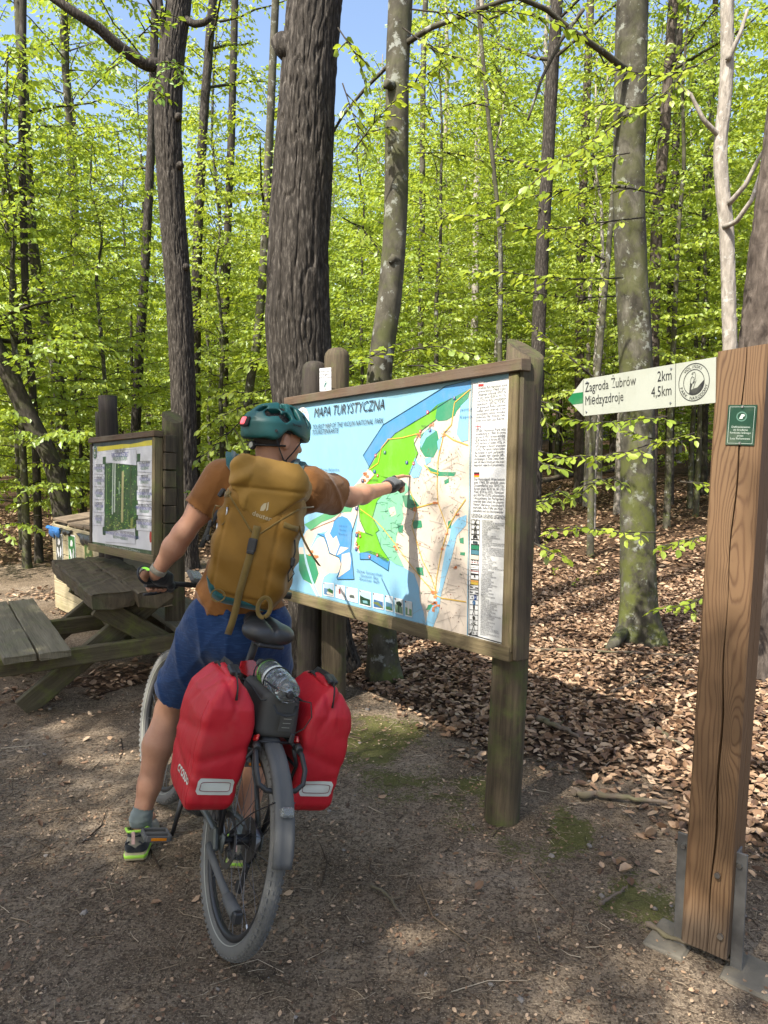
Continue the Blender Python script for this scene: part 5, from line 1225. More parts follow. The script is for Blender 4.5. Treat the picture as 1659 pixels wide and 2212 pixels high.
# seat post, saddle, red reflector
sp1 = np.array([.262, 0, 1.0]); MB().tube([STt - (sp1 - STt) * .2, sp1], .0150, 14).cyl(STt + (sp1 - STt) * .02, STt + (sp1 - STt) * .12, .021, 14).build('seat_post', 'black_metal', BK, True)
t = NT('saddle_vinyl'); co = t.obj(); t.pbsdf(Base__Color=(.020, .021, .021), Roughness=.46, Specular__IOR__Level=.5, Normal=t.bump(t.noise(co, 220, 3), .12, .002))
def f_sad(P):
    q = P - np.array([.26, 0, 1.045], np.float32); x = q[:, 0]; w = np.interp(x, [-.15, -.10, -.02, .06, .17], [.060, .088, .074, .036, .022]).astype(np.float32)
    zz = q[:, 2] - .012 * np.cos(x * 14) + .010 * np.clip((x + .02) / -.1, 0, 1) * 0
    ch = np.clip(1 - np.abs(q[:, 1]) / .016, 0, 1) * .012 * (x < .06)
    d2 = np.maximum(np.sqrt((q[:, 1] / w) ** 2 + (np.maximum(zz, zz * 1.0) / .032) ** 2) - 1, np.abs(zz) / .034 - 1) * .025 + ch * .5 * (zz > 0)
    lobes = smin(d2, ell(P, (.16, .045, 1.04), (.055, .048, .032)), .02); lobes = smin(lobes, ell(P, (.16, -.045, 1.04), (.055, .048, .032)), .02)
    dx = np.maximum(-.165 - x, x - .165)
    return smax(lobes + ch * .35, dx, .02)
sad = sdf_obj('saddle', f_sad, (.07, -.12, .98), (.46, .12, 1.11), .005, 'saddle_vinyl', BK, relax=2)
MB().box((.125, 0, 1.005), (.05, .10, .016), bev=.006).tube([(.15, .022, 1.0), (.22, .02, .985), (.34, .02, 1.01)], .0035, 6).tube([(.15, -.022, 1.0), (.22, -.02, .985), (.34, -.02, 1.01)], .0035, 6).build('saddle_rails', 'black_plastic', sad)
rf = STt + (sp1 - STt) * .42 + np.array([-.032, 0, -.002])
Rf = rotm(.10, .25, 0); pts = [(-.040, -.020), (.0, -.034), (.040, -.020), (.040, .018), (.0, .030), (-.040, .018)]
mb = MB(); V_ = [rf + Rf @ np.array([x_, y_, z_]) for x_ in (-.009, .006) for y_, z_ in pts]; mb.add(V_, [tuple(range(6))[::-1], tuple(range(6, 12))] + [(k, (k + 1) % 6, 6 + (k + 1) % 6, 6 + k) for k in range(6)]); mb.build('rear_reflector', 'red_lens', BK)
# handlebar group
bar = MB(); Zb = 1.085
hp = [(.80, .335, Zb - .002), (.815, .24, Zb), (.845, .14, Zb), (.855, .05, Zb), (.855, -.05, Zb), (.845, -.14, Zb), (.815, -.24, Zb), (.80, -.335, Zb - .002)]
HBo = bar.tube([steer(p) for p in hp], .0115, 10).build('handlebar', 'black_metal', BK, True)
MB().tube([steer(HA), steer(HA + ax_ * .09), steer((.85, 0, Zb))], [.018, .018, .016], 12).build('stem', 'black_metal', BK, True)
for s_ in (-1, 1):
    MB().tube([steer((.797, s_ * .34, Zb - .003)), steer((.812, s_ * .25, Zb)), steer((.822, s_ * .215, Zb))], [.017, .016, .016], 12).build('grip', 'black_plastic', BK, True)
    MB().tube([steer((.845, s_ * .19, Zb - .012)), steer((.885, s_ * .20, Zb - .035)), steer((.87, s_ * .27, Zb - .055)), steer((.845, s_ * .325, Zb - .058))], [.009, .008, .007, .006], 8).build('brake_lever', 'black_metal', BK, True)
dsp = steer((.835, .118, Zb + .038)); Rd = rotm(0, -.45, .2) @ np.eye(3)
dso = MB().box(dsp, (.085, .062, .022), Rd, bev=.008).build('display', 'grey_plastic', BK)
MB().box(dsp + Rd @ np.array([-.004, 0, .0125]), (.056, .046, .002), Rd, bev=.0005).build('screen', 'clear_plastic', dso)
MB().cyl(steer((.845, .11, Zb + .005)), dsp, .009, 8).build('display_mount', 'black_plastic', dso)
t = NT('mirror_glass'); t.pbsdf(Base__Color=(.9, .9, .9), Metallic=1.0, Roughness=.02)
mc = steer((.775, .352, Zb + .035)); 
# the mirror looks back towards the map board
to_cam = unit(RBK.T @ (EYE - bw(mc))); to_map = unit(RBK.T @ (np.array([-.10, 3.75, 1.42]) - bw(mc))); mn = unit(to_cam + to_map * 1.0)
mu, mv = frame_of(mn); n_ = 30
rim_ = MB(); ring_p = [mc + (mu * math.cos(2 * math.pi * k / n_) * .050 + mv * math.sin(2 * math.pi * k / n_) * .036) for k in range(n_)]
gl = MB().add([np.array(p) + mn * .004 for p in ring_p], [tuple(range(n_))]); 
mro = MB().tube(ring_p, .005, 8, closed=True).build('mirror', 'black_plastic', BK, True)
MB().grid([[mc - mn * .016 + (np.array(p) - mc) * .55 for p in ring_p], ring_p], True).add([mc - mn * .016 + (np.array(p) - mc) * .55 for p in ring_p], [tuple(range(n_))]).build('mirror_shell', 'black_plastic', mro, True)
gl.build('mirror_glass', 'mirror_glass', mro)
MB().tube([steer((.797, .34, Zb)), mc - mn * .012], .006, 8).build('mirror_arm', 'black_plastic', mro, True)
# kick stand folded back along the wheel
ks = MB().tube([(.02, .092, RW - .03), (-.02, .100, RW - .035), (-.16, .098, RW - .055), (-.235, .092, RW - .07)], [.018, .013, .012, .014], 8).tube([(-.225, .092, RW - .068), (-.31, .088, RW - .075)], [.019, .021], 8)
kso = ks.build('kickstand', 'grey_plastic', BK, True)
MB().box((.02, .085, RW - .01), (.06, .02, .075), rotm(0, .6, 0), bev=.006).build('kickstand_mount', 'bike_paint', kso); MB().box((-.315, .088, RW - .076), (.03, .028, .034), bev=.004).build('foot', 'black_plastic', kso)
MB().box((.055, .068, RW + .07), (.045, .026, .05), rotm(0, -.4, 0), bev=.006).build('brake_caliper', 'black_metal', BK)

# ------------------------------------------------------------------ panniers
t = NT('red_tarpaulin'); co = t.obj()
c = t.mix(t.noise(co, 5, 4), (.36, .008, .016), (.47, .014, .024)); c = t.mix(t.math('MULTIPLY', t.ramp(t.noise(co, 7, 6, .7), [(.52, (0, 0, 0)), (.75, (1, 1, 1))]), .18), c, (.35, .14, .10))
cr = t.noise(t.map(co, (1, 1, .45)), 9, 3, .5, 1.2)
t.pbsdf(Base__Color=c, Roughness=.52, Specular__IOR__Level=.35, Normal=t.bump(cr, .35, .02, t.bump(t.noise(co, 420, 2), .08, .001)))
simple('webbing', (.016, .017, .016), .8, var=.3, vs=60, bs=.3, bscale=300)
simple('reflective_patch', (.50, .51, .44), .45, var=.08)
simple('patch_line', (.20, .06, .06), .6)
t = NT('grey_nylon'); co = t.obj(); t.pbsdf(Base__Color=t.mix(t.noise(co, 6, 4), (.050, .049, .043), (.075, .073, .064)), Roughness=.72, Specular__IOR__Level=.3, Normal=t.bump(t.noise(co, 350, 2), .15, .001))
def pannier(s_, label):
    """s_=+1 left, -1 right; axes of the bike"""
    root = thing('pannier', label, 'pannier', M=MBK)
    ci = np.array([.030, .168 if s_ > 0 else -.186, .705]); hz = .220
    def fn(P):
        q = P - ci.astype(np.float32); z = q[:, 2]; k = np.clip((z + hz) / (2 * hz), 0, 1.05)
        x = q[:, 0]; y = q[:, 1] * s_
        fx_ = np.interp(k, [0, .10, .5, .80, .93, 1.05], [.118, .138, .150, .150, .132, .100]).astype(np.float32)
        fy_ = np.interp(k, [0, .10, .45, .70, .84, .95, 1.05], [.066, .078, .088, .088, .074, .040, .014]).astype(np.float32)
        r = .022
        dx = np.abs(x) - fx_ + r; dy = np.abs(y) - fy_ + r
        d2 = np.sqrt(np.maximum(dx, 0) ** 2 + np.maximum(dy, 0) ** 2) + np.minimum(np.maximum(dx, dy), 0) - r
        # the bottom corner is cut away, the foot of the bag is folded flat
        d2 = smax(d2, (-z - hz) , .014); d2 = smax(d2, (z - hz), .012)
        d2 = smax(d2, (-x * .55 - z * .83) - .232, .016); d2 = smax(d2, (x * .6 - z * .8) - .235, .02)
        top = np.clip((k - .66) / .34, 0, 1)
        g = lambda e, w: np.exp(-(e / w) ** 2)
        rear = np.clip(-x * 14 - .3, 0, 1); side = np.clip(y * 16 - .2, 0, 1)
        fold = .011 * g(y + .030 - .10 * (1 - k), .012) * rear * top + .012 * g(y - .030 + .16 * (1 - k) * 1.4, .011) * rear * top - .006 * g(y - .002, .018) * rear * top
        fold = fold + .010 * g(x + .085 - .45 * (1 - k), .016) * side * top + .009 * g(x - .03 - .3 * (1 - k), .018) * side * top
        # soft slanting dents lower down
        dent = .0055 * g(z + .02 + .35 * y, .020) * rear + .005 * g(z + .10 - .25 * y, .017) * rear + .005 * g(z - .03 + .22 * x, .022) * side + .005 * g(z + .09 - .3 * x, .020) * side
        return (d2 + fold + dent + n3(P, 11, 3) * .0035 + n3(P, 26, 5) * .0010) * .8
    o_ = sdf_obj('bag', fn, ci - np.array([.19, .12, .25]), ci + np.array([.19, .12, .26]), .0048, 'red_tarpaulin', root, relax=2)
    def surf(p0, dirv, far=.12):
        """slide points from outside along dirv until they lie on the bag"""
        p = np.asarray(p0, np.float32) - np.asarray(dirv, np.float32) * far
        for _ in range(60): p = p + np.asarray(dirv, np.float32) * np.clip(fn(p), -.01, .02)[:, None]
        return p
    zr = ci[2] + hz
    MB().tube([(ci[0] - .105, ci[1] - .002, zr - .012), (ci[0] - .05, ci[1] + .004, zr + .004), (ci[0] + .03, ci[1], zr + .004), (ci[0] + .10, ci[1], zr - .008)], [.015, .020, .020, .015], 10, flat=.7).build('roll_top', 'red_tarpaulin', root, True)
    xs = ci[0] - .085
    MB().tube([(ci[0] + .12, ci[1], zr - .04), (ci[0] + .05, ci[1], zr + .020), (ci[0] - .04, ci[1], zr + .024), (xs - .015, ci[1], zr + .012), (xs - .040, ci[1] - s_ * .004, zr - .022), (xs - .052, ci[1] - s_ * .006, zr - .060)], .014, 8, flat=.16, up=(0, 1, 0)).build('strap', 'webbing', root, True)
    MB().box((xs + .012, ci[1], zr + .022), (.052, .036, .016), rotm(0, -.25, 0), bev=.004).build('buckle', 'black_plastic', root)
    MB().box((ci[0] + .045, ci[1] - .004, zr + .012), (.020, .026, .034), rotm(.3, 0, .3), bev=.003).build('strap_end', 'webbing', root)
    MB().tube([(ci[0] - .02, ci[1] + .01, zr + .004), (ci[0] + .06, ci[1] + .012, zr + .01), (ci[0] + .12, ci[1] + .01, zr - .015)], .010, 8, flat=.5).build('closure_bar', 'webbing', root, True)
    zc = ci[2] - .118; w, h = .060, .026; U = np.linspace(-1, 1, 17); V = np.linspace(-1, 1, 9)
    gu, gv = np.meshgrid(U, V)
    def rnd(gu, gv, w, h, r):                      # squeeze a grid into a rectangle with round corners
        X = gu * w; Z = gv * h
        ex = np.clip((np.abs(X) - (w - r)) / r, 0, 1); mz = h - r * (1 - np.sqrt(np.clip(1 - ex ** 2, 0, 1)))
        return X, gv * mz
    def patch(name, mat, w, h, r, e):
        Y_, Z_ = rnd(gu, gv, w, h, r)
        p = np.stack([np.full(Y_.size, ci[0] - .15), (ci[1] + Y_).ravel(), (zc + Z_ + .10 * s_ * Y_ * 0).ravel()], -1)
        p = surf(p, (1, 0, 0)); p[:, 0] -= e
        return MB().grid(p.reshape(9, 17, 3), flip=False).build(name, mat, root, True)
    patch('reflective_patch', 'reflective_patch', w, h, .010, .0014)
    a = np.linspace(0, 2 * np.pi, 80, endpoint=False); sq = lambda w, h: (np.sign(np.cos(a)) * w * np.abs(np.cos(a)) ** .28, np.sign(np.sin(a)) * h * np.abs(np.sin(a)) ** .28)
    Y_, Z_ = sq(w * .82, h * .55); p = surf(np.stack([np.full(80, ci[0] - .15), ci[1] + Y_, zc + Z_], -1), (1, 0, 0)); p[:, 0] -= .0022
    MB().tube(p, .0011, 4, closed=True).build('patch_line', 'patch_line', root, True)
    zz = np.linspace(ci[2] - .19, ci[2] + .15, 30)
    p = surf(np.stack([np.full(30, ci[0] - .118), np.full(30, ci[1] + s_ * .09), zz], -1), (0, -s_, 0)); MB().tube(p, .0017, 5).build('seam', 'red_tarpaulin', root, True)
    if s_ > 0:
        V_, F_ = text_geo('crosso', .050, bold=.001, shear=.2)
        p = surf(np.stack([.055 - V_[:, 0], np.full(len(V_), ci[1] + .10), zc - .012 + V_[:, 1]], -1), (0, -1, 0)); p[:, 1] += .0012
        MB().add(p, F_).build('lettering', 'reflective_patch', root)
    return root
pannier(1, 'bright red roll-top pannier on the side of the bike nearer the picnic table')
pannier(-1, 'bright red roll-top pannier on the side of the bike nearer the map board')

# ------------------------------------------------------------------ rack bag and bottle
RBg = thing('rack_bag', 'dark grey nylon bag strapped on the rear rack between the red panniers', 'bag', M=MBK)
def f_rb(P):
    q = P - np.array([.03, -.012, .815], np.float32)
    k = np.clip((q[:, 2] + .075) / .15, 0, 1)
    dx = np.abs(q[:, 0] - .01) - (.135 - .015 * k) + .03; dy = np.abs(q[:, 1]) - (.074 - .006 * k) + .03
    d2 = np.sqrt(np.maximum(dx, 0) ** 2 + np.maximum(dy, 0) ** 2) + np.minimum(np.maximum(dx, dy), 0) - .03
    d = smax(d2, np.abs(q[:, 2]) - .072, .025)
    return d + n3(P, 20, 2) * .003
rbo = sdf_obj('bag_body', f_rb, (-.15, -.11, .72), (.25, .11, .91), .005, 'grey_nylon', RBg, relax=2)
MB().tube([(-.128, .040, .868), (-.146, .030, .846), (-.150, 0, .840), (-.146, -.030, .846), (-.128, -.040, .868)], .007, 8, flat=.35).build('grab_loop', 'webbing', RBg, True)
pm = MB().box((-.1135, -.024, .805), (.003, .050, .058), rotm(0, -.10, 0), bev=.001).build('label_patch', 'grey_nylon', RBg)
for k in range(3): MB().box((-.116 + .0016 * k, -.024, .820 - .015 * k), (.002, .028, .0022), bev=.0004).build('printed_bar', 'stripe', pm)
MB().tube([(-.11, .062, .876), (-.10, .075, .870), (0, .078, .884), (.1, .078, .884)], .003, 6).build('piping', 'webbing', RBg, True)
MB().tube([(-.115, -.048, .885), (-.135, -.085, .885), (-.150, -.092, .842), (-.145, -.075, .800), (-.13, -.050, .776)], .0022, 6).build('drawcord', 'webbing', RBg, True)
MB().box((-.132, -.046, .762), (.012, .016, .032), bev=.003).build('cord_stop', 'black_plastic', RBg)
WB = thing('water_bottle', 'clear plastic water bottle lying on the rack bag under a black cord', 'bottle', M=MBK)
t = NT('pet_bottle'); co = t.obj(); t.pbsdf(Base__Color=(.93, .97, .95), Roughness=.07, Transmission__Weight=.92, IOR=1.30, Normal=t.bump(t.noise(co, 26, 3, .5, .8), .5, .02))
def f_bt(P):
    a = np.array([-.125, -.012, .905], np.float32); b_ = np.array([.13, .0, .925], np.float32); d = b_ - a; L = np.linalg.norm(d); d = d / L
    q = P - a; x = q @ d; rad = nrm(q - x[:, None] * d)
    pet = .0035 * np.abs(np.sin(2.5 * np.arctan2(q[:, 1], q[:, 2]))) * np.exp(-np.clip(x, 0, 1) / .02)
    rr_ = np.interp(x, [-.01, .0, .015, .06, .20, .245, .265, .29], [.016, .030, .040, .0435, .043, .025, .014, .013]).astype(np.float32) - pet + .001 * np.sin(x * 160)
    return np.maximum(rad - rr_, np.maximum(-x, x - .28)) * .8
sdf_obj('bottle_body', f_bt, (-.16, -.08, .84), (.18, .08, .99), .004, 'pet_bottle', WB, relax=2)
t = NT('bottle_label'); sx = t.n('SeparateXYZ', Vector=t.obj()).outputs[0]
c = t.ramp(t.math('MULTIPLY_ADD', sx, 6.0, .5), [(.48, (.16, .42, .04)), (.50, (.62, .66, .62)), (.70, (.62, .66, .62)), (.72, (.16, .42, .04)), (.88, (.20, .5, .06))]); t.m.node_tree.nodes[-1].color_ramp.interpolation = 'CONSTANT'
t.pbsdf(Base__Color=c, Roughness=.35)
G = []
for x_ in np.linspace(.0, .09, 6):
    G.append([(x_, -.0065 + math.cos(a) * .0452, .914 + math.sin(a) * .0452 + x_ * .02) for a in np.linspace(0, 2 * np.pi, 28, endpoint=False)])
MB().grid(G, True, flip=True).build('label', 'bottle_label', WB, True)
MB().tube([(.15, 0, .926), (.172, .001, .928)], .016, 16).build('cap', 'grey_plastic', WB, True)
CR = thing('elastic_cord', 'black elastic cord stretched over the water bottle', 'cord', M=MBK)
for x_ in (-.02, .085): MB().tube([(x_, .0 + math.cos(a) * .05, .915 + math.sin(a) * .05) for a in np.linspace(-.3, 3.44, 18)], .0025, 6).build('cord_loop', 'webbing', CR, True)
MB().tube([(-.02, .045, .915), (-.10, .03, .912), (-.138, -.008, .905), (-.125, -.035, .898), (-.12, -.06, .885)], .0028, 6).tube([(-.138, -.008, .905), (-.142, -.03, .885), (-.135, -.045, .880), (-.128, -.035, .896)], .002, 6).build('cord_end', 'webbing', CR, True)
MB().tube([(-.134, -.004, .905), (-.146, -.006, .905)], [.012, .010], 10).build('cord_toggle', 'black_plastic', CR, True)
# ================================================================== RIDER
t = NT('skin'); co = t.obj()
c = t.mix(t.noise(co, 11, 5, .7), (.34, .165, .098), (.48, .26, .165)); c = t.mix(t.math('MULTIPLY', t.ramp(t.noise(co, 60, 4), [(.5, (0, 0, 0)), (.8, (1, 1, 1))]), .35), c, (.36, .15, .095))
t.pbsdf(Base__Color=c, Roughness=.5, Specular__IOR__Level=.35, Subsurface__Weight=.12, Subsurface__Radius=(.012, .005, .003), Normal=t.bump(t.noise(co, 240, 4), .10, .002))
def cloth(name, c1, c2, rough=.85, weave=500, wr=.45, wd=.012, sheen=.2, streak=None):
    t = NT(name); co = t.obj(); c = t.mix(t.noise(co, 5, 4), c1, c2)
    if streak: c = t.mix(t.math('MULTIPLY', t.ramp(t.noise(t.map(co, (25, 25, 190), rot=(.1, .12, 0)), 1.0, 3, .6), [(.5, (0, 0, 0)), (.72, (1, 1, 1))]), .6), c, streak)
    t.pbsdf(Base__Color=c, Roughness=rough, Specular__IOR__Level=.2, Sheen__Weight=sheen, Normal=t.bump(t.noise(co, 18, 4, .5, .7), wr, wd, t.bump(t.noise(co, weave, 2), .10, .001)))
    return t.m
cloth('shirt', (.150, .060, .014), (.200, .082, .019))
cloth('shorts', (.005, .022, .075), (.009, .034, .110), streak=(.025, .070, .18))
cloth('pack_fabric', (.155, .078, .011), (.215, .112, .017), .62, 600, .2, .01, .05)
cloth('pack_lid', (.190, .104, .018), (.245, .140, .026), .6, 600, .2, .01, .05)
cloth('teal_fabric', (.006, .055, .060), (.010, .085, .090), .7)
cloth('glove_black', (.010, .010, .011), (.018, .018, .019), .8); cloth('glove_grey', (.055, .058, .062), (.085, .088, .092), .75)
cloth('sock', (.12, .145, .14), (.17, .195, .185)); cloth('shoe_suede', (.20, .185, .14), (.28, .26, .20)); cloth('shoe_black', (.016, .018, .020), (.03, .032, .035), .7)
simple('shoe_lime', (.30, .55, .05), .5, var=.15); simple('shoe_sole', (.34, .30, .17), .8, var=.3); simple('shoe_pull', (.55, .35, .30), .6, var=.4, vs=120)
cloth('strap_webbing', (.125, .085, .022), (.17, .115, .03), .75)
simple('hair', (.030, .020, .014), .8, var=.3, vs=90, bs=.6, bscale=300)
gL = bw(steer((.808, .285, Zb))); gdir = unit(bw(steer((.797, .34, Zb - .003))) - bw(steer((.815, .24, Zb))))   # left grip, pointing to its outer end
hipL, hipR = np.array([-.705, 2.87, .965]), np.array([-.485, 2.88, .955])
knL, knR = at(366, 1530, 3.0), np.array([-.50, 3.05, .53])
anL, anR = at(304, 1768, 2.885), np.array([-.585, 2.815, .105])
shL, shR = at(482, 1036, 2.93), at(668, 1052, 2.95)
elL, wrL = at(396, 1152, 2.90), None
elR, wrR = at(757, 1074, 3.20), at(833, 1055, 3.425)
neck = at(588, 1005, 2.925); hc = at(598, 948, 2.945)
hf = unit([math.sin(math.radians(50)), math.cos(math.radians(50)), -.16]); hr = unit(np.cross(hf, [0, 0, 1])); hu = np.cross(hr, hf)
RH = np.stack([hr, hf, hu], 1)                                  # head axes: x right, y forward, z up
tip = at(885, 1029, 3.615); kn = at(866, 1043, 3.545)
wrL = gL + np.array([.012, -.050, .055])
pel = (hipL + hipR) / 2
chest = at(560, 1115, 2.93); waist = at(520, 1270, 2.885)
RT = rotm(0, .10, -.06)
def rh(p): return hc + RH @ np.asarray(p, float)
# right hand: index stretched out to the map, the rest curled
hd = unit(kn - wrR); hs = unit(np.cross(hd, [0, 0, 1])); hup = np.cross(hs, hd)     # hs points to the little-finger side (right, towards the camera)
def hp_(a, b_, c): return wrR + hd * a + hs * b_ + hup * c
idx = [hp_(.085, -.022, .022), hp_(.128, -.020, .030), (hp_(.128, -.020, .030) + tip) / 2 + np.array([0, 0, .004]), tip]
curl = []
for k, (b_, L) in enumerate(((-.004, .040), (.014, .038), (.030, .032))):
    k0 = hp_(.088 - .004 * k, b_, .018 - .006 * k); k1 = k0 + hd * L + hup * -.006; k2 = k1 - hup * .030 - hd * .004; k3 = k2 - hd * .024 - hup * .004
    curl.append([k0, k1, k2, k3])
thumbR = [hp_(.030, -.028, -.004), hp_(.062, -.040, -.020), hp_(.092, -.034, -.034), hp_(.108, -.024, -.036)]
# left hand wrapped round the grip
gside = unit(np.cross(gdir, [0, 0, 1]));                          # horizontal, across the bar
gup = np.cross(gside, gdir); gup = gup if gup[2] > 0 else -gup
fwd = np.array([gside[0], gside[1], 0]); fwd = fwd if fwd[1] > 0 else -fwd; fwd = unit(fwd)
fingL = []
for k in range(4):
    c0 = gL + gdir * (.034 - .021 * k); r_ = .030
    fingL.append([c0 - fwd * .010 + gup * .034, c0 + fwd * .026 + gup * .022, c0 + fwd * .030 - gup * .012, c0 + fwd * .006 - gup * .030, c0 - fwd * .014 - gup * .024])
thumbL = [gL - gdir * .020 - fwd * .026 + gup * .016, gL - gdir * .048 - fwd * .024 - gup * .004, gL - gdir * .058 - fwd * .006 - gup * .022, gL - gdir * .050 + fwd * .012 - gup * .026]
palmL = gL - fwd * .022 + gup * .028
def f_legs(P, g=0.0):
    d = chain(P, [hipL, hipL * .5 + knL * .5, knL], [.088 + g, .076 + g, .056 + g], .03)
    calf = knL * .68 + anL * .32 + np.array([-.004, -.016, 0])
    d = smin(d, chain(P, [knL, calf, knL * .3 + anL * .7, anL, anL + np.array([0, .01, -.04])], [.054, .061, .045, .036, .036], .03), .025)
    d2 = chain(P, [hipR, hipR * .5 + knR * .5, knR], [.088 + g, .076 + g, .056 + g], .03); calf = knR * .68 + anR * .32 + np.array([0, -.018, 0])
    d2 = smin(d2, chain(P, [knR, calf, knR * .3 + anR * .7, anR, anR + np.array([0, .01, -.04])], [.054, .060, .044, .036, .036], .03), .025)
    d = np.minimum(d, d2)
    for a_ in (anL, anR):
        d = smin(d, cone(P, a_ + np.array([0, -.02, -.06]), a_ + np.array([-.01, .15, -.075]), .030, .024), .03)
    # back of the knee
    return d
def f_torso(P, g=0.0):
    d = ell(P, pel + np.array([0, 0, .03]), (.160 + g, .110 + g, .15 + g), RT)
    d = smin(d, ell(P, waist, (.148 + g, .098 + g, .17 + g), RT), .05)
    d = smin(d, ell(P, chest, (.172 + g, .112 + g, .215 + g), RT), .06)
    d = smin(d, cone(P, shL, (shL + shR) / 2 + np.array([0, .01, .025]), .060 + g, .078 + g), .05); d = smin(d, cone(P, shR, (shL + shR) / 2 + np.array([0, .01, .025]), .060 + g, .078 + g), .05)
    return d
def f_head(P):
    d = ell(P, rh((0, .0, .015)), (.076, .096, .105), RH)
    d = smin(d, ell(P, rh((0, .035, -.055)), (.056, .058, .062), RH), .04)                          # jaw
    d = smin(d, ell(P, rh((0, .070, -.098)), (.022, .020, .018), RH), .025)                         # chin
    d = smin(d, cone(P, rh((0, .092, .012)), rh((0, .112, -.030)), .009, .014), .012)               # nose
    d = smin(d, ell(P, rh((0, .086, -.062)), (.024, .012, .009), RH), .010)                         # lips
    for s_ in (-1, 1):
        d = smin(d, ell(P, rh((s_ * .030, .083, .022)), (.020, .010, .008), RH), .012)              # brow
        d = smin(d, ell(P, rh((s_ * .046, .062, -.025)), (.022, .022, .022), RH), .02)              # cheek
        e = ell(P, rh((s_ * .080, -.004, -.012)), (.010, .019, .033), RH); e = smax(e, -ell(P, rh((s_ * .090, .002, -.008)), (.008, .010, .021), RH), .006)
        d = smin(d, e, .008)
        d = smax(d, -ell(P, rh((s_ * .032, .098, .006)), (.015, .008, .007), RH), .008)             # eye sockets
    nk = cone(P, neck + np.array([.0, .0, -.03]), rh((0, -.020, -.055)), .064, .060); d = smin(d, nk, .028)
    return d
def f_arms(P, sleeve=False):
    dl = chain(P, [shL, shL * .45 + elL * .55, elL, elL * .65 + wrL * .35, wrL], [.057, .050, .040, .043, .027], .03)
    dr = chain(P, [shR, shR * .45 + elR * .55, elR, elR * .68 + wrR * .32, wrR], [.057, .049, .040, .043, .027], .03)
    return np.minimum(dl, dr)
def f_hands(P, g=0.0):
    d = cone(P, wrR, hp_(.05, .004, .006), .026 + g, .036 + g); d = smin(d, rbox(P, hp_(.062, .003, .008), (.040 + g, .037 + g, .015 + g), .013, np.stack([hd, hs, hup], 1)), .015)
    d = smin(d, chain(P, thumbR, [.015 + g, .0125 + g, .0105 + g, .009 + g], .008), .014)
    h2 = smin(cone(P, wrL, palmL, .027 + g, .034 + g), rbox(P, palmL + fwd * .006, (.042 + g, .032 + g, .018 + g), .014, np.stack([gdir, fwd, gup], 1)), .02)
    h2 = smin(h2, chain(P, thumbL, [.015 + g, .0125 + g, .0105 + g, .009], .008), .014)
    return d, h2
def f_body(P):
    d = np.minimum(f_legs(P), 9)
    d = smin(d, f_torso(P, -.012), .04)
    d = smin(d, f_arms(P), .03)
    d = smin(d, f_head(P), .03)
    r_, l_ = f_hands(P)
    r_ = smin(r_, chain(P, idx, [.0115, .0100, .0090, .0075], .006), .010)
    for c_ in curl: r_ = smin(r_, chain(P, c_, [.0110, .0100, .0090, .0080], .006), .006)
    for c_ in fingL: l_ = smin(l_, chain(P, c_, [.0110, .0100, .0095, .0090, .0078], .006), .006)
    return smin(d, np.minimum(r_, l_), .015)
PB = np.array([-.80, 2.83, 0])
PS = thing('person', 'person in ochre shirt and blue shorts astride the bicycle, pointing at the map', 'person', PB)
lo = np.array([-1.16, 2.60, .0]); hi = np.array([.20, 3.70, 1.88])
body = sdf_obj('body', f_body, lo, hi, .0060, 'skin', PS, PB, relax=1)
# hair under the helmet
def f_hair(P):
    d = ell(P, rh((0, -.004, .017)), (.079, .098, .108), RH); q = (P - hc) @ RH.astype(np.float32)
    return np.maximum(d, np.maximum(q[:, 1] * .9 - .030 + np.abs(q[:, 0]) * .2, -q[:, 2] - .035 + q[:, 1] * .3))
sdf_obj('hair', f_hair, hc - .15, hc + .15, .005, 'hair', PS, PB)
# shirt
shx = np.array([0, 0, 1.])
slL = shL * .44 + elL * .56; slR = shR * .40 + elR * .60; ndL = unit(elL - shL); ndR = unit(elR - shR)
def f_shirt(P):
    d = f_torso(P, .010)
    d = smin(d, ell(P, waist + np.array([-.005, -.005, -.09]), (.172, .122, .17), RT), .05)
    a = np.minimum(chain(P, [shL, slL + ndL * .04], [.074, .072], .02), chain(P, [shR, slR + ndR * .04], [.074, .078], .02))
    a = np.minimum(a, cone(P, shR + np.array([0, 0, -.03]), slR + np.array([0, 0, -.02]), .070, .070))
    d = smin(d, a, .05)
    q = P
    cr = lambda a: (1 - np.abs(np.sin(a))) ** 3
    low = np.clip(1.35 - np.abs(q[:, 2] - 1.10) * 4, 0, 1)
    w = -.013 * cr(q[:, 0] * 13 + q[:, 2] * 26 + n3(P, 4, 1) * 2.6) * low - .010 * cr(q[:, 0] * 24 - q[:, 2] * 12 + n3(P, 5, 2) * 2.8) * (.35 + .65 * low) + n3(P, 12, 4) * .005 + n3(P, 30, 6) * .0016
    arm = np.clip((q[:, 0] + .34) * 8, 0, 1); w = w - .010 * cr((P - slR) @ ndR.astype(np.float32) * 22 + q[:, 2] * 16 + n3(P, 6, 9) * 2) * arm
    d = d + w * .8
    nk = ell(P, neck + np.array([.004, .0, .055]), (.078, .072, .05))
    return smax(d, -nk, .01) * .85
hemz = 1.035
def cut_shirt(c):
    return (c[:, 2] < hemz + .05 * (c[:, 0] + .6)) | ((((c - slL) @ ndL) > 0) & (cone(c, shL, elL, 0, 0) < .105) & (c[:, 0] < -.66)) | ((((c - slR) @ ndR) > 0) & (c[:, 0] > -.32)) | (nrm((c - (neck + np.array([.004, 0, .045]))) / np.array([.080, .078, .055])) < 1.04)
sh = sdf_obj('shirt', f_shirt, (-1.10, 2.62, .92), (-.02, 3.40, 1.72), .0058, 'shirt', PS, PB, cut_shirt, relax=2)
md = sh.modifiers.new('thick', 'SOLIDIFY'); md.thickness = .004; md.offset = -1
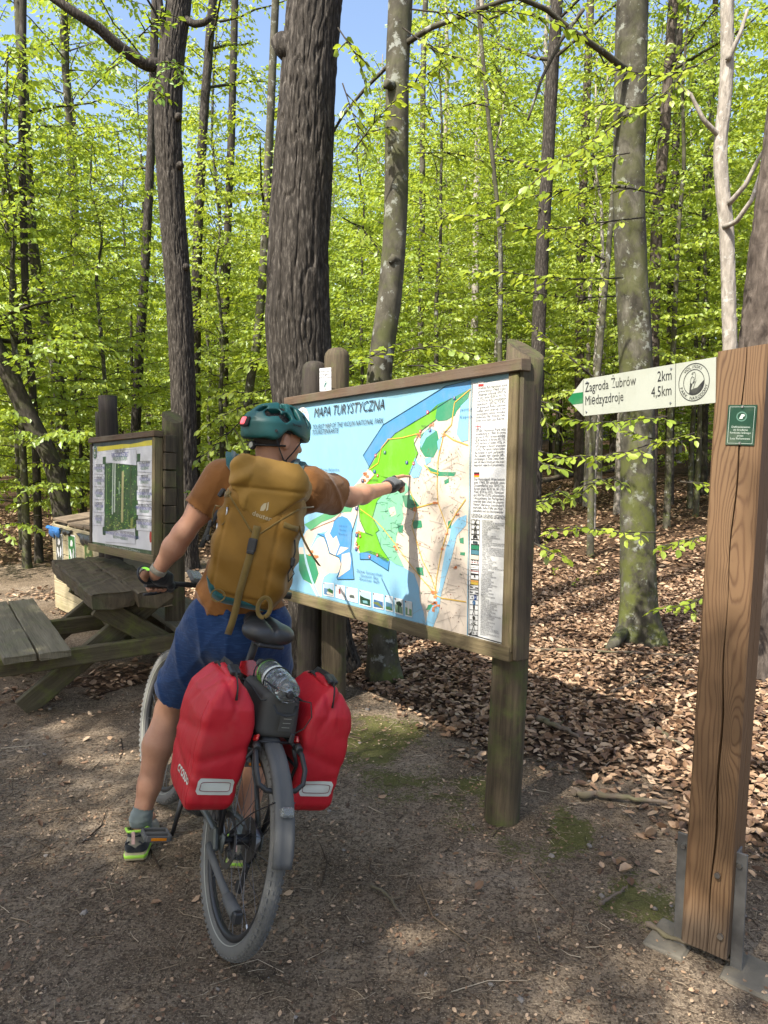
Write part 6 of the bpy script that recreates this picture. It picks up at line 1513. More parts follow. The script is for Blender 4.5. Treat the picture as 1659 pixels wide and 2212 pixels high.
# shorts
hmL, hmR = hipL * .20 + knL * .80, hipR * .22 + knR * .78; ntL, ntR = unit(knL - hipL), unit(knR - hipR)
def f_shorts(P):
    d = ell(P, pel + np.array([0, 0, .02]), (.182, .135, .155), RT); d = smin(d, ell(P, pel + np.array([-.0, -.04, -.05]), (.15, .115, .11), RT), .04)
    l = chain(P, [hipL, hmL + ntL * .03], [.108, .096], .02); r_ = chain(P, [hipR, hmR + ntR * .03], [.108, .096], .02)
    d = smin(d, np.minimum(l, r_), .045)
    cr = lambda a: (1 - np.abs(np.sin(a))) ** 3
    w = -.009 * cr(P[:, 0] * 22 + P[:, 2] * 7 + n3(P, 4, 3) * 2.6) - .005 * cr(P[:, 2] * 15 - P[:, 0] * 12 + n3(P, 5, 6) * 2.4) + n3(P, 9, 4) * .005 + n3(P, 26, 8) * .0016
    return (d + w) * .85
def cut_sh(c): return (c[:, 2] > 1.10) | ((((c - hmL) @ ntL) > 0) & (c[:, 0] < -.60)) | ((((c - hmR) @ ntR) > 0) & (c[:, 0] >= -.60))
so_ = sdf_obj('shorts', f_shorts, (-1.10, 2.62, .48), (-.28, 3.20, 1.16), .006, 'shorts', PS, PB, cut_sh, relax=2)
md = so_.modifiers.new('thick', 'SOLIDIFY'); md.thickness = .005; md.offset = -1
# gloves (half-finger): same hand forms, a little larger, cut at wrist and finger joints
def f_glR(P):
    d, _ = f_hands(P, .0035); d = smin(d, cone(P, idx[0], idx[1], .0145, .0135), .008)
    for c_ in curl: d = smin(d, cone(P, c_[0], c_[1], .0140, .0130), .006)
    return np.maximum(d, -((P - wrR) @ hd.astype(np.float32)) + .004)
def cutR(c): return (((c - wrR) @ hd) < .008) | ((((c - wrR) @ hd) > .118) & (((c - wrR) @ hup) > .004)) | (nrm(c - thumbR[3]) < .034)
sdf_obj('glove', f_glR, wrR - .09, tip + .06, .0038, 'glove_black', PS, PB, cutR, relax=1)
def f_glB(P): return np.maximum(np.maximum(f_glR(P) - .0016, -((P - wrR) @ hup.astype(np.float32)) + .010), np.abs((P - hp_(.045, 0, 0)) @ hd.astype(np.float32)) - .026)
sdf_obj('glove_back_panel', f_glB, wrR - .09, tip + .06, .004, 'glove_grey', PS, PB, relax=1)
def f_glL(P):
    _, d = f_hands(P, .0035)
    for c_ in fingL: d = smin(d, chain(P, c_[:3], [.0145, .0135, .0130], .006), .006)
    return d
def cutL(c): return ((c - wrL) @ unit(palmL - wrL)) < .004
sdf_obj('glove', f_glL, gL - .13, gL + .15, .0042, 'glove_black', PS, PB, cutL, relax=1)
# wrist band on the left arm
wb = wrL * .93 + elL * .07; u_, v_ = frame_of(elL - wrL)
a = np.linspace(0, 2 * np.pi, 24, endpoint=False)
ob_ = MB().grid([[wb + unit(elL - wrL) * z_ + (u_ * math.cos(x) + v_ * math.sin(x)) * .0345 for x in a] for z_ in (-.011, -.004, .004, .011)], True).build('wrist_band', 'shoe_suede', PS, True, PB); md = ob_.modifiers.new('t', 'SOLIDIFY'); md.thickness = .004
# socks and shoes
def shoe(an, dirv, heel):
    dv = unit([dirv[0], dirv[1], 0]); rv = np.array([dv[1], -dv[0], 0]); RS = np.stack([rv, dv, [0, 0, 1.]], 1); hb = np.array([heel[0], heel[1], 0.])
    S = lambda p: hb + RS @ np.asarray(p, float)
    def prof(P):
        q = ((P - hb) @ RS).astype(np.float32); y = q[:, 1]
        hw = np.interp(y, [0, .03, .10, .19, .25, .285], [.032, .043, .041, .054, .048, .026]).astype(np.float32)
        return q, y, hw
    def f_up(P):
        q, y, hw = prof(P); top = np.interp(y, [0, .03, .09, .13, .20, .285], [.122, .126, .120, .105, .080, .055]).astype(np.float32)
        z = q[:, 2]; cz = .03
        dd = np.sqrt((q[:, 0] / (hw + .002)) ** 2 + (np.clip(z - cz, 0, 9) / (top - cz + .004)) ** 2) - 1
        dd = dd * .035
        return smax(smax(dd, np.maximum(.012 - y * .35 - z * .06, y - .285), .02), .022 - z, .008)
    def f_sole(P):
        q, y, hw = prof(P); return smax(np.maximum(np.abs(q[:, 0]) - hw - .003, np.maximum(.010 - y, y - .288)), np.abs(q[:, 2] - .019) - .017 + .003 * np.sin(y * 120) * (q[:, 2] < .01), .010)
    lo_, hi_ = hb + np.array([-.16, -.06, -.01]), hb + np.array([.16, .36, .2])
    def colr(c):                                            # opening for the ankle
        q = (c - hb) @ RS; return (q[:, 2] > .113 - .25 * np.clip(.02 - q[:, 1], 0, 1)) & (q[:, 1] < .11) & (np.abs(q[:, 0]) < .042)
    up = sdf_obj('shoe', f_up, lo_, hi_, .0045, 'shoe_suede', PS, PB, colr, relax=2)
    sdf_obj('sole', f_sole, lo_, hi_, .0045, 'shoe_sole', up, PB, relax=1)
    fz = lambda lo2, hi2, y1: (lambda P: smax(f_up(P) - .0030, np.maximum(np.maximum(lo2(P) , hi2(P)), ((P - hb) @ RS[:, 1].astype(np.float32)) - y1), .004))
    X_ = lambda P: ((P - hb) @ RS[:, 0].astype(np.float32))
    Z_ = lambda P: P[:, 2]
    sdf_obj('heel_cup', fz(lambda P: .034 - Z_(P), lambda P: Z_(P) - .062 - .25 * np.abs(X_(P)) + .05 * np.clip(1 - np.abs(X_(P)) / .012, 0, 1) * .2, .085), lo_, hi_, .004, 'shoe_black', up, PB)
    sdf_obj('collar', fz(lambda P: .106 - .25 * np.abs(X_(P)) - Z_(P), lambda P: Z_(P) - .122, .13), lo_, hi_, .004, 'shoe_black', up, PB, colr)
    sdf_obj('midsole', lambda P: np.maximum(f_sole(P) - .002, np.maximum(.016 - Z_(P), np.maximum(Z_(P) - .031, ((P - hb) @ RS[:, 1].astype(np.float32)) - .11))), lo_, hi_, .004, 'shoe_lime', up, PB)
    mb = MB().tube([S((-.040, .10, .098)), S((-.042, .06, .120)), S((-.026, .022, .126)), S((.026, .022, .126)), S((.042, .06, .120)), S((.040, .10, .098))], .0055, 8); mb.build('lining', 'shoe_lime', up, True, PB)
    MB().box(S((0, .004, .108)), (.014, .004, .050), RS @ rotm(-.12, 0, 0), bev=.001).build('pull_tab', 'shoe_pull', up, False, PB)
    for sx in (-1, 1): MB().box(S((sx * .026, .012, .084)), (.020, .004, .008), RS @ rotm(0, .25 * sx, -.6 * sx), bev=.001).build('vent_slot', 'shoe_black', up, False, PB)
    return S
hL = np.array([-1.013, 2.775, 0]); hR = np.array([-.590, 2.722, 0])
shoe(anL, (-.10, 1), hL); shoe(anR, (.05, 1), hR)
for an, kn_ in ((anL, knL), (anR, knR)):
    f_sk = lambda P, an=an, kn_=kn_: chain(P, [an * .86 + kn_ * .14, an, an + np.array([0, .012, -.05])], [.0415, .0415, .042], .02) + .0012 * np.sin(P[:, 2] * 260)
    ax2 = unit(kn_ - an); top_ = an * .90 + kn_ * .10
    sdf_obj('sock', f_sk, an - .12, an + .14, .005, 'sock', PS, PB, lambda c, top_=top_, ax2=ax2: ((c - top_) @ ax2) > 0, relax=1)

# ================================================================== HELMET
simple('helmet_teal', (.004, .060, .058), .48, var=.08, spec=.45); simple('foam_black', (.008, .008, .009), .9, var=.2)
HM_ = thing('bicycle_helmet', 'teal bicycle helmet with black vents and red tail light worn by the rider', 'helmet', hc)
RHf = RH.astype(np.float32)
def hq(P): return ((P - hc) @ RHf)
def sph(az, el, r): return np.array([math.sin(az) * math.cos(el) * .112, -math.cos(az) * math.cos(el) * .142, .03 + math.sin(el) * .112]) * r
D2 = math.radians
VENT = []
for s_ in (-1, 1):
    for az, el, l, w, tw in ((22, 40, .022, .017, .2), (50, 33, .030, .018, 1.1), (76, 26, .024, .019, .8), (103, 44, .034, .014, .1), (131, 29, .026, .014, .3), (70, 66, .045, .011, 0), (30, 14, .0, .0, 0)):
        if l: VENT.append((s_ * D2(az), D2(el), l, w, tw * s_))
VENT.append((0, D2(64), .030, .013, 0))
def f_shell(P, t_=.022, vents=True):
    q = hq(P)
    outer = ell(q, (0, -.004, .030), (.112, .146, .116)); rear = ell(q, (0, -.055, .010), (.098, .088, .085)); outer = smin(outer, rear, .03)
    # raised rib over the rear vents and crown ridge
    outer = outer - .0045 * np.exp(-((q[:, 2] - .062 - .10 * (q[:, 1] + .02)) / .016) ** 2) * (q[:, 2] > 0) - .004 * np.exp(-((np.abs(q[:, 0]) - .045) / .014) ** 2) * (q[:, 2] > .06)
    inner = ell(q, (0, -.002, .020), (.090, .115, .100))
    d = smax(outer, -inner, .006)
    rim = .012 - .030 * np.clip((-q[:, 1] - .03) / .09, 0, 1) + .012 * np.exp(-((q[:, 1] + .01) / .035) ** 2) * 1.6 - .018 * np.exp(-((q[:, 1] + .060) / .028) ** 2) - .010 * np.clip((q[:, 1] - .05) / .07, 0, 1)
    d = smax(d, rim - q[:, 2], .010)
    if vents:
        for az, el, l, w, tw in VENT:
            c_ = sph(az, el, 1.0); n_ = unit(c_ - np.array([0, 0, .0])); e1 = unit(np.cross([0, 0, 1.], n_)) if abs(n_[2]) < .95 else np.array([1., 0, 0]); e2 = np.cross(n_, e1)
            a1 = e2 * math.cos(tw) + e1 * math.sin(tw); a2 = np.cross(n_, a1); Rv = np.stack([a1, a2, n_], 1)
            d = smax(d, -rbox(q, c_, (l, w, .045), min(l, w) * .75, Rv), .005)
    return d * .85
sdf_obj('shell', f_shell, hc - .19, hc + .20, .0042, 'helmet_teal', HM_, hc, relax=1)
def f_liner(P): q = hq(P); return np.maximum(np.abs(ell(q, (0, -.002, .022), (.091, .118, .098))) - .002, .018 - q[:, 2])
sdf_obj('liner', f_liner, hc - .17, hc + .17, .005, 'foam_black', HM_, hc, relax=0)
def hl(p): return RH @ np.asarray(p, float)
def patch_on(name, mat, az, el, w, h, lift, parent):
    c_ = sph(az, el, 1.0); n_ = unit(c_); p = (hc + RH @ c_)[None].astype(np.float32) + (RH @ n_).astype(np.float32) * .04
    for _ in range(40): p = p - (RH @ n_).astype(np.float32) * np.clip(f_shell(p, vents=False), -.01, .02)[:, None]
    e1 = unit(np.cross([0, 0, 1.], n_)); e2 = np.cross(n_, e1); Rv = RH @ np.stack([e1, n_, e2], 1)
    return p[0] - hc, Rv
p_, Rv = patch_on('x', '', D2(3), D2(5), 0, 0, 0, None)
MB().box(p_, (.056, .012, .042), Rv, bev=.005).build('light_housing', 'foam_black', HM_)
t = NT('tail_light'); t.pbsdf(Base__Color=(.75, .16, .18), Roughness=.25, Emission__Color=(1, .08, .10), Emission__Strength=.35)
MB().box(p_ + Rv @ np.array([-.004, .006, .001]), (.030, .010, .032), Rv, bev=.004).build('tail_light', 'tail_light', HM_)
p_, Rv = patch_on('x', '', D2(97), D2(11), 0, 0, 0, None); V_, F_ = text_geo('uvex', .024, bold=.0008, align='CENTER')
MB().add([p_ + Rv @ np.array([a_, .0022, b_]) for a_, b_ in V_], F_).build('lettering', 'foam_black', HM_)
for az in (62, 142): 
    p_, Rv = patch_on('x', '', D2(az), D2(-6), 0, 0, 0, None); MB().tube([p_ - Rv[:, 1] * .004, p_ + Rv[:, 1] * .0025], .0055, 12).build('rivet', 'foam_black', HM_)
# cradle, dial, chin straps
ba = [np.array([.083 * math.sin(x), -.004 - .106 * math.cos(x), -.030 - .012 * math.cos(x)]) for x in np.linspace(-1.5, 1.5, 24)]
MB().tube([hl(p) for p in ba], .015, 10, flat=.28, up=hl((0, 0, 1))).build('cradle', 'foam_black', HM_, True)
MB().tube([hl((.012, -.108, -.042)), hl((.013, -.120, -.043))], .018, 16).build('dial_housing', 'foam_black', HM_, True); MB().tube([hl((.013, -.120, -.043)), hl((.0135, -.1235, -.043))], .0115, 18).build('dial', 'stripe', HM_, True)
for s_ in (-1, 1):
    MB().tube([hl((s_ * .088, -.058, -.004)), hl((s_ * .084, -.028, -.055)), hl((s_ * .074, .002, -.092))], .0075, 6, flat=.25).build('chin_strap', 'webbing', HM_, True)
    MB().tube([hl((s_ * .090, .066, .006)), hl((s_ * .083, .036, -.045)), hl((s_ * .074, .004, -.092))], .0075, 6, flat=.25).build('chin_strap', 'webbing', HM_, True)
    MB().tube([hl((s_ * .074, .003, -.090)), hl((s_ * .066, .018, -.120)), hl((s_ * .035, .045, -.135)), hl((0, .055, -.138))], .008, 6, flat=.3).build('chin_strap', 'webbing', HM_, True)
    MB().box(hl((s_ * .076, .004, -.095)), (.008, .018, .022), RH, bev=.003).build('strap_slider', 'black_plastic', HM_)

# ================================================================== BACKPACK
pc_ = at(560, 1158, 2.70); top_p = at(598, 1003, 2.76); bot_p = at(538, 1300, 2.72)
pu = unit(top_p - bot_p); pb = unit(np.array([-.06, -1, .06])); pb = unit(pb - pu * (pb @ pu)); prt = np.cross(pb, pu) * -1
prt = np.cross(pu, pb); prt = prt if prt[0] > 0 else -prt
RP = np.stack([prt, -pb, pu], 1)                      # x right, y towards the wearer, z up
if np.linalg.det(RP) < 0: RP[:, 0] *= -1
BP = thing('backpack', 'ochre hiking backpack with teal straps on the back of the rider', 'backpack', M=m4(RP, pc_))
def f_pk(P):
    z = P[:, 2]; k = np.clip((z + .27) / .50, 0, 1)
    hw = np.interp(k, [0, .12, .4, .75, .95, 1], [.110, .138, .152, .148, .125, .095]).astype(np.float32); dp = np.interp(k, [0, .10, .35, .8, 1], [.075, .105, .120, .105, .080]).astype(np.float32)
    x = P[:, 0]; y = P[:, 1] + .0; r = .055
    dx = np.abs(x) - hw + r; dy = np.abs(y + .010) - dp + r
    d = np.sqrt(np.maximum(dx, 0) ** 2 + np.maximum(dy, 0) ** 2) + np.minimum(np.maximum(dx, dy), 0) - r
    d = smax(d, np.maximum(-z - .265, z - .215), .05)
    g = lambda e, w: np.exp(-(e / w) ** 2)
    back = np.clip(-y * 20 - .2, 0, 1)
    # front panel zip grooves and soft wrinkles
    px = np.abs(x + .010) - (.098 - .05 * np.clip(-z - .19, 0, 1) * 4)
    d = d + .007 * g(px, .006) * back * (z < .10) * (z > -.225) + .007 * g(z + .222, .006) * back * (np.abs(x + .01) < .1)
    d = d + .0055 * np.sin(z * 62 + x * 24 + n3(P, 7, 2) * 4) * np.clip(np.abs(x) * 12 - .5, 0, 1) + n3(P, 14, 3) * .005 + n3(P, 34, 6) * .0016
    d = d + .004 * np.sin(x * 55 + z * 20 + n3(P, 9, 1) * 3) * np.clip(.12 - np.abs(z - .12), 0, .12) * 8
    return d * .8
pko = sdf_obj('main_bag', f_pk, (-.19, -.17, -.30), (.19, .14, .25), .005, 'pack_fabric', BP, relax=2)
def f_lid(P):
    x, y, z = P[:, 0], P[:, 1], P[:, 2]
    d = rbox(P, (.010, -.012, .215), (.142, .118, .052), .045, rotm(-.14, .06, 0))
    fl = smax(smax(ell(P, (.012, -.080, .17), (.150, .052, .16)), (-z + .02 + 1.15 * np.abs(x - .012)) * .65, .012), -y - .145, .01)      # flap running to a point at the buckle
    d = smin(d, fl, .03)
    g = lambda e, w: np.exp(-(e / w) ** 2)
    d = d + .006 * g(z - .178 - .10 * x, .006) * (y < -.06) + .006 * np.sin(x * 40 - z * 62 + n3(P, 8, 4) * 4) * (x < -.04) + n3(P, 13, 7) * .006 + n3(P, 30, 2) * .0018
    return d * .8
sdf_obj('lid', f_lid, (-.19, -.18, .0), (.19, .15, .30), .005, 'pack_lid', BP, relax=2)
def slide(p0, dirv, fns, far=.10):
    p = np.atleast_2d(np.asarray(p0, np.float32)) - np.asarray(dirv, np.float32) * far
    for _ in range(60):
        d = fns[0](p)
        for f in fns[1:]: d = np.minimum(d, f(p))
        p = p + np.asarray(dirv, np.float32) * np.clip(d, -.01, .02)[:, None]
    return p
PF = (f_pk, f_lid)
def ribbon(name, pts, w, mat, parent, lift=.002, th=.002, widthdir=(1, 0, 0)):
    P = np.asarray(pts, float); wd = np.asarray(widthdir, float)
    o_ = MB().grid([[p - wd * w / 2, p + wd * w / 2] for p in P]).build(name, mat, parent, True); md = o_.modifiers.new('t', 'SOLIDIFY'); md.thickness = th; md.offset = 0
    return o_
# centre strap with buckle, its long tail hanging below the pack
zz = np.linspace(.045, -.02, 6); s1 = slide(np.stack([np.full(6, .012), np.full(6, -.14), zz], -1), (0, 1, 0), PF) + np.array([0, -.003, 0]); ribbon('lid_strap', s1, .026, 'strap_webbing', BP)
bkp = slide([(.010, -.14, -.025)], (0, 1, 0), PF)[0] + np.array([0, -.006, 0])
bko = MB().box(bkp, (.032, .012, .048), bev=.004).build('buckle', 'black_plastic', BP)
MB().box(bkp + np.array([0, -.006, -.026]), (.028, .008, .014), bev=.003).build('buckle_tongue', 'black_plastic', bko)
tl = [bkp + np.array([0, -.002, -.028])] + [slide([(.010 - .006 * k, -.14, -.06 - .06 * k)], (0, 1, 0), PF)[0] + np.array([0, -.006, 0]) for k in (0, .8, 1.6, 2.4, 3.0)]
tl += [np.array([-.010 - .055 * 3.0, tl[-1][1], -.24]) * np.array([.9, 1, 1])] ; tl[-1] = tl[-2] + np.array([-.002, .004, -.035]); tl.append(tl[-1] + np.array([-.006, .010, -.05])); tl.append(tl[-1] + np.array([-.008, .008, -.045]))
ribbon('strap_tail', tl, .026, 'strap_webbing', BP, widthdir=(1, 0, 0))
for a0, b0 in (((-.140, .165), (-.004, .020)), ((.158, .150), (.028, .020))):
    k_ = np.linspace(0, 1, 14); p = slide(np.stack([a0[0] + (b0[0] - a0[0]) * k_, np.full(14, -.16), a0[1] + (b0[1] - a0[1]) * k_], -1), (0, 1, 0), PF); MB().tube(p, .0034, 6).build('lid_seam', 'strap_webbing', BP, True)
# logo
V_, F_ = text_geo('deuter', .026, align='CENTER', space=1.05, bold=.0004); c_, s_ = math.cos(-.13), math.sin(-.13)
Vr = np.stack([V_[:, 0] * c_ - V_[:, 1] * s_ + .020, V_[:, 0] * s_ + V_[:, 1] * c_ + .075], -1)
p = slide(np.stack([Vr[:, 0], np.full(len(Vr), -.16), Vr[:, 1]], -1), (0, 1, 0), PF) + np.array([0, -.0012, 0]); simple('logo_print', (.36, .31, .20), .6, var=.05)
MB().add(p, F_).build('lettering', 'logo_print', BP)
mk = [[(.0, .0), (.016, .004), (.022, .016), (.022, .040), (.010, .034), (.001, .018)], [(.026, .004), (.033, .012), (.031, .045), (.026, .042)]]
for m_ in mk:
    q_ = np.array([(a * .85 + .012, b_ * .85 + .100) for a, b_ in m_]); p = slide(np.stack([q_[:, 0], np.full(len(q_), -.16), q_[:, 1]], -1), (0, 1, 0), PF) + np.array([0, -.0014, 0]); MB().add(p, [tuple(range(len(p)))]).build('logo_mark', 'logo_print', BP)
# zip with pulls on the left side, side compression straps, gear loops
zz = np.linspace(.09, -.22, 26); p = slide(np.stack([np.full(26, -.108) , np.full(26, -.14), zz], -1), (0, 1, 0), PF); MB().tube(p + np.array([0, .002, 0]), .0032, 5).build('zip', 'strap_webbing', BP, True)
p = slide(np.stack([np.full(26, .088), np.full(26, -.14), zz], -1), (0, 1, 0), PF); MB().tube(p + np.array([0, .002, 0]), .0030, 5).build('zip', 'strap_webbing', BP, True)
for a0 in ((-.112, .088), (-.145, .02)):
    q_ = slide([(a0[0], -.14, a0[1])], (0, 1, 0), PF)[0]; MB().tube([q_ + np.array([0, -.004, 0]), q_ + np.array([.003, -.010, -.022]), q_ + np.array([.0, -.010, -.034])], [.004, .003, .002], 6).build('zip_pull', 'alloy', BP, True)
    MB().tube([q_ + np.array([.0, -.010, -.034]), q_ + np.array([.004, -.012, -.052]), q_ + np.array([-.006, -.012, -.066])], .0022, 5).build('pull_cord', 'strap_webbing', BP, True)
for s_, z_, x0, x1 in ((-1, .125, -.172, -.108), (1, .07, .105, .160)):
    xs_ = np.linspace(x0, x1, 8); p = slide(np.stack([xs_, np.full(8, -.14), np.full(8, z_) - (xs_ - x0) * .2 * s_], -1), (0, 1, 0), PF, .05) + np.array([0, -.003, 0]); ribbon('side_strap', p, .020, 'strap_webbing', BP, widthdir=(0, 0, 1))
MB().box((-.166, -.02, .132), (.016, .03, .034), rotm(0, .4, 0), bev=.003).build('strap_slider', 'black_plastic', BP)
cdp = [(-.135, -.118, .086), (-.158, -.10, .085), (-.170, -.07, .06), (-.172, -.05, .0), (-.168, -.06, -.05)]; MB().tube(cdp, .0026, 6).build('bungee', 'strap_webbing', BP, True); MB().box((-.176, -.056, .012), (.016, .016, .026), bev=.004).build('cord_stop', 'black_plastic', BP); MB().box((-.172, -.058, -.04), (.014, .014, .024), bev=.004).build('cord_stop', 'black_plastic', BP)
def loop(c, rx, rz, w, mat, name, tilt=0.0):
    pts = [np.array(c) + np.array([rx * math.cos(x), -.012 * abs(math.sin(x * .5)) , rz * math.sin(x)]) for x in np.linspace(-1.2, 5.0, 20)]
    return MB().tube(pts, w, 8, flat=.25, up=(0, 1, 0)).build(name, mat, BP, True)
loop((.098, -.128, -.235), .022, .036, .008, 'strap_webbing', 'gear_loop'); loop((-.075, -.128, -.228), .024, .022, .0025, 'strap_webbing', 'gear_loop')
ribbon('side_tail', [np.array([.150, -.06, .075]) + np.array([.012 * k + .006 * k * k * .3, -.01, -.026 * k]) for k in range(6)], .016, 'strap_webbing', BP, widthdir=unit((.7, -.7, 0)))
MB().tube([(.148, -.08, .02), (.160, -.09, -.02), (.158, -.09, -.055)], .003, 6).build('draw_cord', 'webbing', BP, True); MB().box((.158, -.09, -.06), (.018, .016, .034), bev=.005).build('cord_stop', 'black_plastic', BP)
MB().tube([(.158, -.09, -.075), (.172, -.09, -.10), (.160, -.09, -.13)], .0022, 6).tube([(.158, -.09, -.075), (.150, -.09, -.105), (.158, -.09, -.135)], .0022, 6).build('cord_end', 'webbing', BP, True)
# teal base and hip fins, shoulder straps
def f_base(P):
    d = f_pk(P) - .004; return np.maximum(np.maximum(d, P[:, 2] + .225 + .35 * P[:, 0]), -P[:, 1] - .105)
sdf_obj('base_panel', f_base, (-.19, -.17, -.31), (.19, .14, -.10), .005, 'teal_fabric', BP, relax=1)
iv = lambda p: RP.T @ (np.asarray(p, float) - pc_)
for s_, sj in ((-1, shL), (1, shR)):
    a_ = iv(sj + np.array([-.055 * s_ * 1.0 * (1 if s_ < 0 else 1) * -1 if False else (.055 if s_ < 0 else -.055), -.085, .040])); b2 = iv(sj + np.array([.045 if s_ < 0 else -.045, -.01, .102])); c2 = iv(sj + np.array([.035 if s_ < 0 else -.035, .075, .075]))
    st = np.array([s_ * .075, .06, .16]); o_ = ribbon('shoulder_strap', [st, a_ + np.array([0, .01, .02]), b2, c2, iv(sj + np.array([.02 if s_ < 0 else -.02, .12, -.05]))], .062, 'teal_fabric', BP, th=.014, widthdir=(1, 0, 0))
    MB().tube([st + np.array([s_ * .01, -.02, .05]), a_ + np.array([0, -.02, .045]), b2 + np.array([0, 0, .012])], .010, 8, flat=.25).build('load_lifter', 'teal_fabric', BP, True)
ribbon('hip_strap', [(-.135, .05, -.215), (-.165, .05, -.12), (-.178, .06, -.02), (-.175, .07, .05)], .03, 'teal_fabric', BP, widthdir=(0, 1, 0))
ribbon('strap_tail', [(-.19, .07, .06), (-.205, .04, -.01), (-.215, .02, -.09)], .020, 'webbing', BP, widthdir=(1, 0, 0))
# ================================================================== FOREST
def leaf_mat(name, dark, mid, light, tr=.45):
    t = NT(name); g = t.n('NewGeometry'); rnd = g.outputs['Random Per Island']
    c = t.ramp(rnd, [(0, dark), (.5, mid), (1, light)]); orn = t.n('ObjectInfo').outputs['Random']; c = t.mix(t.math('MULTIPLY', orn, .55), c, tuple(v * k for v, k in zip(mid, (.62, .78, .55))))
    c2 = t.mix(.35, c, (.70, .78, .05))
    d = t.n('BsdfDiffuse', Color=c); tl = t.n('BsdfTranslucent', Color=c2); gl = t.n('BsdfGlossy', Color=(.8, .9, .8), Roughness=.45)
    m1 = t.n('MixShader', Fac=tr); t.t.links.new(d.outputs[0], m1.inputs[1]); t.t.links.new(tl.outputs[0], m1.inputs[2])
    m2 = t.n('MixShader', Fac=.045); t.t.links.new(m1.outputs[0], m2.inputs[1]); t.t.links.new(gl.outputs[0], m2.inputs[2])
    t.t.links.new(m2.outputs[0], t.out.inputs[0]); MATS[name] = t.m
leaf_mat('beech_leaf', (.18, .245, .022), (.29, .365, .038), (.42, .485, .070), .5)
leaf_mat('oak_leaf', (.10, .18, .02), (.17, .28, .03), (.27, .38, .05))
leaf_mat('needles', (.022, .040, .018), (.035, .060, .025), (.05, .08, .03), .1)
def bark(name, c1, c2, c3, moss=None, lich=None, sc=(1, 1, .16), f=26.0, bs=.8, bd=.02, moss_lo=.5):
    t = NT(name); co = t.obj(); mp_ = t.map(co, sc)
    a = t.noise(mp_, f, 6, .65, .4); b_ = t.vor(mp_, f * .8)
    c = t.ramp(a, [(.3, c1), (.52, c2), (.75, c3)])
    if lich: c = t.mix(t.math('MULTIPLY', t.ramp(t.noise(co, 11, 5, .7), [(.57, (0, 0, 0)), (.63, (1, 1, 1))]), .75), c, lich)
    if moss:
        oz = t.n('SeparateXYZ', Vector=co).outputs[2]
        k = t.math('MULTIPLY', t.ramp(t.noise(co, 5, 6, .7), [(moss_lo, (0, 0, 0)), (moss_lo + .14, (1, 1, 1))]), t.ramp(t.math('MULTIPLY', oz, .2), [(.0, (1, 1, 1)), (.45, (.55, .55, .55)), (1, (.2, .2, .2))]))
        c = t.mix(k, c, moss)
    t.pbsdf(Base__Color=c, Roughness=.9, Specular__IOR__Level=.2, Normal=t.bump(t.math('ADD', a, t.math('MULTIPLY', b_, .5)), bs, bd))
bark('oak_bark', (.012, .010, .008), (.038, .032, .026), (.140, .124, .105), sc=(1, 1, .22), f=55, bs=.6, bd=.010)
bark('beech_bark', (.030, .027, .019), (.064, .058, .042), (.120, .110, .084), moss=(.085, .095, .028), lich=(.27, .28, .25), sc=(1, 1, .5), f=12, bs=.25, bd=.008, moss_lo=.46)
bark('mossy_bark', (.016, .014, .010), (.060, .055, .040), (.14, .130, .100), moss=(.085, .095, .022), lich=(.24, .25, .21), sc=(1, 1, .6), f=9, bs=.5, bd=.012, moss_lo=.45)
bark('pale_bark', (.16, .14, .115), (.27, .24, .20), (.40, .36, .31), lich=(.40, .39, .35), sc=(1, 1, .3), f=20, bs=.5)
bark('pine_bark', (.028, .021, .017), (.078, .062, .050), (.17, .138, .115), sc=(1, 1, .35), f=16, bs=.8, bd=.02)
bark('dark_bark', (.020, .017, .013), (.045, .038, .030), (.085, .075, .058), moss=(.05, .055, .02), sc=(1, 1, .3), f=22, bs=.5)

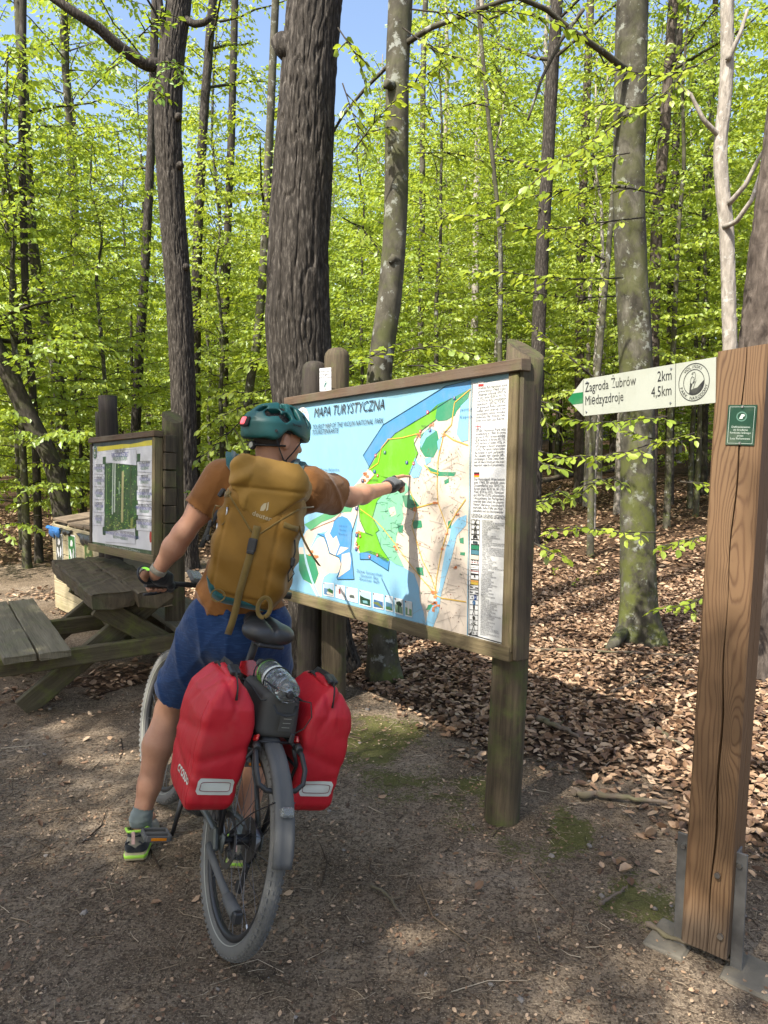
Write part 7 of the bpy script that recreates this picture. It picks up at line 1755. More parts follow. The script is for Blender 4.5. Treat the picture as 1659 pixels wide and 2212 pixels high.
def smooth_path(P, m):
    P = np.asarray(P, float); s = np.concatenate([[0], np.cumsum(np.linalg.norm(np.diff(P, axis=0), axis=1))]); u = np.linspace(0, s[-1], m)
    Q = np.stack([np.interp(u, s, P[:, k]) for k in range(3)], -1)
    w = max(1, m // (len(P) * 4))
    if w > 1 and m > 12:
        k = np.ones(2 * w + 1) / (2 * w + 1); R_ = np.stack([np.convolve(np.pad(Q[:, j], w, mode='reflect', reflect_type='odd'), k, 'valid') for j in range(3)], -1); Q = R_
    return Q, u
def trunk(name, P, r0, r1, mat, parent, off, n=20, step=.12, style='smooth', flare=.5, amp=1.0, seed=0, rfun=None):
    L = float(np.sum(np.linalg.norm(np.diff(np.asarray(P, float), axis=0), axis=1))); m = max(6, int(L / step))
    Q, u = smooth_path(P, m); k = u / u[-1]
    R_ = (r0 + (r1 - r0) * k) if rfun is None else rfun(u)
    hz = np.clip(Q[:, 2], 0, None); a = np.linspace(0, 2 * np.pi, n, endpoint=False)
    A, Kz = np.meshgrid(a, u); rr_ = np.random.default_rng(seed)
    rad = R_[:, None] * np.ones_like(A)
    lob = .5 + .5 * np.cos(A * 4 + seed) * .6 + .4 * np.cos(A * 3 + 2 * seed)
    rad = rad * (1 + flare * np.exp(-hz / .16)[:, None] * (.55 + .6 * lob))
    per = 16
    rad = rad * (1 + amp * .12 * (fbm(A / (2 * np.pi) * 4, Kz * 1.6, 3, 4, seed) - .5))
    if style == 'oak':
        x = A / (2 * np.pi) * 40; wob = (fbm(A / (2 * np.pi) * 6, Kz * 2.2, 2, 6, seed + 3) - .5) * 3.0
        v = vnoise(x * 1.0 + wob, Kz * 5.5, 24, seed + 1) if False else fbm(x, Kz * 3.6 + wob * .8, 2, 40, seed + 1)
        f_ = np.abs(v - .5) * 2; ridge = np.clip(f_ * 4.5, 0, 1) ** .8
        fine = fbm(A / (2 * np.pi) * 64, Kz * 16, 2, 64, seed + 2) - .5
        rad = rad + (ridge - .8) * .016 + fine * .010
    elif style == 'pine':
        v = np.abs(fbm(A / (2 * np.pi) * 14, Kz * 9, 2, 14, seed + 1) - .5) * 2
        rad = rad + (np.clip(v * 4, 0, 1) - .7) * .010 + (fbm(A / (2 * np.pi) * 40, Kz * 26, 2, 40, seed + 2) - .5) * .006
    else:
        rad = rad + (fbm(A / (2 * np.pi) * 20, Kz * 8, 2, 20, seed + 2) - .5) * .006 * amp
    T = np.gradient(Q, axis=0); T /= np.linalg.norm(T, axis=1)[:, None]
    U = np.cross(np.tile([0, 1., .02], (m, 1)), T); U /= np.linalg.norm(U, axis=1)[:, None]; Wv = np.cross(T, U)
    V = Q[:, None] + rad[..., None] * (np.cos(A)[..., None] * U[:, None] + np.sin(A)[..., None] * Wv[:, None])
    i, j = np.meshgrid(np.arange(m - 1), np.arange(n), indexing='ij'); j2 = (j + 1) % n
    F = np.stack([i * n + j, i * n + j2, (i + 1) * n + j2, (i + 1) * n + j], -1).reshape(-1, 4)
    return raw(name, V.reshape(-1, 3), F, mat, parent, True, off)

def leaf_geo(P, Dv, N, L, near=False, wid=.62, seed=0):
    n = len(P); r = np.random.default_rng(seed); Dv = Dv / np.linalg.norm(Dv, axis=1)[:, None]; S = np.cross(N, Dv); S /= np.linalg.norm(S, axis=1)[:, None] + 1e-9; N = np.cross(Dv, S)
    if near:
        u = np.array([0, .22, .22, .30, .58, .60, .62, .85, .85, 1.0]); s = np.array([0, .36, -.36, 0, .46, 0, -.46, .24, -.24, 0])
        f = np.array([(0, 3, 1), (0, 2, 3), (1, 3, 5), (1, 5, 4), (3, 2, 6), (3, 6, 5), (4, 5, 7), (5, 6, 8), (5, 9, 7), (5, 8, 9)])
    else:
        u = np.array([0, .46, 1.0, .46]); s = np.array([0, .5, 0, -.5]); f = np.array([(0, 2, 1), (0, 3, 2)])
    W = L * wid * r.uniform(.85, 1.15, n); fold = r.normal(.16, .10, n); droop = r.uniform(.05, .30, n)
    V = P[:, None] + Dv[:, None] * (u[None, :, None] * L[:, None, None]) + S[:, None] * (s[None, :, None] * W[:, None, None])
    V = V + N[:, None] * ((np.abs(s)[None] * 2 * fold[:, None] * W[:, None] * .5) - (u[None] ** 2) * droop[:, None] * L[:, None])[..., None]
    if near: V = V + N[:, None] * (r.normal(0, .012, (n, len(u))) * L[:, None])[..., None]
    F = (np.arange(n)[:, None, None] * len(u) + f[None]).reshape(-1, 3)
    return V.reshape(-1, 3), F
def rodr(v, ax, a):
    c, s = np.cos(a)[..., None], np.sin(a)[..., None]
    return v * c + np.cross(ax, v) * s + ax * (np.sum(ax * v, -1, keepdims=True)) * (1 - c)
def spray_leaves(axisP, r, spacing=.05, twig=.34, tspace=.085, flat=.30, up=(0, 0, 1)):
    """leaves in two ranks along an axis polyline and its side twigs; returns P, D, N and twig segments"""
    Q, u = smooth_path(axisP, max(8, int(np.sum(np.linalg.norm(np.diff(axisP, axis=0), axis=1)) / .04))); L = u[-1]; up = np.asarray(up, float)
    segs = [(Q, L)]; lines = [Q]
    T = np.gradient(Q, axis=0); T /= np.linalg.norm(T, axis=1)[:, None]
    s = L * .12; sd = 1
    while s < L * .97:
        i = min(len(Q) - 1, int(np.searchsorted(u, s))); t = T[i]; side = unit(np.cross(up, t)) * sd; ang = r.uniform(.65, 1.05)
        d = unit(t * math.cos(ang) + side * math.sin(ang) + up * r.normal(0.0, .12)); ll = twig * (1 - .72 * s / L) * r.uniform(.6, 1.2)
        k = np.linspace(0, 1, 5)[:, None]; q = Q[i] + d * ll * k - up * (ll * .16 * k ** 2); lines.append(q); segs.append((q, ll)); sd = -sd; s += tspace * r.uniform(.7, 1.3)
    PP, DD, NN = [], [], []
    for q, ll in segs:
        m = max(2, int(ll / spacing)); k = (np.arange(m) + r.random(m) * .6 + .25) / m; k = np.clip(k, .08, 1)
        if ll == L: k = k[k > .25]
        uu = np.linspace(0, 1, len(q)); p = np.stack([np.interp(k, uu, q[:, j]) for j in range(3)], -1)
        t = np.gradient(q, axis=0); t = np.stack([np.interp(k, uu, t[:, j]) for j in range(3)], -1); t /= np.linalg.norm(t, axis=1)[:, None] + 1e-9
        sg = np.where(np.arange(len(k)) % 2, 1., -1.) * 1.0; side = np.cross(up, t); side /= np.linalg.norm(side, axis=1)[:, None] + 1e-9
        an = r.uniform(.55, 1.15, len(k)); an[-1:] = .1
        d = t * np.cos(an)[:, None] + side * (sg * np.sin(an))[:, None] + up * r.normal(-.18, .22, len(k))[:, None]
        n_ = np.tile(up, (len(k), 1)) + r.normal(0, flat, (len(k), 3))
        PP.append(p); DD.append(d); NN.append(n_)
    return np.concatenate(PP), np.concatenate(DD), np.concatenate(NN), lines
def twig_mesh(lines, r0, nm, mat, parent, off, n=4):
    mb = MB()
    for q in lines:
        q = np.asarray(q)
        if len(q) > 6: q = q[np.linspace(0, len(q) - 1, 6).astype(int)]
        mb.tube(q, np.linspace(r0, r0 * .35, len(q)), n, cap=False)
    return tag(mb.build(nm, mat, parent, True, off), kind='stuff')

# ------------------------------------------------------------------ shared young beeches and tall trees (built once, copied)
def make_crown(kind, seed):
    r = np.random.default_rng(seed); PP, DD, NN, lines = [], [], [], []
    if kind == 'young': Ht, nb, z0, blen, leafL, sp, tw, ts = r.uniform(5.5, 7.5), 46, .08, 2.0, .078, .038, .62, .105
    elif kind == 'clear': Ht, nb, z0, blen, leafL, sp, tw, ts = r.uniform(7, 9), 44, .28, 2.2, .085, .042, .7, .115
    elif kind == 'tall': Ht, nb, z0, blen, leafL, sp, tw, ts = r.uniform(17, 21), 62, .18, 3.7, .15, .082, 1.3, .225
    else: Ht, nb, z0, blen, leafL, sp, tw, ts = 14.0, 70, .34, 4.6, .145, .052, 1.3, .14
    az = r.random() * 6
    for b_ in range(nb):
        k = (b_ + r.random() * .6) / nb; z = Ht * (z0 + (1 - z0) * k * .98); az += 2.4 + r.normal(0, .35)
        ln = blen * (1 - .62 * k ** 1.4) * r.uniform(.65, 1.15) * (.75 + .25 * min(1, k * 5)); el = r.uniform(.05, .40) + .45 * k
        d = np.array([math.cos(az) * math.cos(el), math.sin(az) * math.cos(el), math.sin(el)]); kk = np.linspace(0, 1, 7)[:, None]
        wob = np.cumsum(r.normal(0, .045, (7, 3)), 0) * ln * .35
        q = np.array([0, 0, z]) + d * ln * kk + np.array([0, 0, -.22 * ln]) * kk ** 2 + wob * kk
        p, dd, nn, li = spray_leaves(q, r, sp, tw, ts, .75); dd[:, 2] -= r.uniform(.0, .55, len(dd))
        PP.append(p); DD.append(dd); NN.append(nn); lines += [li[0]] + (li[1::5] if kind in ('young', 'clear') else [])
    P, D_, N_ = np.concatenate(PP), np.concatenate(DD), np.concatenate(NN)
    V, F = leaf_geo(P, D_, N_, r.uniform(.72, 1.2, len(P)) * leafL, False, .66, seed)
    return Ht, V, F, lines, len(P)
PROTO = {}
def proto(kind, seed, bark_m, r0):
    Ht, V, F, lines, n = make_crown(kind, seed); r = np.random.default_rng(seed + 90)
    root = thing('beech_tree', 'x', 'tree')
    P = [np.array([0, 0, -.1])]
    for z in np.linspace(.15, 1, 9): P.append(np.array([0, 0, Ht * z]) + np.array([r.normal(0, .04) * z * 2, r.normal(0, .04) * z * 2, 0]) * (Ht / 8) ** .5)
    trunk('trunk', P, r0, r0 * .18, bark_m, root, None, 10, .4 if Ht > 10 else .25, seed=seed, flare=.35)
    raw('crown', V, F, 'beech_leaf', root, False)
    twig_mesh(lines, r0 * .15, 'branches', 'dark_bark' if kind in ('young', 'clear') else bark_m, root, None, 3)
    PROTO[(kind, seed)] = root; root['_n'] = n
    return root
for k_, sd, bm_, r0 in (('young', 1, 'dark_bark', .045), ('young', 2, 'dark_bark', .040), ('young', 3, 'beech_bark', .05), ('clear', 4, 'beech_bark', .055), ('clear', 5, 'pale_bark', .06), ('tall', 6, 'beech_bark', .15), ('tall', 7, 'pine_bark', .17), ('tall', 8, 'pale_bark', .14)):
    proto(k_, sd, bm_, r0)
USED = set()
def place(kind, sd, x, y, s, rz, label, group):
    src = PROTO[(kind, sd)]
    if (kind, sd) in USED: o_ = dup(src)
    else: o_ = src; USED.add((kind, sd))
    if '_n' in o_: del o_['_n']
    o_.location = (x, y, float(gz(x, y))); o_.rotation_euler = (0, 0, rz); o_.scale = (s, s, s * RNG.uniform(.92, 1.1))
    n_, m_ = where(x, y); return tag(o_, label.replace('%', n_) + ' ' + m_, 'tree', group)
MARKS = [(-9e9, 'left of the recycling bins'), (110, 'behind the recycling bins'), (215, 'behind the forest information board'), (345, 'behind the slender oak'), (430, 'between the slender oak and the big oak'), (575, 'behind the big oak'), (715, 'between the big oak and the young grey beech'), (890, 'behind the upper middle of the map board'),
         (1020, 'behind the legend end of the map board'), (1150, 'between the map board and the arrow tip'), (1260, 'behind the trail sign lettering'), (1335, 'behind the mossy beech'), (1420, 'between the mossy beech and the crooked pale tree'), (1540, 'behind the timber signpost')]
def where(x, y):
    px = 829.5 + 1560 * x / y; m = [w for a, w in MARKS if px >= a][-1]
    return ('near ' if y < 13.5 else '' if y < 22 else 'far ' if y < 40 else 'farthest '), m
def inview(x, y, m=1.0): return abs(x) < .56 * y + m

# ------------------------------------------------------------------ the trees one can point to
def Pd(*q): return [at(*w) for w in q]
def named(name, label, base, **kw): return thing(name, label, 'tree', base, **kw)
# big oak behind the map
pts = [(700, 1470, 5.36), (694, 1400, 5.36), (672, 1100, 5.36), (648, 800, 5.36), (641, 725, 5.36), (643, 625, 5.36), (645, 500, 5.36), (662, 250, 5.38), (679, 0, 5.40)]
PA = Pd(*pts); PA[0][2] = -.15; PA.append(PA[-1] + np.array([.35, .1, 2.2])); PA.append(PA[-1] + np.array([.1, .3, 3.5])); off = np.array([PA[0][0], PA[0][1], 0.])
oak = named('oak_tree', 'thick dark oak trunk with deeply furrowed bark right behind the map board', off)
trunk('trunk', PA[:9] + [PA[9]], .235, .165, 'oak_bark', oak, off, 310, .0155, 'oak', .35, 1.0, 3, rfun=lambda u: np.interp(u, [0, 1.0, 2.2, 2.7, 3.2, 4.2, 5.2, 8], [.235, .215, .225, .235, .218, .200, .182, .150]))
kb = at(600, 82, 5.34); MB().tube([at(640, 120, 5.36), at(612, 100, 5.34), kb], [.10, .075, .062], 14).build('branch_stub', 'oak_bark', oak, True, off)
# left oak with its long limb
pts = [(400, 1260, 9.4), (400, 1100, 9.4), (396, 850, 9.4), (390, 700, 9.4), (380, 550, 9.4), (368, 400, 9.4), (362, 250, 9.4), (370, 120, 9.4), (388, 0, 9.45)]
PB2 = Pd(*pts); PB2[0][2] = -.1; PB2.append(PB2[-1] + np.array([.25, 0, 3.0])); offb = np.array([PB2[0][0], PB2[0][1], 0.])
oak2 = named('oak_tree', 'slender dark oak with a long bent limb rising behind the forest information board', offb)
trunk('trunk', PB2, .17, .12, 'oak_bark', oak2, offb, 170, .03, 'oak', .3, .8, 5, rfun=lambda u: np.interp(u, [0, 3, 6, 8, 12], [.165, .155, .162, .140, .115]))
MB().tube(smooth_path(Pd((355, 185, 9.4), (345, 140, 9.38), (315, 140, 9.3), (280, 118, 9.2), (250, 95, 9.1), (215, 62, 9.0), (185, 42, 8.9), (150, 20, 8.85), (100, -15, 8.8)), 26)[0], np.linspace(.085, .045, 26), 14).build('limb', 'oak_bark', oak2, True, offb)
MB().tube(smooth_path(Pd((355, 130, 9.4), (352, 60, 9.3), (345, 0, 9.3), (340, -40, 9.3)), 10)[0], np.linspace(.05, .03, 10), 10).build('limb', 'oak_bark', oak2, True, offb)
MB().tube(smooth_path(Pd((395, 40, 9.4), (420, 52, 9.35), (440, 50, 9.3), (455, 38, 9.3)), 10)[0], np.linspace(.05, .035, 10), 10).build('limb', 'oak_bark', oak2, True, offb)
for x, y in ((404, 575), (392, 355), (388, 250)): MB().tube(Pd((x - 12, y + 10, 9.35), (x, y, 9.3), (x + 4, y - 2, 9.3)), [.05, .045, .02], 8).build('knot', 'oak_bark', oak2, True, offb)
# grey beech right of the oak
pts = [(828, 1480, 5.09), (826, 1400, 5.09), (818, 1100, 5.09), (816, 825, 5.09), (826, 750, 5.09), (843, 635, 5.09), (853, 519, 5.1), (858, 346, 5.1), (858, 173, 5.12), (865, 0, 5.15)]
PC = Pd(*pts); PC[0][2] = -.1; PC += [PC[-1] + np.array([.1, .1, 2.5]), PC[-1] + np.array([.2, .2, 6])]; offc = np.array([PC[0][0], PC[0][1], 0.])
bc_ = named('beech_tree', 'smooth grey young beech with a slight bend between the oak and the map board', offc)
trunk('trunk', PC, .105, .075, 'beech_bark', bc_, offc, 48, .04, 'smooth', .40, 1.0, 7, rfun=lambda u: np.interp(u, [0, .5, 2, 4, 5.2, 9], [.105, .098, .088, .080, .086, .06]))
for x, y, s_ in ((836, 182, 1), (848, 560, -1)): MB().tube(Pd((x + 12, y + 6, 5.06), (x, y - 2, 5.02), (x - 5, y + 8, 5.0)), [.035, .030, .012], 8).build('knot', 'beech_bark', bc_, True, offc)
# mossy beech on the right
pts = [(1385, 1400, 6.12), (1380, 1330, 6.12), (1377, 1212, 6.12), (1378, 1062, 6.12), (1376, 882, 6.12), (1373, 750, 6.12), (1363, 577, 6.12), (1358, 404, 6.12), (1361, 231, 6.12), (1366, 0, 6.15)]
PDv = Pd(*pts); PDv[0][2] = -.1; PDv += [PDv[-1] + np.array([.05, .1, 2.5]), PDv[-1] + np.array([.1, .2, 6])]; offd = np.array([PDv[0][0], PDv[0][1], 0.])
bd_ = named('beech_tree', 'mossy grey beech with spreading foot standing in the leaf litter near the trail sign', offd)
trunk('trunk', PDv, .165, .10, 'mossy_bark', bd_, offd, 60, .04, 'smooth', .55, 1.0, 11, rfun=lambda u: np.interp(u, [0, .4, 1.5, 4, 6, 11], [.175, .150, .140, .125, .120, .08]))
for q in (((1345, 1365, 6.0), (1325, 1378, 5.85), (1308, 1386, 5.78)), ((1420, 1365, 6.0), (1432, 1382, 5.9), (1440, 1392, 5.86))):
    pq = np.array(Pd(*q)); pq[:, 2] = np.maximum(pq[:, 2] * 0 + np.array([.10, .04, .0]), 0); MB().tube(pq, [.06, .045, .015], 10).build('root', 'mossy_bark', bd_, True, offd)
# pine at the right edge, pale crooked tree beside it
pts = [(1625, 1500, 5.2), (1628, 1000, 5.2), (1642, 744, 5.2), (1662, 577, 5.2), (1700, 271, 5.25), (1735, 0, 5.3)]
PE = Pd(*pts); PE[0][2] = -.1; PE.append(PE[-1] + np.array([.3, 0, 4])); offe = np.array([PE[0][0], PE[0][1], 0.])
pe = named('pine_tree', 'reddish scaly pine trunk rising behind the squared timber post', offe); trunk('trunk', PE, .155, .12, 'pine_bark', pe, offe, 120, .025, 'pine', .3, .8, 13)
pts = [(1580, 1260, 9.5), (1580, 900, 9.5), (1577, 744, 9.5), (1573, 600, 9.5), (1570, 490, 9.5), (1560, 404, 9.5), (1555, 323, 9.5), (1567, 210, 9.5), (1572, 120, 9.5), (1570, 0, 9.5)]
PFm = Pd(*pts); PFm[0][2] = -.1; PFm.append(PFm[-1] + np.array([0, 0, 3])); offf = np.array([PFm[0][0], PFm[0][1], 0.])
pf = named('pale_tree', 'crooked pale-barked sunlit tree seen above the timber signpost', offf); trunk('trunk', PFm, .095, .070, 'pale_bark', pf, offf, 40, .05, 'pine', .3, 1.3, 15)
for q in (((1575, 440, 9.4), (1610, 400, 9.2), (1640, 340, 9.1), (1660, 310, 9.0)), ((1565, 490, 9.45), (1590, 480, 9.2), (1625, 430, 9.0), (1650, 350, 9.0)), ((1572, 130, 9.4), (1600, 70, 9.3), (1615, 20, 9.3)), ((1560, 300, 9.5), (1520, 260, 9.4), (1490, 200, 9.4), (1470, 190, 9.4))):
    MB().tube(smooth_path(Pd(*q), 12)[0], np.linspace(.035, .018, 12), 8).build('limb', 'pale_bark', pf, True, offf)

# other trunks told apart in the background: pixel course, distance, radius, bark
BG = [(((48, 200), (47, 300), (50, 450), (55, 640), (65, 780), (75, 900), (80, 1120)), 10.0, .055, 'dark_bark', 'thin black trunk among bright leaves left of the bins'),
      (((60, 380), (66, 500), (80, 600), (95, 680), (115, 760), (132, 860), (140, 1130)), 11.5, .10, 'beech_bark', 'grey leaning beech trunk left of the recycling bins'),
      (((-60, 640), (-20, 730), (30, 830), (60, 900), (118, 1000), (150, 1150)), 9.5, .125, 'dark_bark', 'dark trunk slanting steeply out of the woods at the bins'),
      (((330, 200), (327, 300), (322, 420), (312, 600), (300, 780), (293, 920), (290, 1110)), 14.0, .095, 'oak_bark', 'straight brown trunk standing behind the forest information board'),
      (((455, 60), (448, 150), (440, 250), (432, 400), (427, 520), (424, 620), (420, 1110)), 14.5, .105, 'oak_bark', 'sunlit brown trunk just right of the slender oak'),
      (((505, 100), (500, 300), (492, 480), (487, 650), (484, 800), (483, 1090)), 16.5, .10, 'dark_bark', 'dark straight trunk between the slender oak and the big oak'),
      (((590, 120), (582, 300), (570, 560), (560, 700), (552, 760), (536, 850), (530, 950), (530, 1110)), 13.0, .085, 'beech_bark', 'curved grey beech trunk just left of the big oak'),
      (((917, 60), (914, 144), (912, 400), (910, 600), (908, 760), (905, 1100)), 14.0, .065, 'beech_bark', 'slim straight grey trunk right of the young beech'),
      (((1035, 200), (1030, 400), (1027, 640), (1024, 740), (1020, 1080)), 20.0, .11, 'pale_bark', 'pale trunk in the sun far behind the map board'),
      (((1050, 200), (1060, 306), (1077, 460), (1083, 577), (1080, 700), (1078, 1200)), 8.5, .028, 'beech_bark', 'very thin young beech stem above the map board'),
      (((1200, 50), (1192, 173), (1180, 400), (1172, 520), (1163, 720), (1158, 900), (1152, 1120)), 11.5, .115, 'oak_bark', 'straight brown trunk just right of the map board'),
      (((1268, 200), (1260, 400), (1256, 490), (1252, 750), (1250, 1080)), 17.0, .115, 'pine_bark', 'reddish trunk left of the mossy beech, above the arrow sign'),
      (((1448, 100), (1435, 290), (1424, 420), (1417, 520), (1411, 750), (1405, 1100)), 13.5, .115, 'pine_bark', 'pale reddish pine trunk just right of the mossy beech'),
      (((1462, 250), (1455, 480), (1450, 640), (1447, 1060)), 16.5, .10, 'oak_bark', 'second brown trunk right of the mossy beech'),
      (((1535, 300), (1528, 500), (1524, 720), (1520, 1050)), 18.0, .09, 'dark_bark', 'thin dark trunk left of the crooked pale tree'),
      (((1290, 820), (1283, 900), (1278, 1000), (1275, 1190)), 10.5, .050, 'beech_bark', 'short grey sapling stem below the arrow sign'),
      (((1345, 850), (1340, 900), (1336, 1000), (1333, 1075)), 15.0, .07, 'pale_bark', 'pale slim trunk half hidden behind the mossy beech')]
for i, (px, Y, r0, mt, lb) in enumerate(BG):
    P = [at(x, y, Y) for x, y in px][::-1]; g0 = float(gz(P[0][0], P[0][1])); P[0][2] = g0 - .1; top = P[-1] - P[-2]; top = top / max(.3, top[2])
    P.append(P[-1] + top * 2.5); P.append(P[-1] + top * 3 * np.array([.4, .4, 1])); o_ = np.array([P[0][0], P[0][1], g0]); rt = named('tree', lb, o_)
    trunk('trunk', P, r0, r0 * .62, mt, rt, o_, 26, .09, 'pine' if mt in ('pine_bark', 'oak_bark') else 'smooth', .3, 1.0, 20 + i)
    r_ = np.random.default_rng(50 + i); lines = []
    for k in range(7 if Y > 9 else 4):
        q0 = P[0] * 0 + np.array([np.interp(r_.uniform(.45, .95), np.linspace(0, 1, len(P)), [p[j] for p in P]) for j in range(3)])
        j = r_.integers(len(P) // 2, len(P) - 1); q0 = P[j] + (P[j + 1] - P[j]) * r_.random(); a = r_.random() * 6.28; el = r_.uniform(.1, .7); ln = r_.uniform(.8, 2.2); kk = np.linspace(0, 1, 6)[:, None]
        lines.append(q0 + np.array([math.cos(a) * math.cos(el), math.sin(a) * math.cos(el), math.sin(el)]) * ln * kk + np.cumsum(r_.normal(0, .05, (6, 3)), 0) * ln * .4)
    PPn = [spray_leaves(q, r_, .06, .6, .13, .7)[:3] for q in lines]; Pn, Dn, Nn = [np.concatenate([w[m] for w in PPn]) for m in range(3)]
    V, F = leaf_geo(Pn, Dn, Nn, r_.uniform(.06, .10, len(Pn)), False, .66, i); raw('leaves', V, F, 'beech_leaf', rt, False, o_)
    twig_mesh(lines, r0 * .22 + .006, 'branches', 'dark_bark', rt, o_, 4)

# ------------------------------------------------------------------ leafy branches hanging near, each part of its tree
def near_branch(parent, off, pts, seed, twig=.20, r0=.006, L=.066, sp=.036, mat='beech_leaf', ts=.07, bm_='beech_bark', flat=.34):
    r = np.random.default_rng(seed); q = np.array(Pd(*pts)); P, D_, N_, lines = spray_leaves(q, r, sp, twig, ts, flat)
    V, F = leaf_geo(P, D_, N_, r.uniform(.7, 1.15, len(P)) * L, True, .60, seed)
    br = twig_mesh(lines, r0, 'leafy_branch', bm_, parent, off, 5); raw('leaves', V, F, mat, br, True, off)
NB = [(bd_, offd, [((1545, 120, 4.6), (1490, 150, 4.5), (1420, 165, 4.4), (1340, 150, 4.3), (1300, 140, 4.25)), ((1480, 150, 4.5), (1430, 215, 4.35), (1370, 235, 4.3), (1310, 225, 4.2)), ((1420, 200, 4.5), (1330, 270, 4.35), (1240, 330, 4.2), (1180, 370, 4.1), (1100, 440, 4.0)),
                   ((1360, 330, 4.7), (1280, 345, 4.5), (1200, 350, 4.4), (1120, 345, 4.3)), ((1420, 420, 4.7), (1330, 400, 4.5), (1220, 410, 4.35), (1120, 430, 4.3), (1020, 440, 4.2)), ((1390, 470, 4.6), (1300, 480, 4.5), (1180, 500, 4.3), (1060, 470, 4.2), (960, 460, 4.1)),
                   ((1345, 600, 4.6), (1250, 605, 4.4), (1150, 595, 4.2), (1060, 585, 4.1), (985, 592, 4.0)), ((1330, 640, 4.7), (1240, 645, 4.6), (1130, 630, 4.4), (1050, 622, 4.3)),
                   ((1440, 900, 4.9), (1380, 905, 4.7), (1300, 915, 4.5), (1220, 905, 4.4)), ((1500, 935, 4.9), (1440, 955, 4.7), (1360, 935, 4.6)), ((1400, 960, 4.6), (1330, 985, 4.4), (1260, 985, 4.3), (1200, 990, 4.2)),
                   ((1210, 1050, 4.6), (1180, 1085, 4.3), (1145, 1095, 4.1)), ((1420, 1150, 4.4), (1340, 1150, 4.3), (1260, 1140, 4.2), (1180, 1150, 4.1)), ((1560, 1150, 4.4), (1490, 1165, 4.3), (1430, 1180, 4.2)), ((1540, 1280, 4.8), (1480, 1310, 4.7), (1420, 1318, 4.6)),
                   ((1150, 1170, 4.2), (1180, 1190, 4.1), (1220, 1205, 4.0)), ((1470, 1040, 4.6), (1540, 1050, 4.4), (1600, 1070, 4.3)), ((1330, 1030, 5.2), (1290, 1040, 5.0), (1230, 1085, 4.8))]),
      (bc_, offc, [((870, 760, 5.0), (930, 745, 4.9), (1000, 760, 4.8), (1060, 775, 4.7)), ((880, 790, 4.9), (960, 790, 4.8), (1040, 800, 4.7)), ((740, 800, 5.0), (800, 770, 4.9), (850, 745, 4.8)), ((1100, 770, 4.6), (1150, 790, 4.4), (1190, 770, 4.3)), ((1140, 860, 4.5), (1170, 880, 4.3), (1185, 930, 4.2)), ((1150, 965, 4.4), (1165, 1000, 4.2), (1200, 1010, 4.1)),
                   ((870, 60, 4.8), (940, 110, 4.7), (1010, 130, 4.6), (1080, 190, 4.5)), ((890, 20, 4.8), (980, 30, 4.7), (1080, 20, 4.6), (1180, 40, 4.5), (1260, 80, 4.5)), ((760, 330, 4.9), (820, 250, 4.8), (880, 190, 4.8), (950, 140, 4.7)), ((730, 60, 4.8), (770, 120, 4.7), (800, 200, 4.7)), ((1000, 230, 5.4), (1060, 210, 5.2), (1120, 230, 5.0)), ((900, 330, 5.6), (980, 330, 5.4), (1050, 350, 5.3))]),
      (oak2, offb, [((360, 120, 8.4), (380, 150, 8.2), (400, 185, 8.1)), ((350, 150, 8.4), (330, 185, 8.2), (350, 215, 8.1)), ((300, 80, 8.4), (330, 50, 8.2), (360, 30, 8.1)), ((270, 100, 8.4), (260, 130, 8.3), (245, 150, 8.2))]),
      (oak, off, [((560, 870, 5.6), (520, 880, 5.4), (470, 905, 5.2), (430, 930, 5.1)), ((590, 840, 5.6), (540, 850, 5.4), (500, 845, 5.3), (460, 860, 5.2)), ((520, 910, 5.4), (470, 960, 5.2), (420, 1000, 5.1)), ((600, 770, 5.6), (560, 775, 5.5), (510, 800, 5.4)), ((480, 1050, 5.6), (440, 1065, 5.5), (410, 1060, 5.4)), ((740, 180, 5.2), (760, 240, 5.1), (790, 330, 5.0)), ((740, 470, 5.6), (790, 500, 5.5), (830, 560, 5.4))])]
sd = 300
for par, of_, brs in NB:
    for b_ in brs:
        big = par is oak2
        near_branch(par, of_, b_, sd, twig=.34 if big else .21, L=.085 if big else .066, r0=.009 if big else .0055, mat='oak_leaf' if big else 'beech_leaf', bm_='dark_bark'); sd += 1
# long bare limbs crossing the gaps
for par, of_, q, r0 in ((bc_, offc, ((875, 95, 5.1), (930, 60, 4.95), (1010, 30, 4.85), (1090, 0, 4.8), (1150, -10, 4.8)), .020), (bd_, offd, ((1350, 150, 6.0), (1300, 110, 5.8), (1240, 70, 5.6), (1180, 20, 5.5), (1120, -5, 5.4)), .026),
                        (bc_, offc, ((850, 130, 5.2), (790, 190, 5.3), (740, 250, 5.4), (712, 300, 5.5)), .014), (bd_, offd, ((1260, 20, 6.6), (1210, 90, 6.6), (1170, 170, 6.6), (1140, 260, 6.6)), .018)):
    MB().tube(smooth_path(Pd(*q), 20)[0], np.linspace(r0, r0 * .6, 20), 8).build('limb', 'beech_bark', par, True, of_)

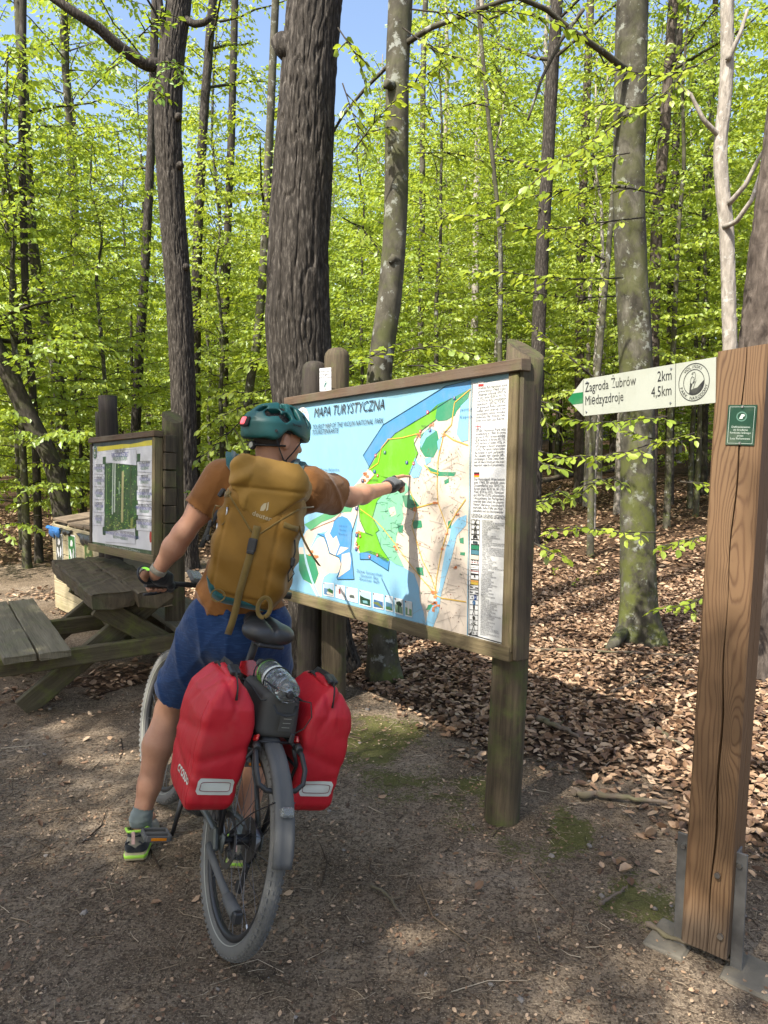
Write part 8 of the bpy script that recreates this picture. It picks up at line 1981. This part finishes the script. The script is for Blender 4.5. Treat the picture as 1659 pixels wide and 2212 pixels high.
# ------------------------------------------------------------------ the wood filling up behind
YG, CG, TG = 'young beeches of the understorey', 'slim beeches with clear stems', 'tall trees deep in the wood'
YL, CL, TL = '%young beech with layered green sprays', '%slim clear-stemmed beech', '%tall straight tree'
r = np.random.default_rng(77); spots = []
def free(x, y, d): return all((x - a) ** 2 + (y - b_) ** 2 > d * d for a, b_ in spots)
fixed = [(-7.2, 11.2), (-5.3, 12.6), (-4.2, 11.0), (-8.6, 14.0), (-6.4, 15.4), (-3.0, 13.5), (-1.6, 12.2), (-.4, 13.8), (-4.8, 9.6), (-6.0, 9.2), (.9, 12.6), (2.2, 14.2), (-2.3, 16.5), (-9.5, 17), (1.2, 17), (3.6, 12.4), (5.2, 13.2), (4.6, 16.4), (6.8, 16)]
n_y = 0
for x, y in fixed:
    right = x > .6
    place('clear' if right else 'young', (4, 5)[n_y % 2] if right else (1, 2, 3)[n_y % 3], x, y, r.uniform(.9, 1.2), r.random() * 6.28, CL if right else YL, CG if right else YG); spots.append((x, y)); n_y += 1
while n_y < 150:
    y = 11 + 27 * r.random() ** 1.2; x = r.uniform(-1, 1) * (.56 * y + 1.5)
    if not free(x, y, 1.35): continue
    spots.append((x, y)); rightish = x > .02 * y
    kind = 'clear' if (rightish and r.random() < (.85 if y < 16 else .4)) or r.random() < .25 else 'young'; s = r.uniform(.85, 1.35) * (1 + max(0, y - 18) * .02)
    place(kind, int(r.choice([4, 5] if kind == 'clear' else [1, 2, 3])), x, y, s, r.random() * 6.28, CL if kind == 'clear' else YL, CG if kind == 'clear' else YG); n_y += 1
n_t = 0
while n_t < 92:
    y = 19 + 42 * r.random(); x = r.uniform(-1, 1) * (.56 * y + 2); px = 829.5 + 1560 * x / y
    if not free(x, y, 1.8): continue
    if 215 < px < 560 and (y < 34 or r.random() < .75): continue
    if 1120 < px < 1260 and r.random() < .5: continue
    spots.append((x, y)); place('tall', int(r.choice([6, 7, 8])), x, y, r.uniform(.85, 1.15), r.random() * 6.28, TL, TG); n_t += 1
# a dark conifer deep in the wood
cf = named('spruce_tree', 'dark blue-green conifer showing deep in the wood above the map board', (4.4, 31, float(gz(4.4, 31)))); rr2 = np.random.default_rng(9); PP, DD, NN, lines = [], [], [], []
for b_ in range(70):
    k = b_ / 70; z = 4 + 15 * k; a = b_ * 2.4; ln = 3.0 * (1 - k * .8); d = np.array([math.cos(a), math.sin(a), -.15]); kk = np.linspace(0, 1, 5)[:, None]; q = np.array([0, 0, z]) + d * ln * kk; p, dd, nn, _ = spray_leaves(q, rr2, .10, .9, .22, .6); PP.append(p); DD.append(dd); NN.append(nn); lines.append(q)
P_, D_, N_ = map(np.concatenate, (PP, DD, NN)); V, F = leaf_geo(P_, D_, N_, rr2.uniform(.12, .22, len(P_)), False, .22, 3); raw('crown', V, F, 'needles', cf); twig_mesh(lines, .03, 'branches', 'dark_bark', cf, None, 3); trunk('trunk', [(0, 0, -.2), (0, 0, 9), (0, 0, 19)], .2, .04, 'dark_bark', cf, None, 10, .6)
# the far wood, one green mass
r3 = np.random.default_rng(5); n = 160000; y = 44 + 28 * r3.random(n); x = r3.uniform(-1, 1, n) * (.60 * y + 3); px = 829.5 + 1560 * x / y
cl = fbm(x * .22 + 30, y * .3, 3, 0, 9); hmax = 13 + 13 * fbm(x * .13 + 11, y * .1, 2, 0, 4) - 9 * np.exp(-((px - 390) / 170) ** 2); z = hmax * r3.random(n) ** .85; keep = (vnoise(x * .5 + 5, z * .5 + 7, 0, 3) > .30) & (z > .3)
x, y, z = x[keep], y[keep], z[keep]; n = len(x); P_ = np.stack([x, y, z + gz(x, y)], -1)
V, F = leaf_geo(P_, r3.normal(0, 1, (n, 3)) * np.array([1, 1, .4]), r3.normal(0, .5, (n, 3)) + np.array([0, -.3, 1]), r3.uniform(.20, .36, n), False, .7, 8)
tag(raw('far_foliage', V, F, 'beech_leaf'), 'distant bright green foliage closing the view between the trunks', 'foliage', kind='stuff')
# small seedlings on the forest floor
for i, (x_, y_) in enumerate(((1195, 1245), (1240, 1270), (1175, 1195), (890, 1375), (1290, 1245), (505, 1240))):
    p0 = atz(x_, y_, 0); p0[2] = float(gz(p0[0], p0[1])); rt = thing('beech_seedling', 'tiny beech seedling with a few bright leaves in the litter', 'seedling', p0, 'beech seedlings in the leaf litter'); rs = np.random.default_rng(700 + i)
    q = np.array([p0, p0 + np.array([.01, 0, .05]), p0 + np.array([.02, -.01, .11])]); P_, D_, N_, li = spray_leaves(q, rs, .03, .10, .03, .5); V, F = leaf_geo(P_, D_, N_, rs.uniform(.03, .05, len(P_)), True, .7, i); raw('leaves', V, F, 'beech_leaf', rt, True, p0); twig_mesh(li, .003, 'stem', 'dark_bark', rt, p0)
# unseen beeches added outside the view, crowns shaped to shade path, rider and table
Ht, V, F, lines, n = make_crown('broad', 12)
src = None
for i, (x_, y_, rz, s_, sz, lb) in enumerate(((-4.2, -2.1, .3, .66, .62, 'unseen low broad beech added at the back of the path, left of the viewer, to shade the rider'), (-2.0, -2.9, 2.1, .60, .62, 'unseen low broad beech added close behind the viewer to shade the dirt'), (-7.3, -.3, 1.2, .85, .85, 'unseen broad beech added out at the left to shade the picnic table'))):
    if src is None:
        src = thing('beech_tree', lb, 'tree'); raw('crown', V, F, 'beech_leaf', src); twig_mesh(lines, .04, 'branches', 'beech_bark', src, None, 3); trunk('trunk', [(0, 0, -.2), (.1, 0, 5), (0, .1, 10), (0, 0, 14)], .24, .05, 'beech_bark', src, None, 16, .4); o_ = src
    else: o_ = dup(src)
    o_['label'] = lb; o_.location = (x_, y_, 0); o_.rotation_euler = (0, 0, rz); o_.scale = (s_, s_, sz)
print('SCRIPT SECONDS', round(time.time() - T0, 1))
